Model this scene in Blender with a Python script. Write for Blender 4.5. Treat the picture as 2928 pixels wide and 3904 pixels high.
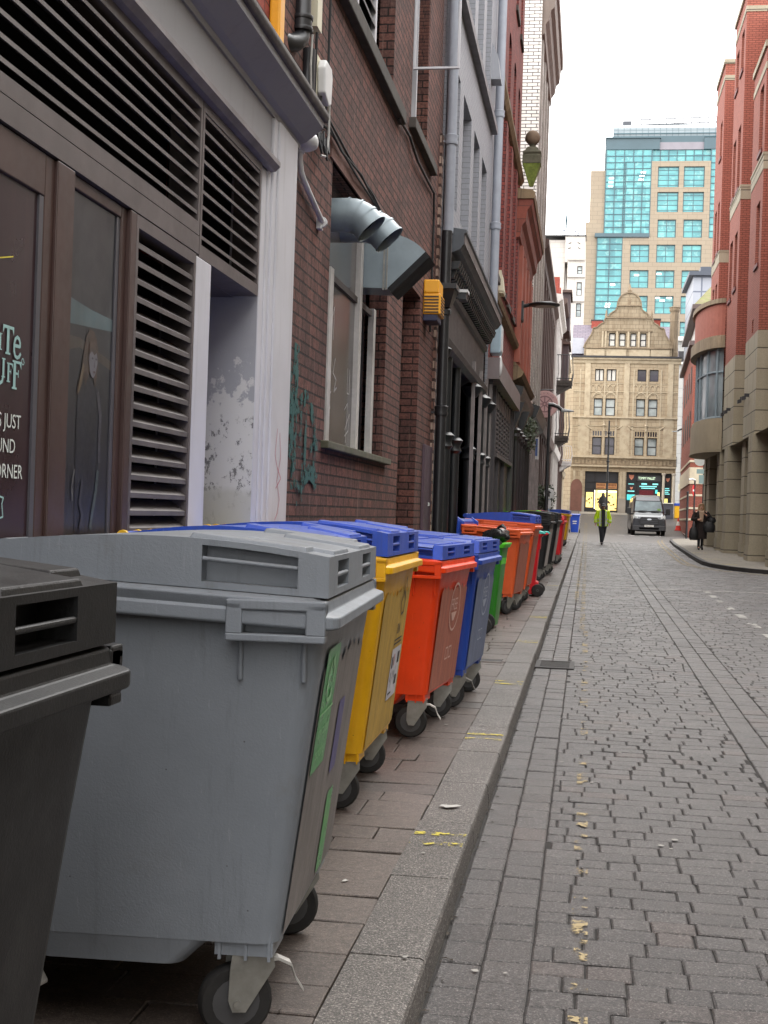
import bpy, bmesh, math, random
import numpy as np
from mathutils import Vector, Matrix

for o in list(bpy.data.objects):
    bpy.data.objects.remove(o)
SC = bpy.context.scene
COL = SC.collection
R = math.radians
PI = math.pi
random.seed(7)
rng = np.random.RandomState(11)

# ------------------------------------------------------------------ camera
CAMZ = 1.545
cam = bpy.data.cameras.new('camera')
cam_ob = bpy.data.objects.new('camera', cam)
COL.objects.link(cam_ob)
_yaw, _roll = R(8.62), R(1.9)
_fw = Vector((-math.sin(_yaw), math.cos(_yaw), 0))
_r0 = Vector((math.cos(_yaw), math.sin(_yaw), 0))
_u0 = Vector((0, 0, 1))
_r = _r0 * math.cos(_roll) + _u0 * math.sin(_roll)
_u = -_r0 * math.sin(_roll) + _u0 * math.cos(_roll)
cam_ob.matrix_world = Matrix(((_r.x, _u.x, -_fw.x, 0), (_r.y, _u.y, -_fw.y, 0), (_r.z, _u.z, -_fw.z, CAMZ), (0, 0, 0, 1)))
cam.sensor_fit = 'VERTICAL'
cam.sensor_height = 36
cam.lens = 36 * 5118 / 3904
cam.clip_start = 0.05
cam.clip_end = 3000
SC.camera = cam_ob

# ------------------------------------------------------------------ sky and sun (overcast)
SUN_EL, SUN_ROT = R(52), R(200)
w = bpy.data.worlds.new('World')
SC.world = w
w.use_nodes = True
nt = w.node_tree
nt.nodes.clear()
sky = nt.nodes.new('ShaderNodeTexSky')
sky.sky_type = 'NISHITA'
sky.sun_disc = False
sky.sun_elevation = SUN_EL
sky.sun_rotation = SUN_ROT
sky.air_density = 1.0
sky.dust_density = 6.0
sky.ozone_density = 1.0
mixo = nt.nodes.new('ShaderNodeMix')
mixo.data_type = 'RGBA'
mixo.inputs[0].default_value = 0.86            # cloud cover over the blue sky
mixo.inputs[7].default_value = (14.8, 14.7, 14.5, 1)
nt.links.new(sky.outputs[0], mixo.inputs[6])
bg = nt.nodes.new('ShaderNodeBackground')
bg.inputs[1].default_value = 0.15
nt.links.new(mixo.outputs[2], bg.inputs[0])
wo = nt.nodes.new('ShaderNodeOutputWorld')
nt.links.new(bg.outputs[0], wo.inputs[0])
sl = bpy.data.lights.new('sun', 'SUN')
sl.energy = 0.7
sl.angle = R(25)
sl.color = (1.0, 0.96, 0.9)
so = bpy.data.objects.new('sun', sl)
COL.objects.link(so)
so.rotation_euler = (R(90) - SUN_EL, 0, PI - SUN_ROT + PI)
SC.view_settings.view_transform = 'Standard'
SC.view_settings.look = 'None'
SC.view_settings.gamma = 1
SC.view_settings.exposure = 0.95
SC.view_settings.use_curve_mapping = False
SC.cycles.max_bounces = 6
SC.cycles.diffuse_bounces = 4
SC.cycles.glossy_bounces = 3
SC.cycles.caustics_reflective = False
SC.cycles.caustics_refractive = False

# ------------------------------------------------------------------ helpers
SPLIT = dict(piers='brick_pier', pilasters='stone_pilaster', stone_bands='stone_band', sills='window_sill', finials='gable_finial', chimney='chimney', chimney_cap='chimney_cap',
             shop_columns='shop_column', shop_brackets='shop_bracket', shop_mullions='shop_mullion', mullions='mullion', edge_strips='edge_strip', bands='roof_band', ceiling_lights='ceiling_light',
             glazing_bead='glazing_bead', collar='collar', side_wall='side_wall', emblem='emblem', stone_side='stone_side', plates='sign_plate', rail='rail', frame='frame', bay='bay', bay_cap='bay_cap',
             poster_sleeves='poster_sleeve', eaves='eaves', plinth='plinth', gable_strings='gable_string', gable_panels='gable_panel', capping='capping', dish='dish', slots='slot', ledge='ledge', lit_window='lit_window',
             strip_light='strip_light', lit_figure='lit_panel', screen='screen', curtain='curtain', bonnet_vents='bonnet_vent', wheel_arch='wheel_arch', brick_piers='brick_pier', cover_rim='cover_edge', backplate='backplate',
             shop_panels='shop_panel', upper_block='upper_block', windows='slit_window', arch_head='arch_head', roof_rails='roof_rail', jacket_tape='jacket_tape', eyes='eye', flange='flange')
OFF = {}            # world offset of each object's local frame (buildings are meshed in world coordinates)


def gz(y):
    """height of the road at distance y: a gentle rise, steeper past the junction"""
    if y < 84:
        return .0083 * y
    if y < 113:
        t = (y - 84) / 29
        return .697 + 1.42 * (t * t * (3 - 2 * t))
    return 2.117 + .004 * (y - 113)


class MB:
    def __init__(s):
        s.v, s.f, s.mi, s.m, s.sm = [], [], [], 0, []
        s.cut = []
        s.smooth = False

    def add(s, vs, fs):
        b = len(s.v)
        s.cut.append((b, len(s.f)))
        s.v.extend([tuple(p) for p in vs])
        for f in fs:
            s.f.append(tuple(b + i for i in f))
            s.mi.append(s.m)
            s.sm.append(s.smooth)
        return s

    def quad(s, a, b, c, d):
        return s.add([a, b, c, d], [(0, 1, 2, 3)])

    def poly(s, pts):
        return s.add(pts, [tuple(range(len(pts)))])

    def box(s, x0, x1, y0, y1, z0, z1):
        return s.hexa([(x0, y0, z0), (x1, y0, z0), (x1, y1, z0), (x0, y1, z0), (x0, y0, z1), (x1, y0, z1), (x1, y1, z1), (x0, y1, z1)])

    def hexa(s, p):
        return s.add(p, [(3, 2, 1, 0), (4, 5, 6, 7), (0, 1, 5, 4), (1, 2, 6, 5), (2, 3, 7, 6), (3, 0, 4, 7)])

    def prism(s, a, b):
        """two equal polygons joined"""
        n = len(a)
        fs = [tuple(range(n - 1, -1, -1)), tuple(range(n, 2 * n))]
        fs += [(i, (i + 1) % n, n + (i + 1) % n, n + i) for i in range(n)]
        return s.add(list(a) + list(b), fs)

    def loft(s, rings, cap0=True, cap1=True, closed=True):
        n = len(rings[0])
        vs = [p for r in rings for p in r]
        fs = []
        for k in range(len(rings) - 1):
            for i in range(n if closed else n - 1):
                j = (i + 1) % n
                fs.append((k * n + i, k * n + j, (k + 1) * n + j, (k + 1) * n + i))
        if cap0:
            fs.append(tuple(range(n - 1, -1, -1)))
        if cap1:
            fs.append(tuple((len(rings) - 1) * n + i for i in range(n)))
        return s.add(vs, fs)

    def tube(s, pts, r, n=8, caps=True, flat=None):
        """round tube along points; r a number or a list"""
        pts = [Vector(p) for p in pts]
        rs = r if isinstance(r, (list, tuple)) else [r] * len(pts)
        rings = []
        ref = None
        for i, p in enumerate(pts):
            t = (pts[min(i + 1, len(pts) - 1)] - pts[max(i - 1, 0)]).normalized()
            if ref is None:
                ref = Vector((0, 0, 1)) if abs(t.z) < .9 else Vector((1, 0, 0))
            a = (ref - t * ref.dot(t)).normalized()
            b = t.cross(a)
            ref = a
            rings.append([p + (a * math.cos(2 * PI * k / n) + b * math.sin(2 * PI * k / n)) * rs[i] for k in range(n)])
        return s.loft(rings, caps, caps)

    def cyl(s, p, q, r, n=12):
        return s.tube([p, q], r, n)

    def lathe(s, c, prof, n=16, axis='z'):
        rings = []
        for r, h in prof:
            ring = []
            for k in range(n):
                a = 2 * PI * k / n
                u, v = r * math.cos(a), r * math.sin(a)
                q = {'z': (u, v, h), 'y': (v, h, u), 'x': (h, u, v)}[axis]
                ring.append((c[0] + q[0], c[1] + q[1], c[2] + q[2]))
            rings.append(ring)
        return s.loft(rings)

    def sphere(s, c, r, n=12, m=8, sc=(1, 1, 1)):
        rings = []
        for i in range(m + 1):
            t = PI * (i + .02) / (m + .04)
            rings.append([(c[0] + r * sc[0] * math.sin(t) * math.cos(2 * PI * k / n), c[1] + r * sc[1] * math.sin(t) * math.sin(2 * PI * k / n), c[2] - r * sc[2] * math.cos(t)) for k in range(n)])
        return s.loft(rings)

    def build(s, name, mat, parent=None, bevel=0, smooth=None, seg=2, world=True):
        if name in SPLIT and len(s.cut) > 1:          # each piece becomes an object of its own
            cs = s.cut + [(len(s.v), len(s.f))]
            o = None
            for (v0, f0), (v1, f1) in zip(cs[:-1], cs[1:]):
                q = MB()
                q.v = s.v[v0:v1]
                q.f = [tuple(i - v0 for i in f) for f in s.f[f0:f1]]
                q.mi, q.sm = s.mi[f0:f1], s.sm[f0:f1]
                o = q.build(SPLIT[name], mat, parent, bevel, smooth, seg, world)
            return o
        me = bpy.data.meshes.new(name)
        off = OFF.get(parent.name, Vector()) if (parent is not None and world) else Vector()
        vs = s.v if off.length == 0 else [(p[0] - off.x, p[1] - off.y, p[2] - off.z) for p in s.v]
        me.from_pydata(vs, [], s.f)
        mats = mat if isinstance(mat, (list, tuple)) else [mat]
        for m in mats:
            me.materials.append(m)
        for i, p in enumerate(me.polygons):
            p.material_index = s.mi[i]
            p.use_smooth = s.sm[i] if smooth is None else smooth
        me.validate()
        me.update()
        o = bpy.data.objects.new(name, me)
        COL.objects.link(o)
        if parent is not None:
            o.parent = parent
            OFF[o.name] = off
        if bevel:
            b = o.modifiers.new('bevel', 'BEVEL')
            b.width = bevel
            b.segments = seg
            b.limit_method = 'ANGLE'
            b.angle_limit = R(35)
        if smooth or any(s.sm):
            try:
                me.set_sharp_from_angle(angle=R(42))
            except Exception:
                pass
        return o


def thing(name, label, cat, loc=(0, 0, 0), rz=0, group=None):
    o = bpy.data.objects.new(name, None)
    COL.objects.link(o)
    o.empty_display_size = .1
    o.location = loc
    o.rotation_euler = (0, 0, rz)
    o['label'] = label
    o['category'] = cat
    if group:
        o['group'] = group
    OFF[o.name] = Vector(loc)
    return o


def lthing(*a, **k):
    """a thing whose parts are modelled in its own local frame"""
    o = thing(*a, **k)
    OFF[o.name] = Vector()
    return o


def tag(o, label, cat, group=None):
    o['label'] = label
    o['category'] = cat
    if group:
        o['group'] = group
    return o


def kids(o):
    return [c for c in bpy.data.objects if c.parent == o]


def copy_tree(o, parent=None):
    c = o.copy()
    COL.objects.link(c)
    if parent is not None:
        c.parent = parent
    OFF[c.name] = OFF.get(o.name, Vector())
    for ch in kids(o):
        copy_tree(ch, c)
    return c


# ------------------------------------------------------------------ materials
def ln(c):
    """sRGB 0-255 -> linear"""
    out = []
    for v in c:
        v = v / 255
        out.append(v / 12.92 if v <= .04045 else ((v + .055) / 1.055) ** 2.4)
    return tuple(out) + (1,)


class NT:
    def __init__(s, name):
        s.mat = bpy.data.materials.new(name)
        s.mat.use_nodes = True
        s.t = s.mat.node_tree
        s.p = s.t.nodes['Principled BSDF']

    def n(s, ty, **k):
        x = s.t.nodes.new(ty)
        for a, b in k.items():
            setattr(x, a, b)
        return x

    def l(s, a, b):
        s.t.links.new(a, b)

    def math(s, op, a, b=None, clamp=False):
        x = s.n('ShaderNodeMath', operation=op, use_clamp=clamp)
        for i, v in enumerate((a, b)):
            if v is None:
                continue
            if isinstance(v, (int, float)):
                x.inputs[i].default_value = v
            else:
                s.l(v, x.inputs[i])
        return x.outputs[0]

    def mix(s, fac, a, b, blend='MIX'):
        x = s.n('ShaderNodeMix', data_type='RGBA', blend_type=blend)
        for i, v in ((0, fac), (6, a), (7, b)):
            if isinstance(v, (int, float)):
                x.inputs[i].default_value = v
            elif isinstance(v, tuple):
                x.inputs[i].default_value = v
            else:
                s.l(v, x.inputs[i])
        return x.outputs[2]

    def noise(s, vec, scale, detail=4, rough=.6):
        x = s.n('ShaderNodeTexNoise')
        x.inputs['Scale'].default_value = scale
        x.inputs['Detail'].default_value = detail
        x.inputs['Roughness'].default_value = rough
        if vec is not None:
            s.l(vec, x.inputs['Vector'])
        return x.outputs[0]

    def ramp(s, v, a, b):
        x = s.n('ShaderNodeMapRange', clamp=True)
        s.l(v, x.inputs[0])
        x.inputs[1].default_value = a
        x.inputs[2].default_value = b
        return x.outputs[0]

    def bump(s, h, strength=.3, dist=.01):
        x = s.n('ShaderNodeBump')
        x.inputs['Strength'].default_value = strength
        x.inputs['Distance'].default_value = dist
        s.l(h, x.inputs['Height'])
        s.l(x.outputs[0], s.p.inputs['Normal'])

    def pos(s):
        return s.n('ShaderNodeNewGeometry').outputs['Position']

    def objc(s):
        return s.n('ShaderNodeTexCoord').outputs['Object']

    def scale(s, v, sx, sy, sz):
        x = s.n('ShaderNodeVectorMath', operation='MULTIPLY')
        s.l(v, x.inputs[0])
        x.inputs[1].default_value = (sx, sy, sz)
        return x.outputs[0]


def paint(name, rgb, rough=.5, var=.25, vs=3., grime=.0, grgb=(60, 55, 50), bump=.0, bs=60., metal=0, spec=.5, streak=False, local=True, scratch=0):
    """painted metal, plastic, plaster ...: a colour with uneven wear and grime of its own"""
    N = NT(name)
    co = N.objc() if local else N.pos()
    base = ln(rgb)
    dark = tuple(c * (1 - var) for c in base[:3]) + (1,)
    light = tuple(min(1, c * (1 + var * .6)) for c in base[:3]) + (1,)
    c = N.mix(N.ramp(N.noise(co, vs, 5, .65), .3, .7), dark, light)
    if grime:
        v = N.scale(co, 7, 7, .7) if streak else co
        g = N.ramp(N.noise(v, 2.2 if not streak else 1.6, 6, .7), .62 - grime * .3, .8)
        c = N.mix(N.math('MULTIPLY', g, min(1, grime * 1.3)), c, ln(grgb))
    if scratch:
        g = N.ramp(N.noise(N.scale(co, 30, 30, 4), 3, 3, .6), .68, .72)
        c = N.mix(N.math('MULTIPLY', g, scratch), c, light)
    N.l(c, N.p.inputs['Base Color'])
    N.l(N.math('ADD', N.math('MULTIPLY', N.noise(co, vs * 4, 3), .25), rough - .12), N.p.inputs['Roughness'])
    N.p.inputs['Metallic'].default_value = metal
    N.p.inputs['Specular IOR Level'].default_value = spec
    if bump:
        N.bump(N.noise(co, bs, 4, .6), bump, .004)
    return N.mat


def masonry(name, c1, c2, cm, bw, rh, ms, rough=.85, bump=.6, dist=.006, soot=.0, soot_rgb=(40, 36, 34), stain=.3, offset=.5, msm=.1, squash=0, grain=.15, streak=.0, streak_rgb=(150, 140, 130)):
    """brickwork / ashlar laid in world metres on whichever way a wall faces"""
    N = NT(name)
    g = N.n('ShaderNodeNewGeometry')
    sp = N.n('ShaderNodeSeparateXYZ')
    N.l(g.outputs['Position'], sp.inputs[0])
    sn = N.n('ShaderNodeSeparateXYZ')
    N.l(g.outputs['True Normal'], sn.inputs[0])
    isx = N.math('GREATER_THAN', N.math('ABSOLUTE', sn.outputs[0]), .7)
    isz = N.math('GREATER_THAN', N.math('ABSOLUTE', sn.outputs[2]), .75)
    u = N.n('ShaderNodeMix')
    N.l(isx, u.inputs[0]); N.l(sp.outputs[0], u.inputs[2]); N.l(sp.outputs[1], u.inputs[3])
    v = N.n('ShaderNodeMix')
    N.l(isz, v.inputs[0]); N.l(sp.outputs[2], v.inputs[2]); N.l(sp.outputs[1], v.inputs[3])
    cb = N.n('ShaderNodeCombineXYZ')
    N.l(u.outputs[0], cb.inputs[0]); N.l(v.outputs[0], cb.inputs[1])
    # slight wobble of the joints
    wob = N.n('ShaderNodeTexNoise')
    wob.inputs['Scale'].default_value = 2.5
    N.l(g.outputs['Position'], wob.inputs['Vector'])
    wv = N.n('ShaderNodeVectorMath', operation='MULTIPLY_ADD')
    N.l(wob.outputs[1], wv.inputs[0])
    wv.inputs[1].default_value = (ms * .8, ms * .8, 0)
    N.l(cb.outputs[0], wv.inputs[2])
    b = N.n('ShaderNodeTexBrick')
    b.offset = offset
    b.inputs['Scale'].default_value = 1
    b.inputs['Brick Width'].default_value = bw
    b.inputs['Row Height'].default_value = rh
    b.inputs['Mortar Size'].default_value = ms
    b.inputs['Mortar Smooth'].default_value = msm
    b.inputs['Bias'].default_value = 0
    b.inputs['Color1'].default_value = ln(c1)
    b.inputs['Color2'].default_value = ln(c2)
    b.inputs['Mortar'].default_value = ln(cm)
    N.l(wv.outputs[0], b.inputs['Vector'])
    co = g.outputs['Position']
    c = b.outputs[0]
    gr = N.noise(co, 38, 5, .7)
    c = N.mix(grain, c, N.mix(N.ramp(gr, .3, .7), (.0, .0, .0, 1), (1, 1, 1, 1)), 'OVERLAY')
    c = N.mix(N.math('MULTIPLY', N.ramp(N.noise(co, .9, 6, .7), .42, .75), stain), c, ln(soot_rgb))
    if soot:
        vs = N.scale(co, 3, 3, .35)
        c = N.mix(N.math('MULTIPLY', N.ramp(N.noise(vs, 1.7, 5, .7), .45, .75), soot), c, ln(soot_rgb))
    if streak:
        vs = N.scale(co, 6, 6, .5)
        c = N.mix(N.math('MULTIPLY', N.ramp(N.noise(vs, 2.1, 5, .75), .56, .74), streak), c, ln(streak_rgb))
    N.l(c, N.p.inputs['Base Color'])
    N.p.inputs['Roughness'].default_value = rough
    N.p.inputs['Specular IOR Level'].default_value = .3
    h = N.math('SUBTRACT', N.math('MULTIPLY', gr, .35), b.outputs[1])
    N.bump(h, bump, dist)
    return N.mat


def glassy(name, rgb, rough=.06, var=.4, vs=.6, spec=.7, bright=None):
    """a window pane seen from outside by day: dark room behind a reflecting sheet"""
    N = NT(name)
    co = N.pos()
    base = ln(rgb)
    d = tuple(c * (1 - var) for c in base[:3]) + (1,)
    l = ln(bright) if bright else tuple(min(1, c * (1 + var)) for c in base[:3]) + (1,)
    N.l(N.mix(N.ramp(N.noise(co, vs, 3), .35, .65), d, l), N.p.inputs['Base Color'])
    N.p.inputs['Roughness'].default_value = rough
    N.p.inputs['Specular IOR Level'].default_value = spec
    N.bump(N.noise(co, 1.3, 1), .03, .05)
    return N.mat


def emit(name, rgb, s=1.0, var=0, vs=8):
    N = NT(name)
    c = ln(rgb)
    if var:
        co = N.pos()
        col = N.mix(N.ramp(N.noise(co, vs, 2), .42, .58), tuple(x * (1 - var) for x in c[:3]) + (1,), c)
        N.l(col, N.p.inputs['Emission Color'])
    else:
        N.p.inputs['Emission Color'].default_value = c
    N.p.inputs['Base Color'].default_value = c
    N.p.inputs['Emission Strength'].default_value = s
    return N.mat


# ------------------------------------------------------------------ facade tools
class Frame:
    """F(u, z, d): u along the wall, z up, d out of the wall"""

    def __init__(s, o, u, n):
        s.o, s.u, s.n = Vector(o), Vector(u).normalized(), Vector(n).normalized()

    def __call__(s, u, z, d=0.):
        return s.o + s.u * u + Vector((0, 0, z)) + s.n * d


def fbox(mb, F, u0, u1, z0, z1, d0, d1):
    mb.hexa([F(u0, z0, d0), F(u1, z0, d0), F(u1, z0, d1), F(u0, z0, d1), F(u0, z1, d0), F(u1, z1, d0), F(u1, z1, d1), F(u0, z1, d1)])


def wall_holes(mb, F, u0, u1, z0, z1, holes, depth=.12, d=0., back=False):
    us = sorted(set([u0, u1] + [h[i] for h in holes for i in (0, 1) if u0 < h[i] < u1]))
    zs = sorted(set([z0, z1] + [h[i] for h in holes for i in (2, 3) if z0 < h[i] < z1]))
    for i in range(len(us) - 1):
        for j in range(len(zs) - 1):
            cu, cz = (us[i] + us[i + 1]) / 2, (zs[j] + zs[j + 1]) / 2
            if any(h[0] < cu < h[1] and h[2] < cz < h[3] for h in holes):
                continue
            mb.quad(F(us[i], zs[j], d), F(us[i + 1], zs[j], d), F(us[i + 1], zs[j + 1], d), F(us[i], zs[j + 1], d))
    for h in holes:
        a, b, c, e = h[:4]
        dp = h[4] if len(h) > 4 else depth
        for (p, q) in (((a, c), (a, e)), ((b, e), (b, c)), ((a, e), (b, e)), ((b, c), (a, c))):
            mb.quad(F(p[0], p[1], d), F(q[0], q[1], d), F(q[0], q[1], d - dp), F(p[0], p[1], d - dp))
        if back:
            mb.quad(F(a, c, d - dp), F(b, c, d - dp), F(b, e, d - dp), F(a, e, d - dp))


def window(parent, F, u0, u1, z0, z1, d, fm, pm, fw=.05, bars_u=(), bars_z=(), bw=.03, sill=None, name='window', th=.05):
    """a window: frame with glazing bars; its pane is a sub-part"""
    m = MB()
    fbox(m, F, u0, u0 + fw, z0, z1, d, d + th)
    fbox(m, F, u1 - fw, u1, z0, z1, d, d + th)
    fbox(m, F, u0 + fw, u1 - fw, z0, z0 + fw, d, d + th)
    fbox(m, F, u0 + fw, u1 - fw, z1 - fw, z1, d, d + th)
    for t in bars_u:
        c = u0 + (u1 - u0) * t
        fbox(m, F, c - bw / 2, c + bw / 2, z0 + fw, z1 - fw, d + .004, d + th - .006)
    for t in bars_z:
        c = z0 + (z1 - z0) * t
        fbox(m, F, u0 + fw, u1 - fw, c - bw / 2, c + bw / 2, d + .002, d + th - .002)
    o = m.build(name, fm, parent)
    p = MB()
    p.quad(F(u0 + .01, z0 + .01, d + .012), F(u1 - .01, z0 + .01, d + .012), F(u1 - .01, z1 - .01, d + .012), F(u0 + .01, z1 - .01, d + .012))
    p.build('pane', pm, o)
    return o


def text_mesh(s, size, F, u, z, d=0., align='LEFT', sx=1., ext=.0, space=1.):
    """flat lettering laid on a wall frame; returns an MB"""
    cu = bpy.data.curves.new('lettering', 'FONT')
    cu.body = s
    cu.size = size
    cu.align_x = align
    cu.space_character = space
    cu.resolution_u = 3
    ob = bpy.data.objects.new('lettering', cu)
    COL.objects.link(ob)
    dg = bpy.context.evaluated_depsgraph_get()
    me = bpy.data.meshes.new_from_object(ob.evaluated_get(dg))
    mb = MB()
    mb.add([F(u + v.co.x * sx, z + v.co.y, d) for v in me.vertices], [tuple(p.vertices) for p in me.polygons])
    bpy.data.objects.remove(ob)
    bpy.data.curves.remove(cu)
    bpy.data.meshes.remove(me)
    return mb


def ribbon(mb, F, pts, wd, d=.004):
    """a painted stroke on a wall"""
    for (a, b) in zip(pts[:-1], pts[1:]):
        a, b = Vector((a[0], a[1])), Vector((b[0], b[1]))
        t = (b - a)
        if t.length < 1e-6:
            continue
        t.normalize()
        n = Vector((-t.y, t.x)) * wd / 2
        a2, b2 = a - t * wd * .2, b + t * wd * .2
        mb.quad(F(*(a2 - n), d), F(*(b2 - n), d), F(*(b2 + n), d), F(*(a2 + n), d))
        d += .00015


def sweep(mb, F, u0, u1, prof):
    """moulding: profile of (d, z) points run from u0 to u1"""
    mb.prism([F(u0, z, d) for d, z in prof], [F(u1, z, d) for d, z in prof])
# ================================================================== ground
def sett_mat(name, c1, c2, c3, rough, bump=.5, speck=.35, wet=.0):
    N = NT(name)
    g = N.n('ShaderNodeNewGeometry')
    ri = g.outputs['Random Per Island']
    co = g.outputs['Position']
    c = N.mix(N.ramp(ri, 0, 1), ln(c1), ln(c2))
    c = N.mix(N.ramp(ri, .93, .95), c, ln(c3))
    c = N.mix(N.math('MULTIPLY', N.ramp(N.noise(co, .7, 5, .7), .48, .72), .5), c, ln(tuple(v * .72 for v in c1)))
    c = N.mix(N.math('MULTIPLY', N.ramp(N.noise(co, 7, 6, .75), .55, .75), .3), c, ln(tuple(min(255, v * 1.3) for v in c2)))
    mid = N.noise(co, 42, 5, .8)
    c = N.mix(N.math('MULTIPLY', N.ramp(mid, .54, .40), .45), c, ln(tuple(v * .6 for v in c1)))
    c = N.mix(N.math('MULTIPLY', N.ramp(mid, .52, .66), .3), c, ln(tuple(min(255, v * 1.35 + 8) for v in c2)))
    fine = N.noise(co, 130, 3, .85)
    c = N.mix(N.math('MULTIPLY', N.ramp(fine, .52, .40), speck), c, ln(tuple(v * .5 for v in c1)))
    c = N.mix(N.math('MULTIPLY', N.ramp(fine, .56, .66), speck), c, ln(tuple(min(255, v * 1.75 + 20) for v in c2)))
    N.l(c, N.p.inputs['Base Color'])
    N.l(N.math('ADD', N.math('MULTIPLY', N.noise(co, 1.2, 4), .5), rough - .25), N.p.inputs['Roughness'])
    N.p.inputs['Specular IOR Level'].default_value = .5
    N.bump(N.math('ADD', N.noise(co, 45, 6, .8), N.math('MULTIPLY', fine, .5)), bump, .007)
    return N.mat


M_SETT = sett_mat('granite_setts', (68, 65, 65), (83, 79, 78), (86, 76, 73), .40, .9, .75)
M_JOINT = paint('sett_joints', (36, 33, 31), .9, .4, 20, local=False)
M_SLAB = sett_mat('paving_slabs', (80, 71, 66), (92, 82, 76), (80, 75, 72), .52, .4, .35)
M_KERB = sett_mat('granite_kerb', (92, 88, 85), (104, 99, 95), (90, 86, 83), .6, .9, .8)
M_SLAB_R = sett_mat('pale_paving', (126, 119, 109), (140, 132, 121), (120, 114, 105), .7, .3, .2)


def masonry_road():
    return masonry('far_setts', (82, 78, 77), (93, 89, 87), (48, 45, 44), .2, .14, .010, .45, .4, .006, stain=.3, soot_rgb=(70, 66, 65))


M_ROAD = masonry_road()


def strip_sheet(mb, ys, x0, x1, dz):
    """sheet that follows the rise of the street; x0, x1 may be functions of y"""
    fx = lambda f, y: f(y) if callable(f) else f
    for a, b in zip(ys[:-1], ys[1:]):
        mb.quad((fx(x0, a), a, gz(a) + dz), (fx(x1, a), a, gz(a) + dz), (fx(x1, b), b, gz(b) + dz), (fx(x0, b), b, gz(b) + dz))


YS = [-30, -10, 0, 10, 20, 30, 40, 50, 62] + list(range(66, 118, 3)) + [130, 160, 220, 320, 600]
m = MB()
strip_sheet(m, YS, -320, 320, -.09)
o = m.build('ground', paint('earth', (92, 88, 84), .9, .2, .3, local=False))
o['kind'] = 'structure'
m = MB()
strip_sheet(m, [-6, 0, 10, 20, 30, 40, 50, 61.9], -.48, 30, -.0085)
o = m.build('road_bed', M_JOINT)
o['kind'] = 'structure'
m = MB()
strip_sheet(m, [61.9] + list(range(66, 109, 2)), -.48, 45, -.002)
strip_sheet(m, [-6, 0, 10, 20, 30, 34, 40, 50, 61.9], 5.1, 30, -.006)
o = m.build('road', M_ROAD)
o['kind'] = 'structure'

KERB_R = [(30, 33.2), (14, 33.4), (6.5, 33.9), (4.9, 34.6), (4.2, 35.5), (3.75, 36.5), (3.42, 38), (3.31, 39.6), (3.33, 42), (3.4, 46), (3.5, 50), (3.68, 58), (3.95, 66), (4.15, 69.2), (4.6, 70.6), (5.6, 71.2), (30, 71.6)]


def kerb_right_x(y):
    pts = [p for p in KERB_R if p[0] < 14.1]
    for a, b in zip(pts[:-1], pts[1:]):
        if a[1] <= y <= b[1]:
            return a[0] + (b[0] - a[0]) * (y - a[1]) / (b[1] - a[1])
    return 1e9


def one_sett(mb, x0, x1, y0, y1, base, top, gap, be, jit):
    g = gap / 2
    x0 += g + rng.uniform(0, jit); x1 -= g + rng.uniform(0, jit); y0 += g + rng.uniform(0, jit); y1 -= g + rng.uniform(0, jit)
    if x1 - x0 < .03 or y1 - y0 < .03:
        return
    tz = rng.normal(0, .0016)
    tx, ty = rng.normal(0, .010), rng.normal(0, .010)
    cx, cy = (x0 + x1) / 2, (y0 + y1) / 2
    sk = rng.uniform(-jit, jit, 8)
    P = [(x0 + sk[0], y0 + sk[1]), (x1 + sk[2], y0 + sk[3]), (x1 + sk[4], y1 + sk[5]), (x0 + sk[6], y1 + sk[7])]
    zt = lambda x, y: gz(y) + top + min(.0025, tz) + (x - cx) * tx + (y - cy) * ty
    vs = [(x, y, gz(y) + base) for x, y in P]
    vs += [(x, y, zt(x, y) - be * .8) for x, y in P]
    ins = lambda v, c: v + (be if v < c else -be)
    vs += [(ins(x, cx), ins(y, cy), zt(x, y)) for x, y in P]
    mb.add(vs, [(0, 1, 5, 4), (1, 2, 6, 5), (2, 3, 7, 6), (3, 0, 4, 7), (4, 5, 9, 8), (5, 6, 10, 9), (6, 7, 11, 10), (7, 4, 8, 11), (8, 9, 10, 11)])


def lay_columns(mb, xs, ya, yb, pitch, **k):
    for a, b in zip(xs[:-1], xs[1:]):
        y = ya + rng.uniform(0, pitch)
        while y < yb:
            L = pitch * rng.uniform(.82, 1.2)
            one_sett(mb, a, b, y, y + L, **k)
            y += L


def lay_rows(mb, xa, xb, ya, yb, pitch, lmin, lmax, wob=.012, **k):
    y = ya
    r = 0
    while y < yb:
        h = pitch * rng.uniform(.92, 1.08)
        x0 = xa(y) if callable(xa) else xa
        x1 = xb(y) if callable(xb) else xb
        x = x0 - rng.uniform(0, lmax * .8)
        while x < x1:
            L = rng.uniform(lmin, lmax)
            a, b = max(x, x0), min(x + L, x1)
            dy = wob * math.sin(x * 3.1 + y * .7) + wob * .6 * math.sin(x * 7.3 + y * 2)
            kk = dict(k)
            if 7.9 < y < 9.4 and .05 < a < 1.25:
                kk['gap'] = k['gap'] * rng.uniform(1.3, 4)
            one_sett(mb, a, b, y + dy, y + dy + h, **kk)
            x += L
        y += h
        r += 1


S = dict(base=-.03, top=0, gap=.0035, be=.006, jit=.0022)
m = MB()
lay_columns(m, [-.446, -.30, -.14], 2.2, 62, .2, **S)
lay_rows(m, -.14, 1.05, 2.2, 62, .14, .13, .27, **S)
lay_columns(m, [1.05, 1.225, 1.40], 2.2, 62, .22, **S)
lay_rows(m, 1.40, lambda y: min(.145 * y + 2.6, 5.2, kerb_right_x(y) - .02), 2.2, 62, .14, .13, .27, **S)
o = m.build('setts', M_SETT)
o['kind'] = 'structure'

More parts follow.
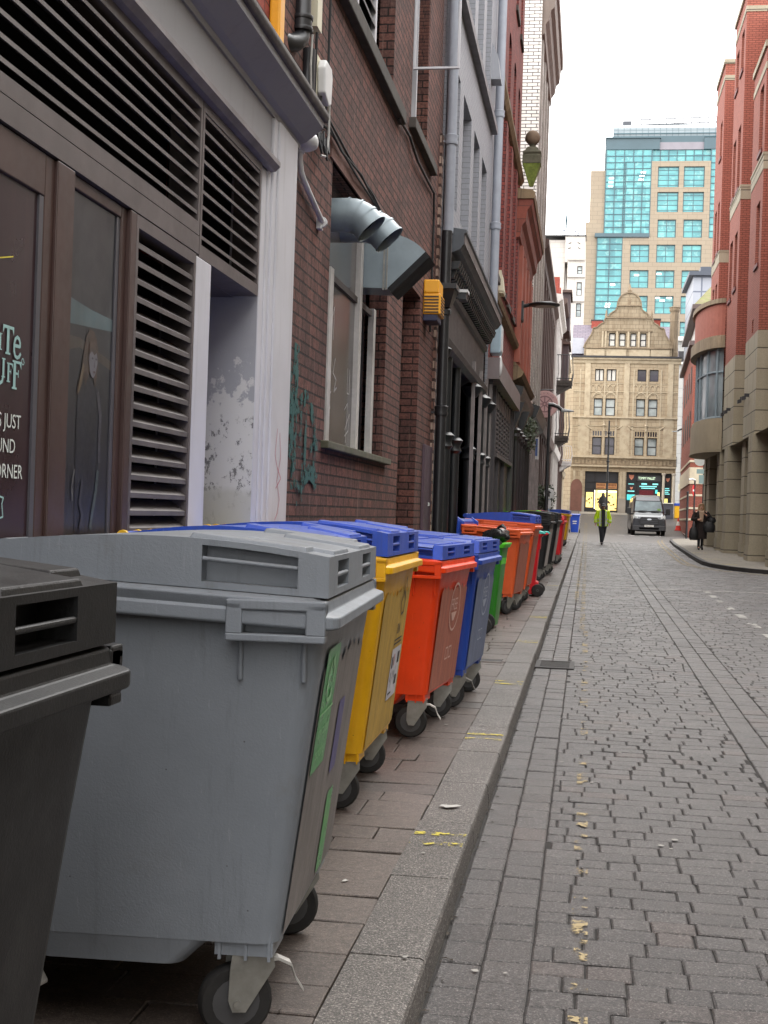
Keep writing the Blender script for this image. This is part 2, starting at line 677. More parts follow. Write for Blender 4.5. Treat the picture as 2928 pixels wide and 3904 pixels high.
# left kerb of single stones and the slab pavement behind it
m = MB()
y = 1.5
while y < 104:
    L = .915 * rng.uniform(.96, 1.04)
    t = .10 + rng.normal(0, .002)
    e = .018
    b = y + L - .006
    x0, x1 = -.704 + rng.normal(0, .002), -.463 + rng.normal(0, .003)
    prof = lambda q: [(x0, q, gz(q) - .05), (x1 + .012, q, gz(q) - .05), (x1, q, gz(q) + t - e), (x1 - e * .35, q, gz(q) + t - e * .3), (x1 - e, q, gz(q) + t), (x0, q, gz(q) + t)]
    m.prism(prof(y), prof(b))
    y += L
o = m.build('kerb', M_KERB)
o['kind'] = 'structure'
m = MB()
strip_sheet(m, YS[1:-6], -2.6, -.66, .083)
o = m.build('pavement_bed', M_JOINT)
o['kind'] = 'structure'
P = dict(base=.07, top=.10, gap=.004, be=.004, jit=.003)
m = MB()
y = 1.0
while y < 62:
    h = rng.uniform(.20, .33)
    c = rng.uniform(-1.42, -1.12)
    c2 = rng.uniform(-2.1, -1.8)
    c3 = (c - .704) / 2 + rng.uniform(-.08, .08)
    for a, b in ((-2.6, c2), (c2, c), (c, c3), (c3, -.704)) if rng.rand() < .6 else ((-2.6, c2), (c2, c), (c, -.704)):
        one_sett(m, a, b, y, y + h, **P)
    y += h
strip_sheet(m, [62] + list(range(66, 110, 3)), -2.6, -.704, .10)
o = m.build('pavement', M_SLAB)
o['kind'] = 'structure'

# right pavement with its curved kerb
m = MB()
y = 33.0
ys = [33.2, 33.4, 33.9, 34.6, 35.5, 36.5, 38, 39.6, 42, 46, 50, 54, 58, 62, 66, 69.2, 70.6, 71.2, 71.6]
for a, b in zip(ys[:-1], ys[1:]):
    fa, fb = min(kerb_right_x(a), 14), min(kerb_right_x(b), 14)
    if a < 33.4:
        fa = 30 if a == 33.2 else 14
    if b > 71.3:
        fb = 30
    m.quad((fa + .12, a, gz(a) + .10), (30, a, gz(a) + .10), (30, b, gz(b) + .10), (fb + .12, b, gz(b) + .10))
strip_sheet(m, [79] + list(range(81, 112, 3)), lambda y: 5.6 + (y - 79) * .05, 30, .10)
o = m.build('pavement_opposite', masonry('pale_flags', (118, 112, 102), (128, 121, 111), (84, 79, 74), .75, .6, .008, .75, .3, .004, stain=.35, soot_rgb=(105, 98, 90)))
o['kind'] = 'structure'
m = MB()
pts = [Vector((x, y)) for x, y in KERB_R]
for a, b in zip(pts[:-1], pts[1:]):
    t = (b - a).normalized()
    n = Vector((t.y, -t.x))          # to the right of travel = pavement side
    q = [(a, 0), (a + n * .13, 0), (b + n * .13, 0), (b, 0)]
    lo = [(p.x, p.y, gz(p.y) - .04) for p, _ in q]
    hi = [(p.x, p.y, gz(p.y) + .106) for p, _ in q]
    m.hexa(lo + hi)
o = m.build('kerb_opposite', paint('shaded_kerb', (50, 47, 46), .7, .3, 3, bump=.3, local=False))  # dark tone puts the shadow on the kerb face into the colour
o['kind'] = 'structure'
m = MB()
strip_sheet(m, [106, 108, 110, 112, 114, 118], -14, 14, .02)
o = m.build('paving_far', M_SLAB_R)
o['kind'] = 'structure'


# painted lines: worn paint with the stone showing through
def worn(name, rgb, thr, sc=14):
    N = NT(name)
    co = N.pos()
    N.p.inputs['Base Color'].default_value = ln(rgb)
    N.p.inputs['Roughness'].default_value = .75
    a = N.ramp(N.math('ADD', N.math('MULTIPLY', N.noise(co, sc, 6, .75), .7), N.math('MULTIPLY', N.noise(co, sc * .22, 2), .3)), thr, thr + .03)
    N.l(a, N.p.inputs['Alpha'])
    return N.mat


def lines(name, mat, quads, dz=.006):
    mb = MB()
    for x0, x1, y0, y1 in quads:
        n = max(1, int((y1 - y0) / 4))
        for i in range(n):
            a, b = y0 + (y1 - y0) * i / n, y0 + (y1 - y0) * (i + 1) / n
            mb.quad((x0, a, gz(a) + dz), (x1, a, gz(a) + dz), (x1, b, gz(b) + dz), (x0, b, gz(b) + dz))
    ob = mb.build(name, mat)
    ob['kind'] = 'structure'
    return ob


lines('road_markings_yellow', worn('yellow_paint_worn', (156, 142, 112), .515), [(-.175, -.105, 22, 96), (-.055, .012, 17, 96)])
lines('road_markings_yellow_traces', worn('yellow_paint_traces', (160, 143, 106), .525, 12), [(-.01 + .006 * ((k * 7) % 3), .05, a, a + d) for k, (a, d) in enumerate(((3.95, .16), (4.3, .1), (4.62, .22), (4.9, .34), (5.35, .2), (5.7, .1), (6.1, .3), (6.55, .3), (7.0, .12), (7.4, .5), (8.1, .3), (9.2, .6), (10.4, .5), (11.4, .8), (12.8, .8), (14.2, 1.2), (16, 1.0)))])
wq = [(-.45, 3.7, 26.5, 26.68)] + [(2.24, 2.36, a, a + .75) for a in (16.9, 18.5, 20.1, 21.7, 23.2, 24.6, 25.9)]
lines('road_markings_white', worn('white_paint_worn', (168, 165, 160), .47), wq)
lines('road_markings_white_traces', worn('white_paint_traces', (150, 146, 142), .52), [(-.4, 3.7, 28.4, 28.65), (.1, 1.0, 29.5, 30.1), (1.45, 2.05, 19.5, 19.72), (1.5, 2.05, 20.7, 20.9), (1.4, 1.95, 22.2, 22.4), (1.35, 1.9, 23.6, 23.8), (1.3, 1.85, 24.9, 25.1), (2.6, 3.7, 25.2, 25.4), (2.3, 3.6, 30.8, 31.0)])
lines('road_markings_white_far', worn('white_paint_far', (205, 203, 198), .38), [(1.75, 2.15, 78.6, 79.1), (2.4, 2.75, 78.6, 79.1), (3.0, 3.55, 78.4, 78.9), (3.85, 4.2, 78.3, 78.8), (4.6, 9, 72.2, 72.6)])
# double yellow line that follows the opposite kerb
m = MB()
for off in (.34, .52):
    pp = [p for p in KERB_R if p[0] < 6.6 and p[1] < 70]
    for a, b in zip(pp[:-1], pp[1:]):
        a, b = Vector(a), Vector(b)
        t = (b - a).normalized()
        n = Vector((-t.y, t.x))
        q = [a + n * off, a + n * (off + .075), b + n * (off + .075), b + n * off]
        m.poly([(p.x, p.y, gz(p.y) + .007) for p in q])
o = m.build('road_markings_yellow_opposite', worn('yellow_paint_opposite', (150, 136, 106), .46))
o['kind'] = 'structure'
m = MB()
kz = lambda y: gz(y) + .1065
for y0 in (5.62, 8.22, 10.82, 14.2, 17.4, 24.5):
    for dy in (0, .17):
        m.quad((-.70, y0 + dy, kz(y0)), (-.475, y0 + dy, kz(y0)), (-.475, y0 + dy + .06, kz(y0)), (-.70, y0 + dy + .06, kz(y0)))
for yy, xx in ((37.5, 3.62), (41.2, 3.5), (47, 3.6)):
    for dy in (0, .5):
        m.quad((xx, yy + dy, gz(yy) + .112), (xx + .5, yy + dy, gz(yy) + .112), (xx + .5, yy + dy + .12, gz(yy) + .112), (xx, yy + dy + .12, gz(yy) + .112))
o = m.build('kerb_markings_yellow', worn('kerb_yellow_paint', (188, 174, 66), .50, 26))
o['kind'] = 'structure'
# trodden gum and paper scraps
m = MB()
for i in range(70):
    yy = 3.2 + 24 * rng.rand() ** 1.6
    xx = rng.uniform(-.35, min(.135 * yy, 2.5)) if rng.rand() < .8 else rng.uniform(-.9, -.5)
    up = .106 if xx < -.47 else .0055
    r = rng.uniform(.006, .016)
    a0 = rng.uniform(0, 6)
    m.poly([(xx + r * (1 + .3 * math.sin(3 * k + a0)) * math.cos(a0 + k * .785), yy + r * 1.1 * math.sin(a0 + k * .785), gz(yy) + up) for k in range(8)])
o = m.build('gum_spots', paint('pale_gum', (150, 147, 142), .8, .2))
o['kind'] = 'stuff'

M_IRON = paint('cast_iron', (52, 49, 48), .6, .3, 12, bump=.3, metal=.4)
t = thing('drain_grate', 'dark iron gully grate set in the setts against the left kerb', 'drain', (-.26, 13.2, gz(13.2)))
m = MB()
gy, gx0, gx1 = gz(13.2), -.45, -.08
for a, b, c, d in ((gx0, gx1, 12.85, 12.9), (gx0, gx1, 13.45, 13.5), (gx0, gx0 + .045, 12.9, 13.45), (gx1 - .045, gx1, 12.9, 13.45)):
    m.box(a, b, c, d, gy - .03, gy + .011)
m.build('frame', M_IRON, t)
m = MB()
for k in range(9):
    yy = 12.915 + k * .059
    m.box(gx0 + .047, gx1 - .047, yy, yy + .032, gy - .03, gy + .008)
m.build('bars', M_IRON, t)
t = thing('access_cover', 'small metal utility cover in the slabs in front of the green wheelie bin', 'cover', (-.9, 12.4, gz(12.4) + .1))
m = MB()
zz = gz(12.4) + .1
m.box(-1.02, -.74, 12.3, 12.52, zz - .01, zz + .006)
m.build('cover_plate', M_IRON, t)
m = MB()
m.box(-1.03, -.73, 12.285, 12.3, zz - .01, zz + .009)
m.box(-1.03, -.73, 12.52, 12.535, zz - .01, zz + .009)
m.build('cover_rim', paint('worn_steel', (150, 142, 138), .5, .3, 10, metal=.6), t)

m = MB()
r3 = np.random.RandomState(5)
for i in range(260):
    yy = 2.6 + 40 * r3.rand() ** 1.7
    xx = -.452 + abs(r3.normal(0, .02)) if r3.rand() < .7 else r3.uniform(-1.7, -.72)
    up = .004 if xx > -.47 else .106
    a = r3.uniform(0, 6.28)
    L_, w_ = r3.uniform(.006, .02), r3.uniform(.003, .009)
    c_, s_ = math.cos(a), math.sin(a)
    m.poly([(xx + p * c_ - q * s_, yy + p * s_ + q * c_, gz(yy) + up + h_) for p, q, h_ in ((-L_, 0, 0), (0, -w_, .003), (L_, 0, .001), (0, w_, .004))])
o = m.build('gutter_debris', paint('debris', (62, 54, 46), .9, .6, 40, local=False))
o['kind'] = 'stuff'
M_PAPER = paint('paper_scrap', (176, 174, 170), .8, .15, 20)
for lab, x, y, up, sx_, sy_, a in (('crumpled white paper scrap lying flat on the kerb by the near yellow marks', -.60, 6.35, .109, .05, .03, .4), ('pale torn strip of card on the setts right of the faded yellow line', .88, 5.02, .007, .09, .012, .05), ('small white scrap under the grey bin front wheel', -1.3, 3.2, .107, .015, .008, .9), ('white flattened wrapper on the slabs between yellow bin and kerb', -.86, 5.0, .107, .018, .01, 1.2)):
    mb = MB()
    pts = []
    for k in range(9):
        t_ = 2 * PI * k / 9
        r_ = 1 + .25 * math.sin(3 * t_ + x * 9)
        u_, v_ = sx_ * r_ * math.cos(t_), sy_ * r_ * math.sin(t_)
        pts.append((x + u_ * math.cos(a) - v_ * math.sin(a), y + u_ * math.sin(a) + v_ * math.cos(a), gz(y) + up + .002 * (k % 2)))
    mb.poly(pts)
    tag(mb.build('paper_scrap', M_PAPER), lab, 'litter')
# ================================================================== bins
def plastic(name, rgb, rough=.42, dust=.25, drgb=(120, 116, 110), var=.12):
    """moulded polyethylene: mottling, scratches, rubbed patches, runs of dirt and dust lying on it"""
    N = NT(name)
    co = N.objc()
    b = ln(rgb)
    d = tuple(c * (1 - var) for c in b[:3]) + (1,)
    l = tuple(min(1, c * (1 + var)) for c in b[:3]) + (1,)
    pale = ln(tuple(min(255, v * .85 + 52) for v in rgb))
    c = N.mix(N.ramp(N.noise(co, 2.2, 6, .7), .3, .7), d, l)
    c = N.mix(N.math('MULTIPLY', N.ramp(N.noise(co, 1.4, 4, .6), .52, .75), .22), c, pale)
    sc = N.noise(N.scale(co, 40, 40, 3), 2.2, 4, .7)
    c = N.mix(N.math('MULTIPLY', N.ramp(sc, .64, .70), .28), c, pale)
    sc2 = N.noise(N.scale(co, 3.0, 3.0, 34), 1.3, 5, .7)
    c = N.mix(N.math('MULTIPLY', N.ramp(sc2, .68, .71), .4), c, pale)
    run = N.noise(N.scale(co, 11, 11, .8), 1.5, 6, .75)
    c = N.mix(N.math('MULTIPLY', N.ramp(run, .54, .72), dust * 1.1), c, ln(tuple(v * .55 for v in drgb)))
    c = N.mix(N.math('MULTIPLY', N.ramp(N.noise(co, 3.3, 8, .8), .56, .72), dust * 1.2), c, ln(drgb))
    spot = N.n('ShaderNodeTexVoronoi')
    spot.inputs['Scale'].default_value = 17
    N.l(co, spot.inputs['Vector'])
    c = N.mix(N.math('MULTIPLY', N.ramp(spot.outputs[0], .045, .03), .7), c, ln(tuple(v * .4 for v in drgb)))
    g = N.n('ShaderNodeNewGeometry')
    sn = N.n('ShaderNodeSeparateXYZ')
    N.l(g.outputs['Normal'], sn.inputs[0])
    up = N.math('MULTIPLY', N.ramp(sn.outputs[2], .45, .95), N.ramp(N.noise(co, 5, 7, .8), .36, .62))
    c = N.mix(N.math('MULTIPLY', up, min(.75, dust * 2.0)), c, ln(drgb))
    N.l(c, N.p.inputs['Base Color'])
    N.l(N.math('ADD', N.math('MULTIPLY', N.noise(co, 7, 5), .35), rough - .17), N.p.inputs['Roughness'])
    N.p.inputs['Specular IOR Level'].default_value = .45
    N.bump(N.math('ADD', N.noise(co, 150, 3, .7), N.math('MULTIPLY', N.noise(co, 2.2, 3), 6.0)), .22, .004)
    return N.mat


def scuffed(name, rgb, thick, streak=.6):
    """sun-bleached, rubbed front panel with dirt in streaks"""
    N = NT(name)
    co = N.objc()
    v = N.scale(co, 9, 9, 1.1)
    b = ln(rgb)
    c = N.mix(N.ramp(N.noise(v, 2, 7, .8), .32, .68), tuple(x * .6 for x in b[:3]) + (1,), tuple(min(1, x * 1.25) for x in b[:3]) + (1,))
    c = N.mix(N.math('MULTIPLY', N.ramp(N.noise(v, 3.4, 6, .8), .55, .64), streak * .55), c, ln(thick))
    c = N.mix(N.math('MULTIPLY', N.ramp(N.noise(co, 4.5, 7, .8), .6, .7), .5), c, ln((70, 62, 58)))
    blot = N.noise(co, 2.2, 8, .8)
    c = N.mix(N.math('MULTIPLY', N.ramp(blot, .5, .68), .45), c, tuple(min(1, x * 1.5 + .03) for x in b[:3]) + (1,))
    N.l(c, N.p.inputs['Base Color'])
    N.p.inputs['Roughness'].default_value = .6
    N.bump(N.noise(v, 12, 5, .7), .25, .003)
    return N.mat


M_RUBBER = paint('tyre_rubber', (30, 29, 29), .75, .3, 14, grime=.25, grgb=(92, 86, 80))
M_WHEEL = paint('wheel_plastic', (66, 66, 68), .6, .25, 10, grime=.25, grgb=(96, 90, 84))
M_ZINC = paint('zinc_steel', (146, 145, 140), .42, .25, 14, metal=.55, grime=.3, grgb=(96, 90, 82))
M_BRAKE = paint('brake_lever', (196, 194, 190), .4, .15, 14, metal=.5)
M_GREY = plastic('grey_plastic', (122, 128, 136), .42, .24, (104, 100, 96), .07)
M_BLACK = plastic('black_plastic', (12, 12, 14), .46, .10, (56, 54, 53))
M_YELLOW = plastic('yellow_plastic', (218, 164, 12), .4, .16, (140, 112, 52))
M_BLUE = plastic('blue_plastic', (38, 76, 182), .36, .30, (84, 92, 122))
M_ORANGE = plastic('orange_plastic', (224, 62, 10), .4, .12, (170, 84, 50))
M_ORANGE2 = plastic('pale_orange_plastic', (222, 92, 42), .42, .14, (170, 104, 70))
M_NAVY = plastic('deep_blue_plastic', (30, 66, 158), .4, .12, (80, 92, 120))
M_RED = plastic('red_plastic', (206, 26, 36), .4, .1, (150, 60, 58))
M_GREEN = plastic('green_plastic', (46, 128, 34), .42, .15, (70, 100, 56))
M_LIME = plastic('lime_plastic', (96, 214, 50), .42, .08, (100, 170, 80))
M_TEAL = plastic('teal_plastic', (58, 182, 172), .42, .1, (90, 150, 145))
M_YCAP = plastic('yellow_cap', (232, 182, 40), .4, .1)
M_HOLE = paint('dark_hollow', (24, 24, 25), .8, .2)


def rrect(x0, x1, y0, y1, z, r, n=4, sh=0.):
    pts = []
    for cx, cy, a0 in ((x1 - r, y1 - r, 0), (x0 + r, y1 - r, 90), (x0 + r, y0 + r, 180), (x1 - r, y0 + r, 270)):
        for k in range(n + 1):
            a = R(a0 + 90 * k / n)
            x, y = cx + r * math.cos(a), cy + r * math.sin(a)
            pts.append((x, y, z + sh * x))
    return pts


def caster(parent, x, y, turn, brake, top=.235, r=.1, w_=.05, detail=True):
    """swivel caster: tyre, spoked centre, pressed steel fork, brake lever"""
    c, s_ = math.cos(turn), math.sin(turn)
    tf = lambda p: (x + p[0] * c - p[1] * s_, y + p[0] * s_ + p[1] * c, p[2])
    mk = lambda mb: setattr(mb, 'v', [tf(p) for p in mb.v])
    f = MB()
    # the fork plates stand either side of the wheel (local axis y is the axle); wheel centre trails by .04 in x
    for sd in (-1, 1):
        yy = sd * (w_ / 2 + .012)
        pr = [(.055, yy, top), (-.055, yy, top), (-.06, yy, top - .04), (.015, yy, r - .022), (.05, yy, r - .02), (.062, yy, r + .01), (.06, yy, top - .05)]
        f.prism(pr, [(a, b + .006 * sd, c2) for a, b, c2 in pr])
    f.box(-.06, .06, -w_ / 2 - .016, w_ / 2 + .016, top, top + .008)
    f.lathe((0, 0, 0), [(.04, top + .008), (.04, top + .03), (.03, top + .034)], 10)
    f.cyl((.038, -w_ / 2 - .024, r), (.038, w_ / 2 + .024, r), .012, 8)
    mk(f)
    fo = f.build('caster', M_ZINC, parent)
    t_ = MB()
    prof = [(r * .62, -w_ / 2), (r * .9, -w_ / 2), (r * .98, -w_ * .3), (r, 0), (r * .98, w_ * .3), (r * .9, w_ / 2), (r * .62, w_ / 2)]
    t_.lathe((.038, 0, r), prof, 24, 'y')
    mk(t_)
    t_.build('tyre', M_RUBBER, fo, smooth=True)
    h = MB()
    h.lathe((.038, 0, r), [(r * .63, -w_ / 2 - .001), (r * .63, -w_ / 2 + .004), (r * .52, -w_ / 2 + .006), (r * .5, -w_ * .25), (r * .22, -w_ * .25), (r * .2, -w_ / 2 - .004), (.001, -w_ / 2 - .004)], 20, 'y')
    h.lathe((.038, 0, r), [(.001, w_ / 2 + .004), (r * .2, w_ / 2 + .004), (r * .22, w_ * .25), (r * .5, w_ * .25), (r * .52, w_ / 2 - .006), (r * .63, w_ / 2 - .004), (r * .63, w_ / 2 + .001)], 20, 'y')
    for k in range(8):
        a = k * PI / 4
        p = Vector((.038 + math.cos(a) * r * .2, 0, r + math.sin(a) * r * .2))
        q = Vector((.038 + math.cos(a) * r * .55, 0, r + math.sin(a) * r * .55))
        h.tube([p, q], .0045 + w_ * .0, 4)
        for sd in (-1, 1):
            h.tube([p + Vector((0, sd * w_ * .42, 0)), q + Vector((0, sd * w_ * .42, 0))], .005, 4)
    mk(h)
    h.build('rim', M_WHEEL, fo)
    if brake:
        b = MB()
        pts = [(-.03, 0, top - .03), (-.075, 0, top - .028), (-.11, 0, top - .045), (-.125, 0, top - .085), (-.145, 0, top - .115)]
        for a, c2 in zip(pts[:-1], pts[1:]):
            b.hexa([(a[0], -.018, a[2] - .004), (c2[0], -.018, c2[2] - .004), (c2[0], .018, c2[2] - .004), (a[0], .018, a[2] - .004), (a[0], -.018, a[2] + .004), (c2[0], -.018, c2[2] + .004), (c2[0], .018, c2[2] + .004), (a[0], .018, a[2] + .004)])
        mk(b)
        b.build('brake_lever', M_BRAKE, fo)
    return fo


def quad_on_front(xb, xt, zb, zt):
    """front panel plane of a tapered tub: x at height z"""
    return lambda z: xb + (xt - xb) * (z - zb) / (zt - zb)


def jagged_panel(name, parent, mat, fx, y0, y1, z0, z1, teeth=7, d=.004):
    mb = MB()
    n = teeth * 2
    top = [z1 + (.02 if k % 2 else -.03) * (.6 + .4 * math.sin(k * 2.3)) for k in range(n + 1)]
    for k in range(n):
        a, b = y0 + (y1 - y0) * k / n, y0 + (y1 - y0) * (k + 1) / n
        mb.quad((fx(z0) + d, a, z0), (fx(z0) + d, b, z0), (fx(top[k + 1]) + d, b, top[k + 1]), (fx(top[k]) + d, a, top[k]))
    return mb.build(name, mat, parent)


def big_bin(name, label, loc, rz, body_m, lid_m, front_m=None, cap_m=None, W=1.28, dome=True, lid=True, turns=(.3, -.4, .2, .5), group='wheeled waste bins along the left pavement', brakes=(1, 0, 0, 0), open_lid=None, H=0., kx=1.):
    """four-wheeled container: tapered tub, ribbed rim with fork pockets, lid, hinge tubes, four casters. Front is +x, width is y."""
    t = lthing(name, label, 'bin', loc, rz, group)
    h = W / 2
    zr = 1.205 + H

    def kz(mb):
        mb.v = [(p[0] * kx, p[1], p[2]) for p in mb.v]
        return mb

    SH = -.045                               # the rim falls towards the front
    xb, xt = .415, .522
    b = MB()
    b.smooth = True
    rings = []
    for z, x0, x1, yy in ((.27, -.455, xb, h - .125), (.6, -.468, .455, h - .098), (.9, -.478, .491, h - .075), (1.13, -.486, xt, h - .058)):
        rings.append(rrect(x0, x1, -yy, yy, z + (0 if z < 1.1 else H), .055))
    b.loft(rings, True, False)
    # lower belly between the wheel housings
    b.loft([rrect(-.25, .16, -h + .135, h - .135, .20, .05), rrect(-.3, .235, -h + .126, h - .126, .272, .05)], True, False)
    b.smooth = False
    for sx in (-.36, .325):
        for sy in (-1, 1):
            cy = sy * (h - .225)
            b.box(sx - .08, sx + .075, cy - .085, cy + .085, .232, .272)
            for q in (-.07, 0, .062):
                b.box(sx + q, sx + q + .008, sy * (h - .1265) - .012 * sy - .006, sy * (h - .1265) - .012 * sy + .006, .222, .30)
    bo = kz(b).build('body', body_m, t)
    # rim: two stepped ridges at the front, plain band at the sides with fork pockets
    r_ = MB()
    r_.smooth = False
    o = .022
    rings = [rrect(-.495, .50 + .045, -h + .028 - o, h - .028 + o, zr - .075, .05, 4, SH),
             rrect(-.495, .50 + .062, -h + .022 - o, h - .022 + o, zr - .07, .05, 4, SH),
             rrect(-.495, .50 + .062, -h + .022 - o, h - .022 + o, zr - .04, .05, 4, SH),
             rrect(-.495, .50 + .030, -h + .026 - o, h - .026 + o, zr - .032, .05, 4, SH),
             rrect(-.495, .50 + .026, -h + .026 - o, h - .026 + o, zr - .004, .05, 4, SH),
             rrect(-.48, .50 + .006, -h + .044 - o, h - .044 + o, zr + .004, .05, 4, SH)]
    inner = [rrect(-.455, .455, -h + .085, h - .085, zr + .002, .05, 4, SH), rrect(-.44, .42, -h + .1, h - .1, zr - .3, .05, 4, SH)]
    r_.loft(rings + (inner if not lid else [rrect(-.44, .46, -h + .09, h - .09, zr + .004, .05, 4, SH)]), False, not lid)
    for sy in (-1, 1):
        yb = sorted((sy * (h - .055), sy * (h - .004)))
        # deep band at the side and a pocket frame hanging from it
        r_.hexa([(-.47, yb[0], zr - .04), (.53, yb[0], zr - .085), (.53, yb[1], zr - .085), (-.47, yb[1], zr - .04), (-.47, yb[0], zr + .015), (.53, yb[0], zr - .03), (.53, yb[1], zr - .03), (-.47, yb[1], zr + .015)])
        for px in (.275, -.46):
            pz = zr - .045 * px
            a, c = px, px + .255
            ye = sorted((sy * (h - .05), sy * (h + .008)))
            r_.box(a, a + .042, ye[0], ye[1], pz - .10, pz - .02)
            r_.box(c - .05, c, ye[0], ye[1], pz - .10, pz - .02)
            r_.box(a, c, ye[0], ye[1], pz - .118, pz - .098)
            r_.box(a, c, ye[0], ye[1], pz - .038, pz - .012)
            for q in (a + .03, c - .06):
                r_.tube([(q, sy * (h - .050), pz - .11), (q, sy * (h - .060), pz - .225)], .008, 6)
    kz(r_).build('rim', body_m, t, bevel=.006)
    if front_m:
        fx = quad_on_front(xb * kx, xt * kx, .27, 1.13 + H)
        jagged_panel('worn_front', t, front_m, fx, -h + .17, h - .17, .285, 1.0 + H)
    # trunnion pockets and hinge tubes
    hm = cap_m or lid_m
    for cy in (-h + .16, -.14, h - .3) if lid else ():
        hg = MB()
        hg.lathe((-.50, cy, zr + .062), [(.02, 0), (.032, 0), (.032, .18), (.02, .18), (.02, 0)], 14, 'y')
        hg.hexa([(-.5, cy + .04, zr + .02), (-.42, cy + .04, zr + .03), (-.42, cy + .14, zr + .03), (-.5, cy + .14, zr + .02), (-.5, cy + .04, zr + .09), (-.40, cy + .04, zr + .07), (-.40, cy + .14, zr + .07), (-.5, cy + .14, zr + .09)])
        ho = kz(hg).build('hinge', lid_m, t, smooth=True)
        if cap_m:
            for yy in (cy - .006, cy + .168):
                cp = MB()
                cp.lathe((-.50, yy, zr + .062), [(.022, 0), (.037, 0), (.037, .02), (.022, .02), (.022, 0)], 14, 'y')
                kz(cp).build('cap', cap_m, ho, smooth=True)
    if lid:
        make_lid(t, lid_m, h, zr, SH, dome, kz)
    if open_lid:
        lo = MB()
        lo.hexa([(-.56, -h + .05, .45), (-.60, -h + .05, .45), (-.60, h - .05, .45), (-.56, h - .05, .45), (-.50, -h + .05, zr + .06), (-.56, -h + .05, zr + .1), (-.56, h - .05, zr + .1), (-.50, h - .05, zr + .06)])
        for sy in (-1, 1):
            q = sy * (h - .09)
            lo.hexa([(-.50, q - .03, zr - .2), (-.42, q - .03, zr - .2), (-.42, q + .03, zr - .2), (-.50, q + .03, zr - .2), (-.56, q - .03, zr + .12), (-.44, q - .03, zr + .06), (-.44, q + .03, zr + .06), (-.56, q + .03, zr + .12)])
        kz(lo).build('lid', open_lid, t, bevel=.01)
    k = 0
    for sy in (-1, 1):
        for sx in (.33, -.36):
            caster(t, sx * kx, sy * (h - .2), turns[k] + PI, brakes[k])
            k += 1
    return t


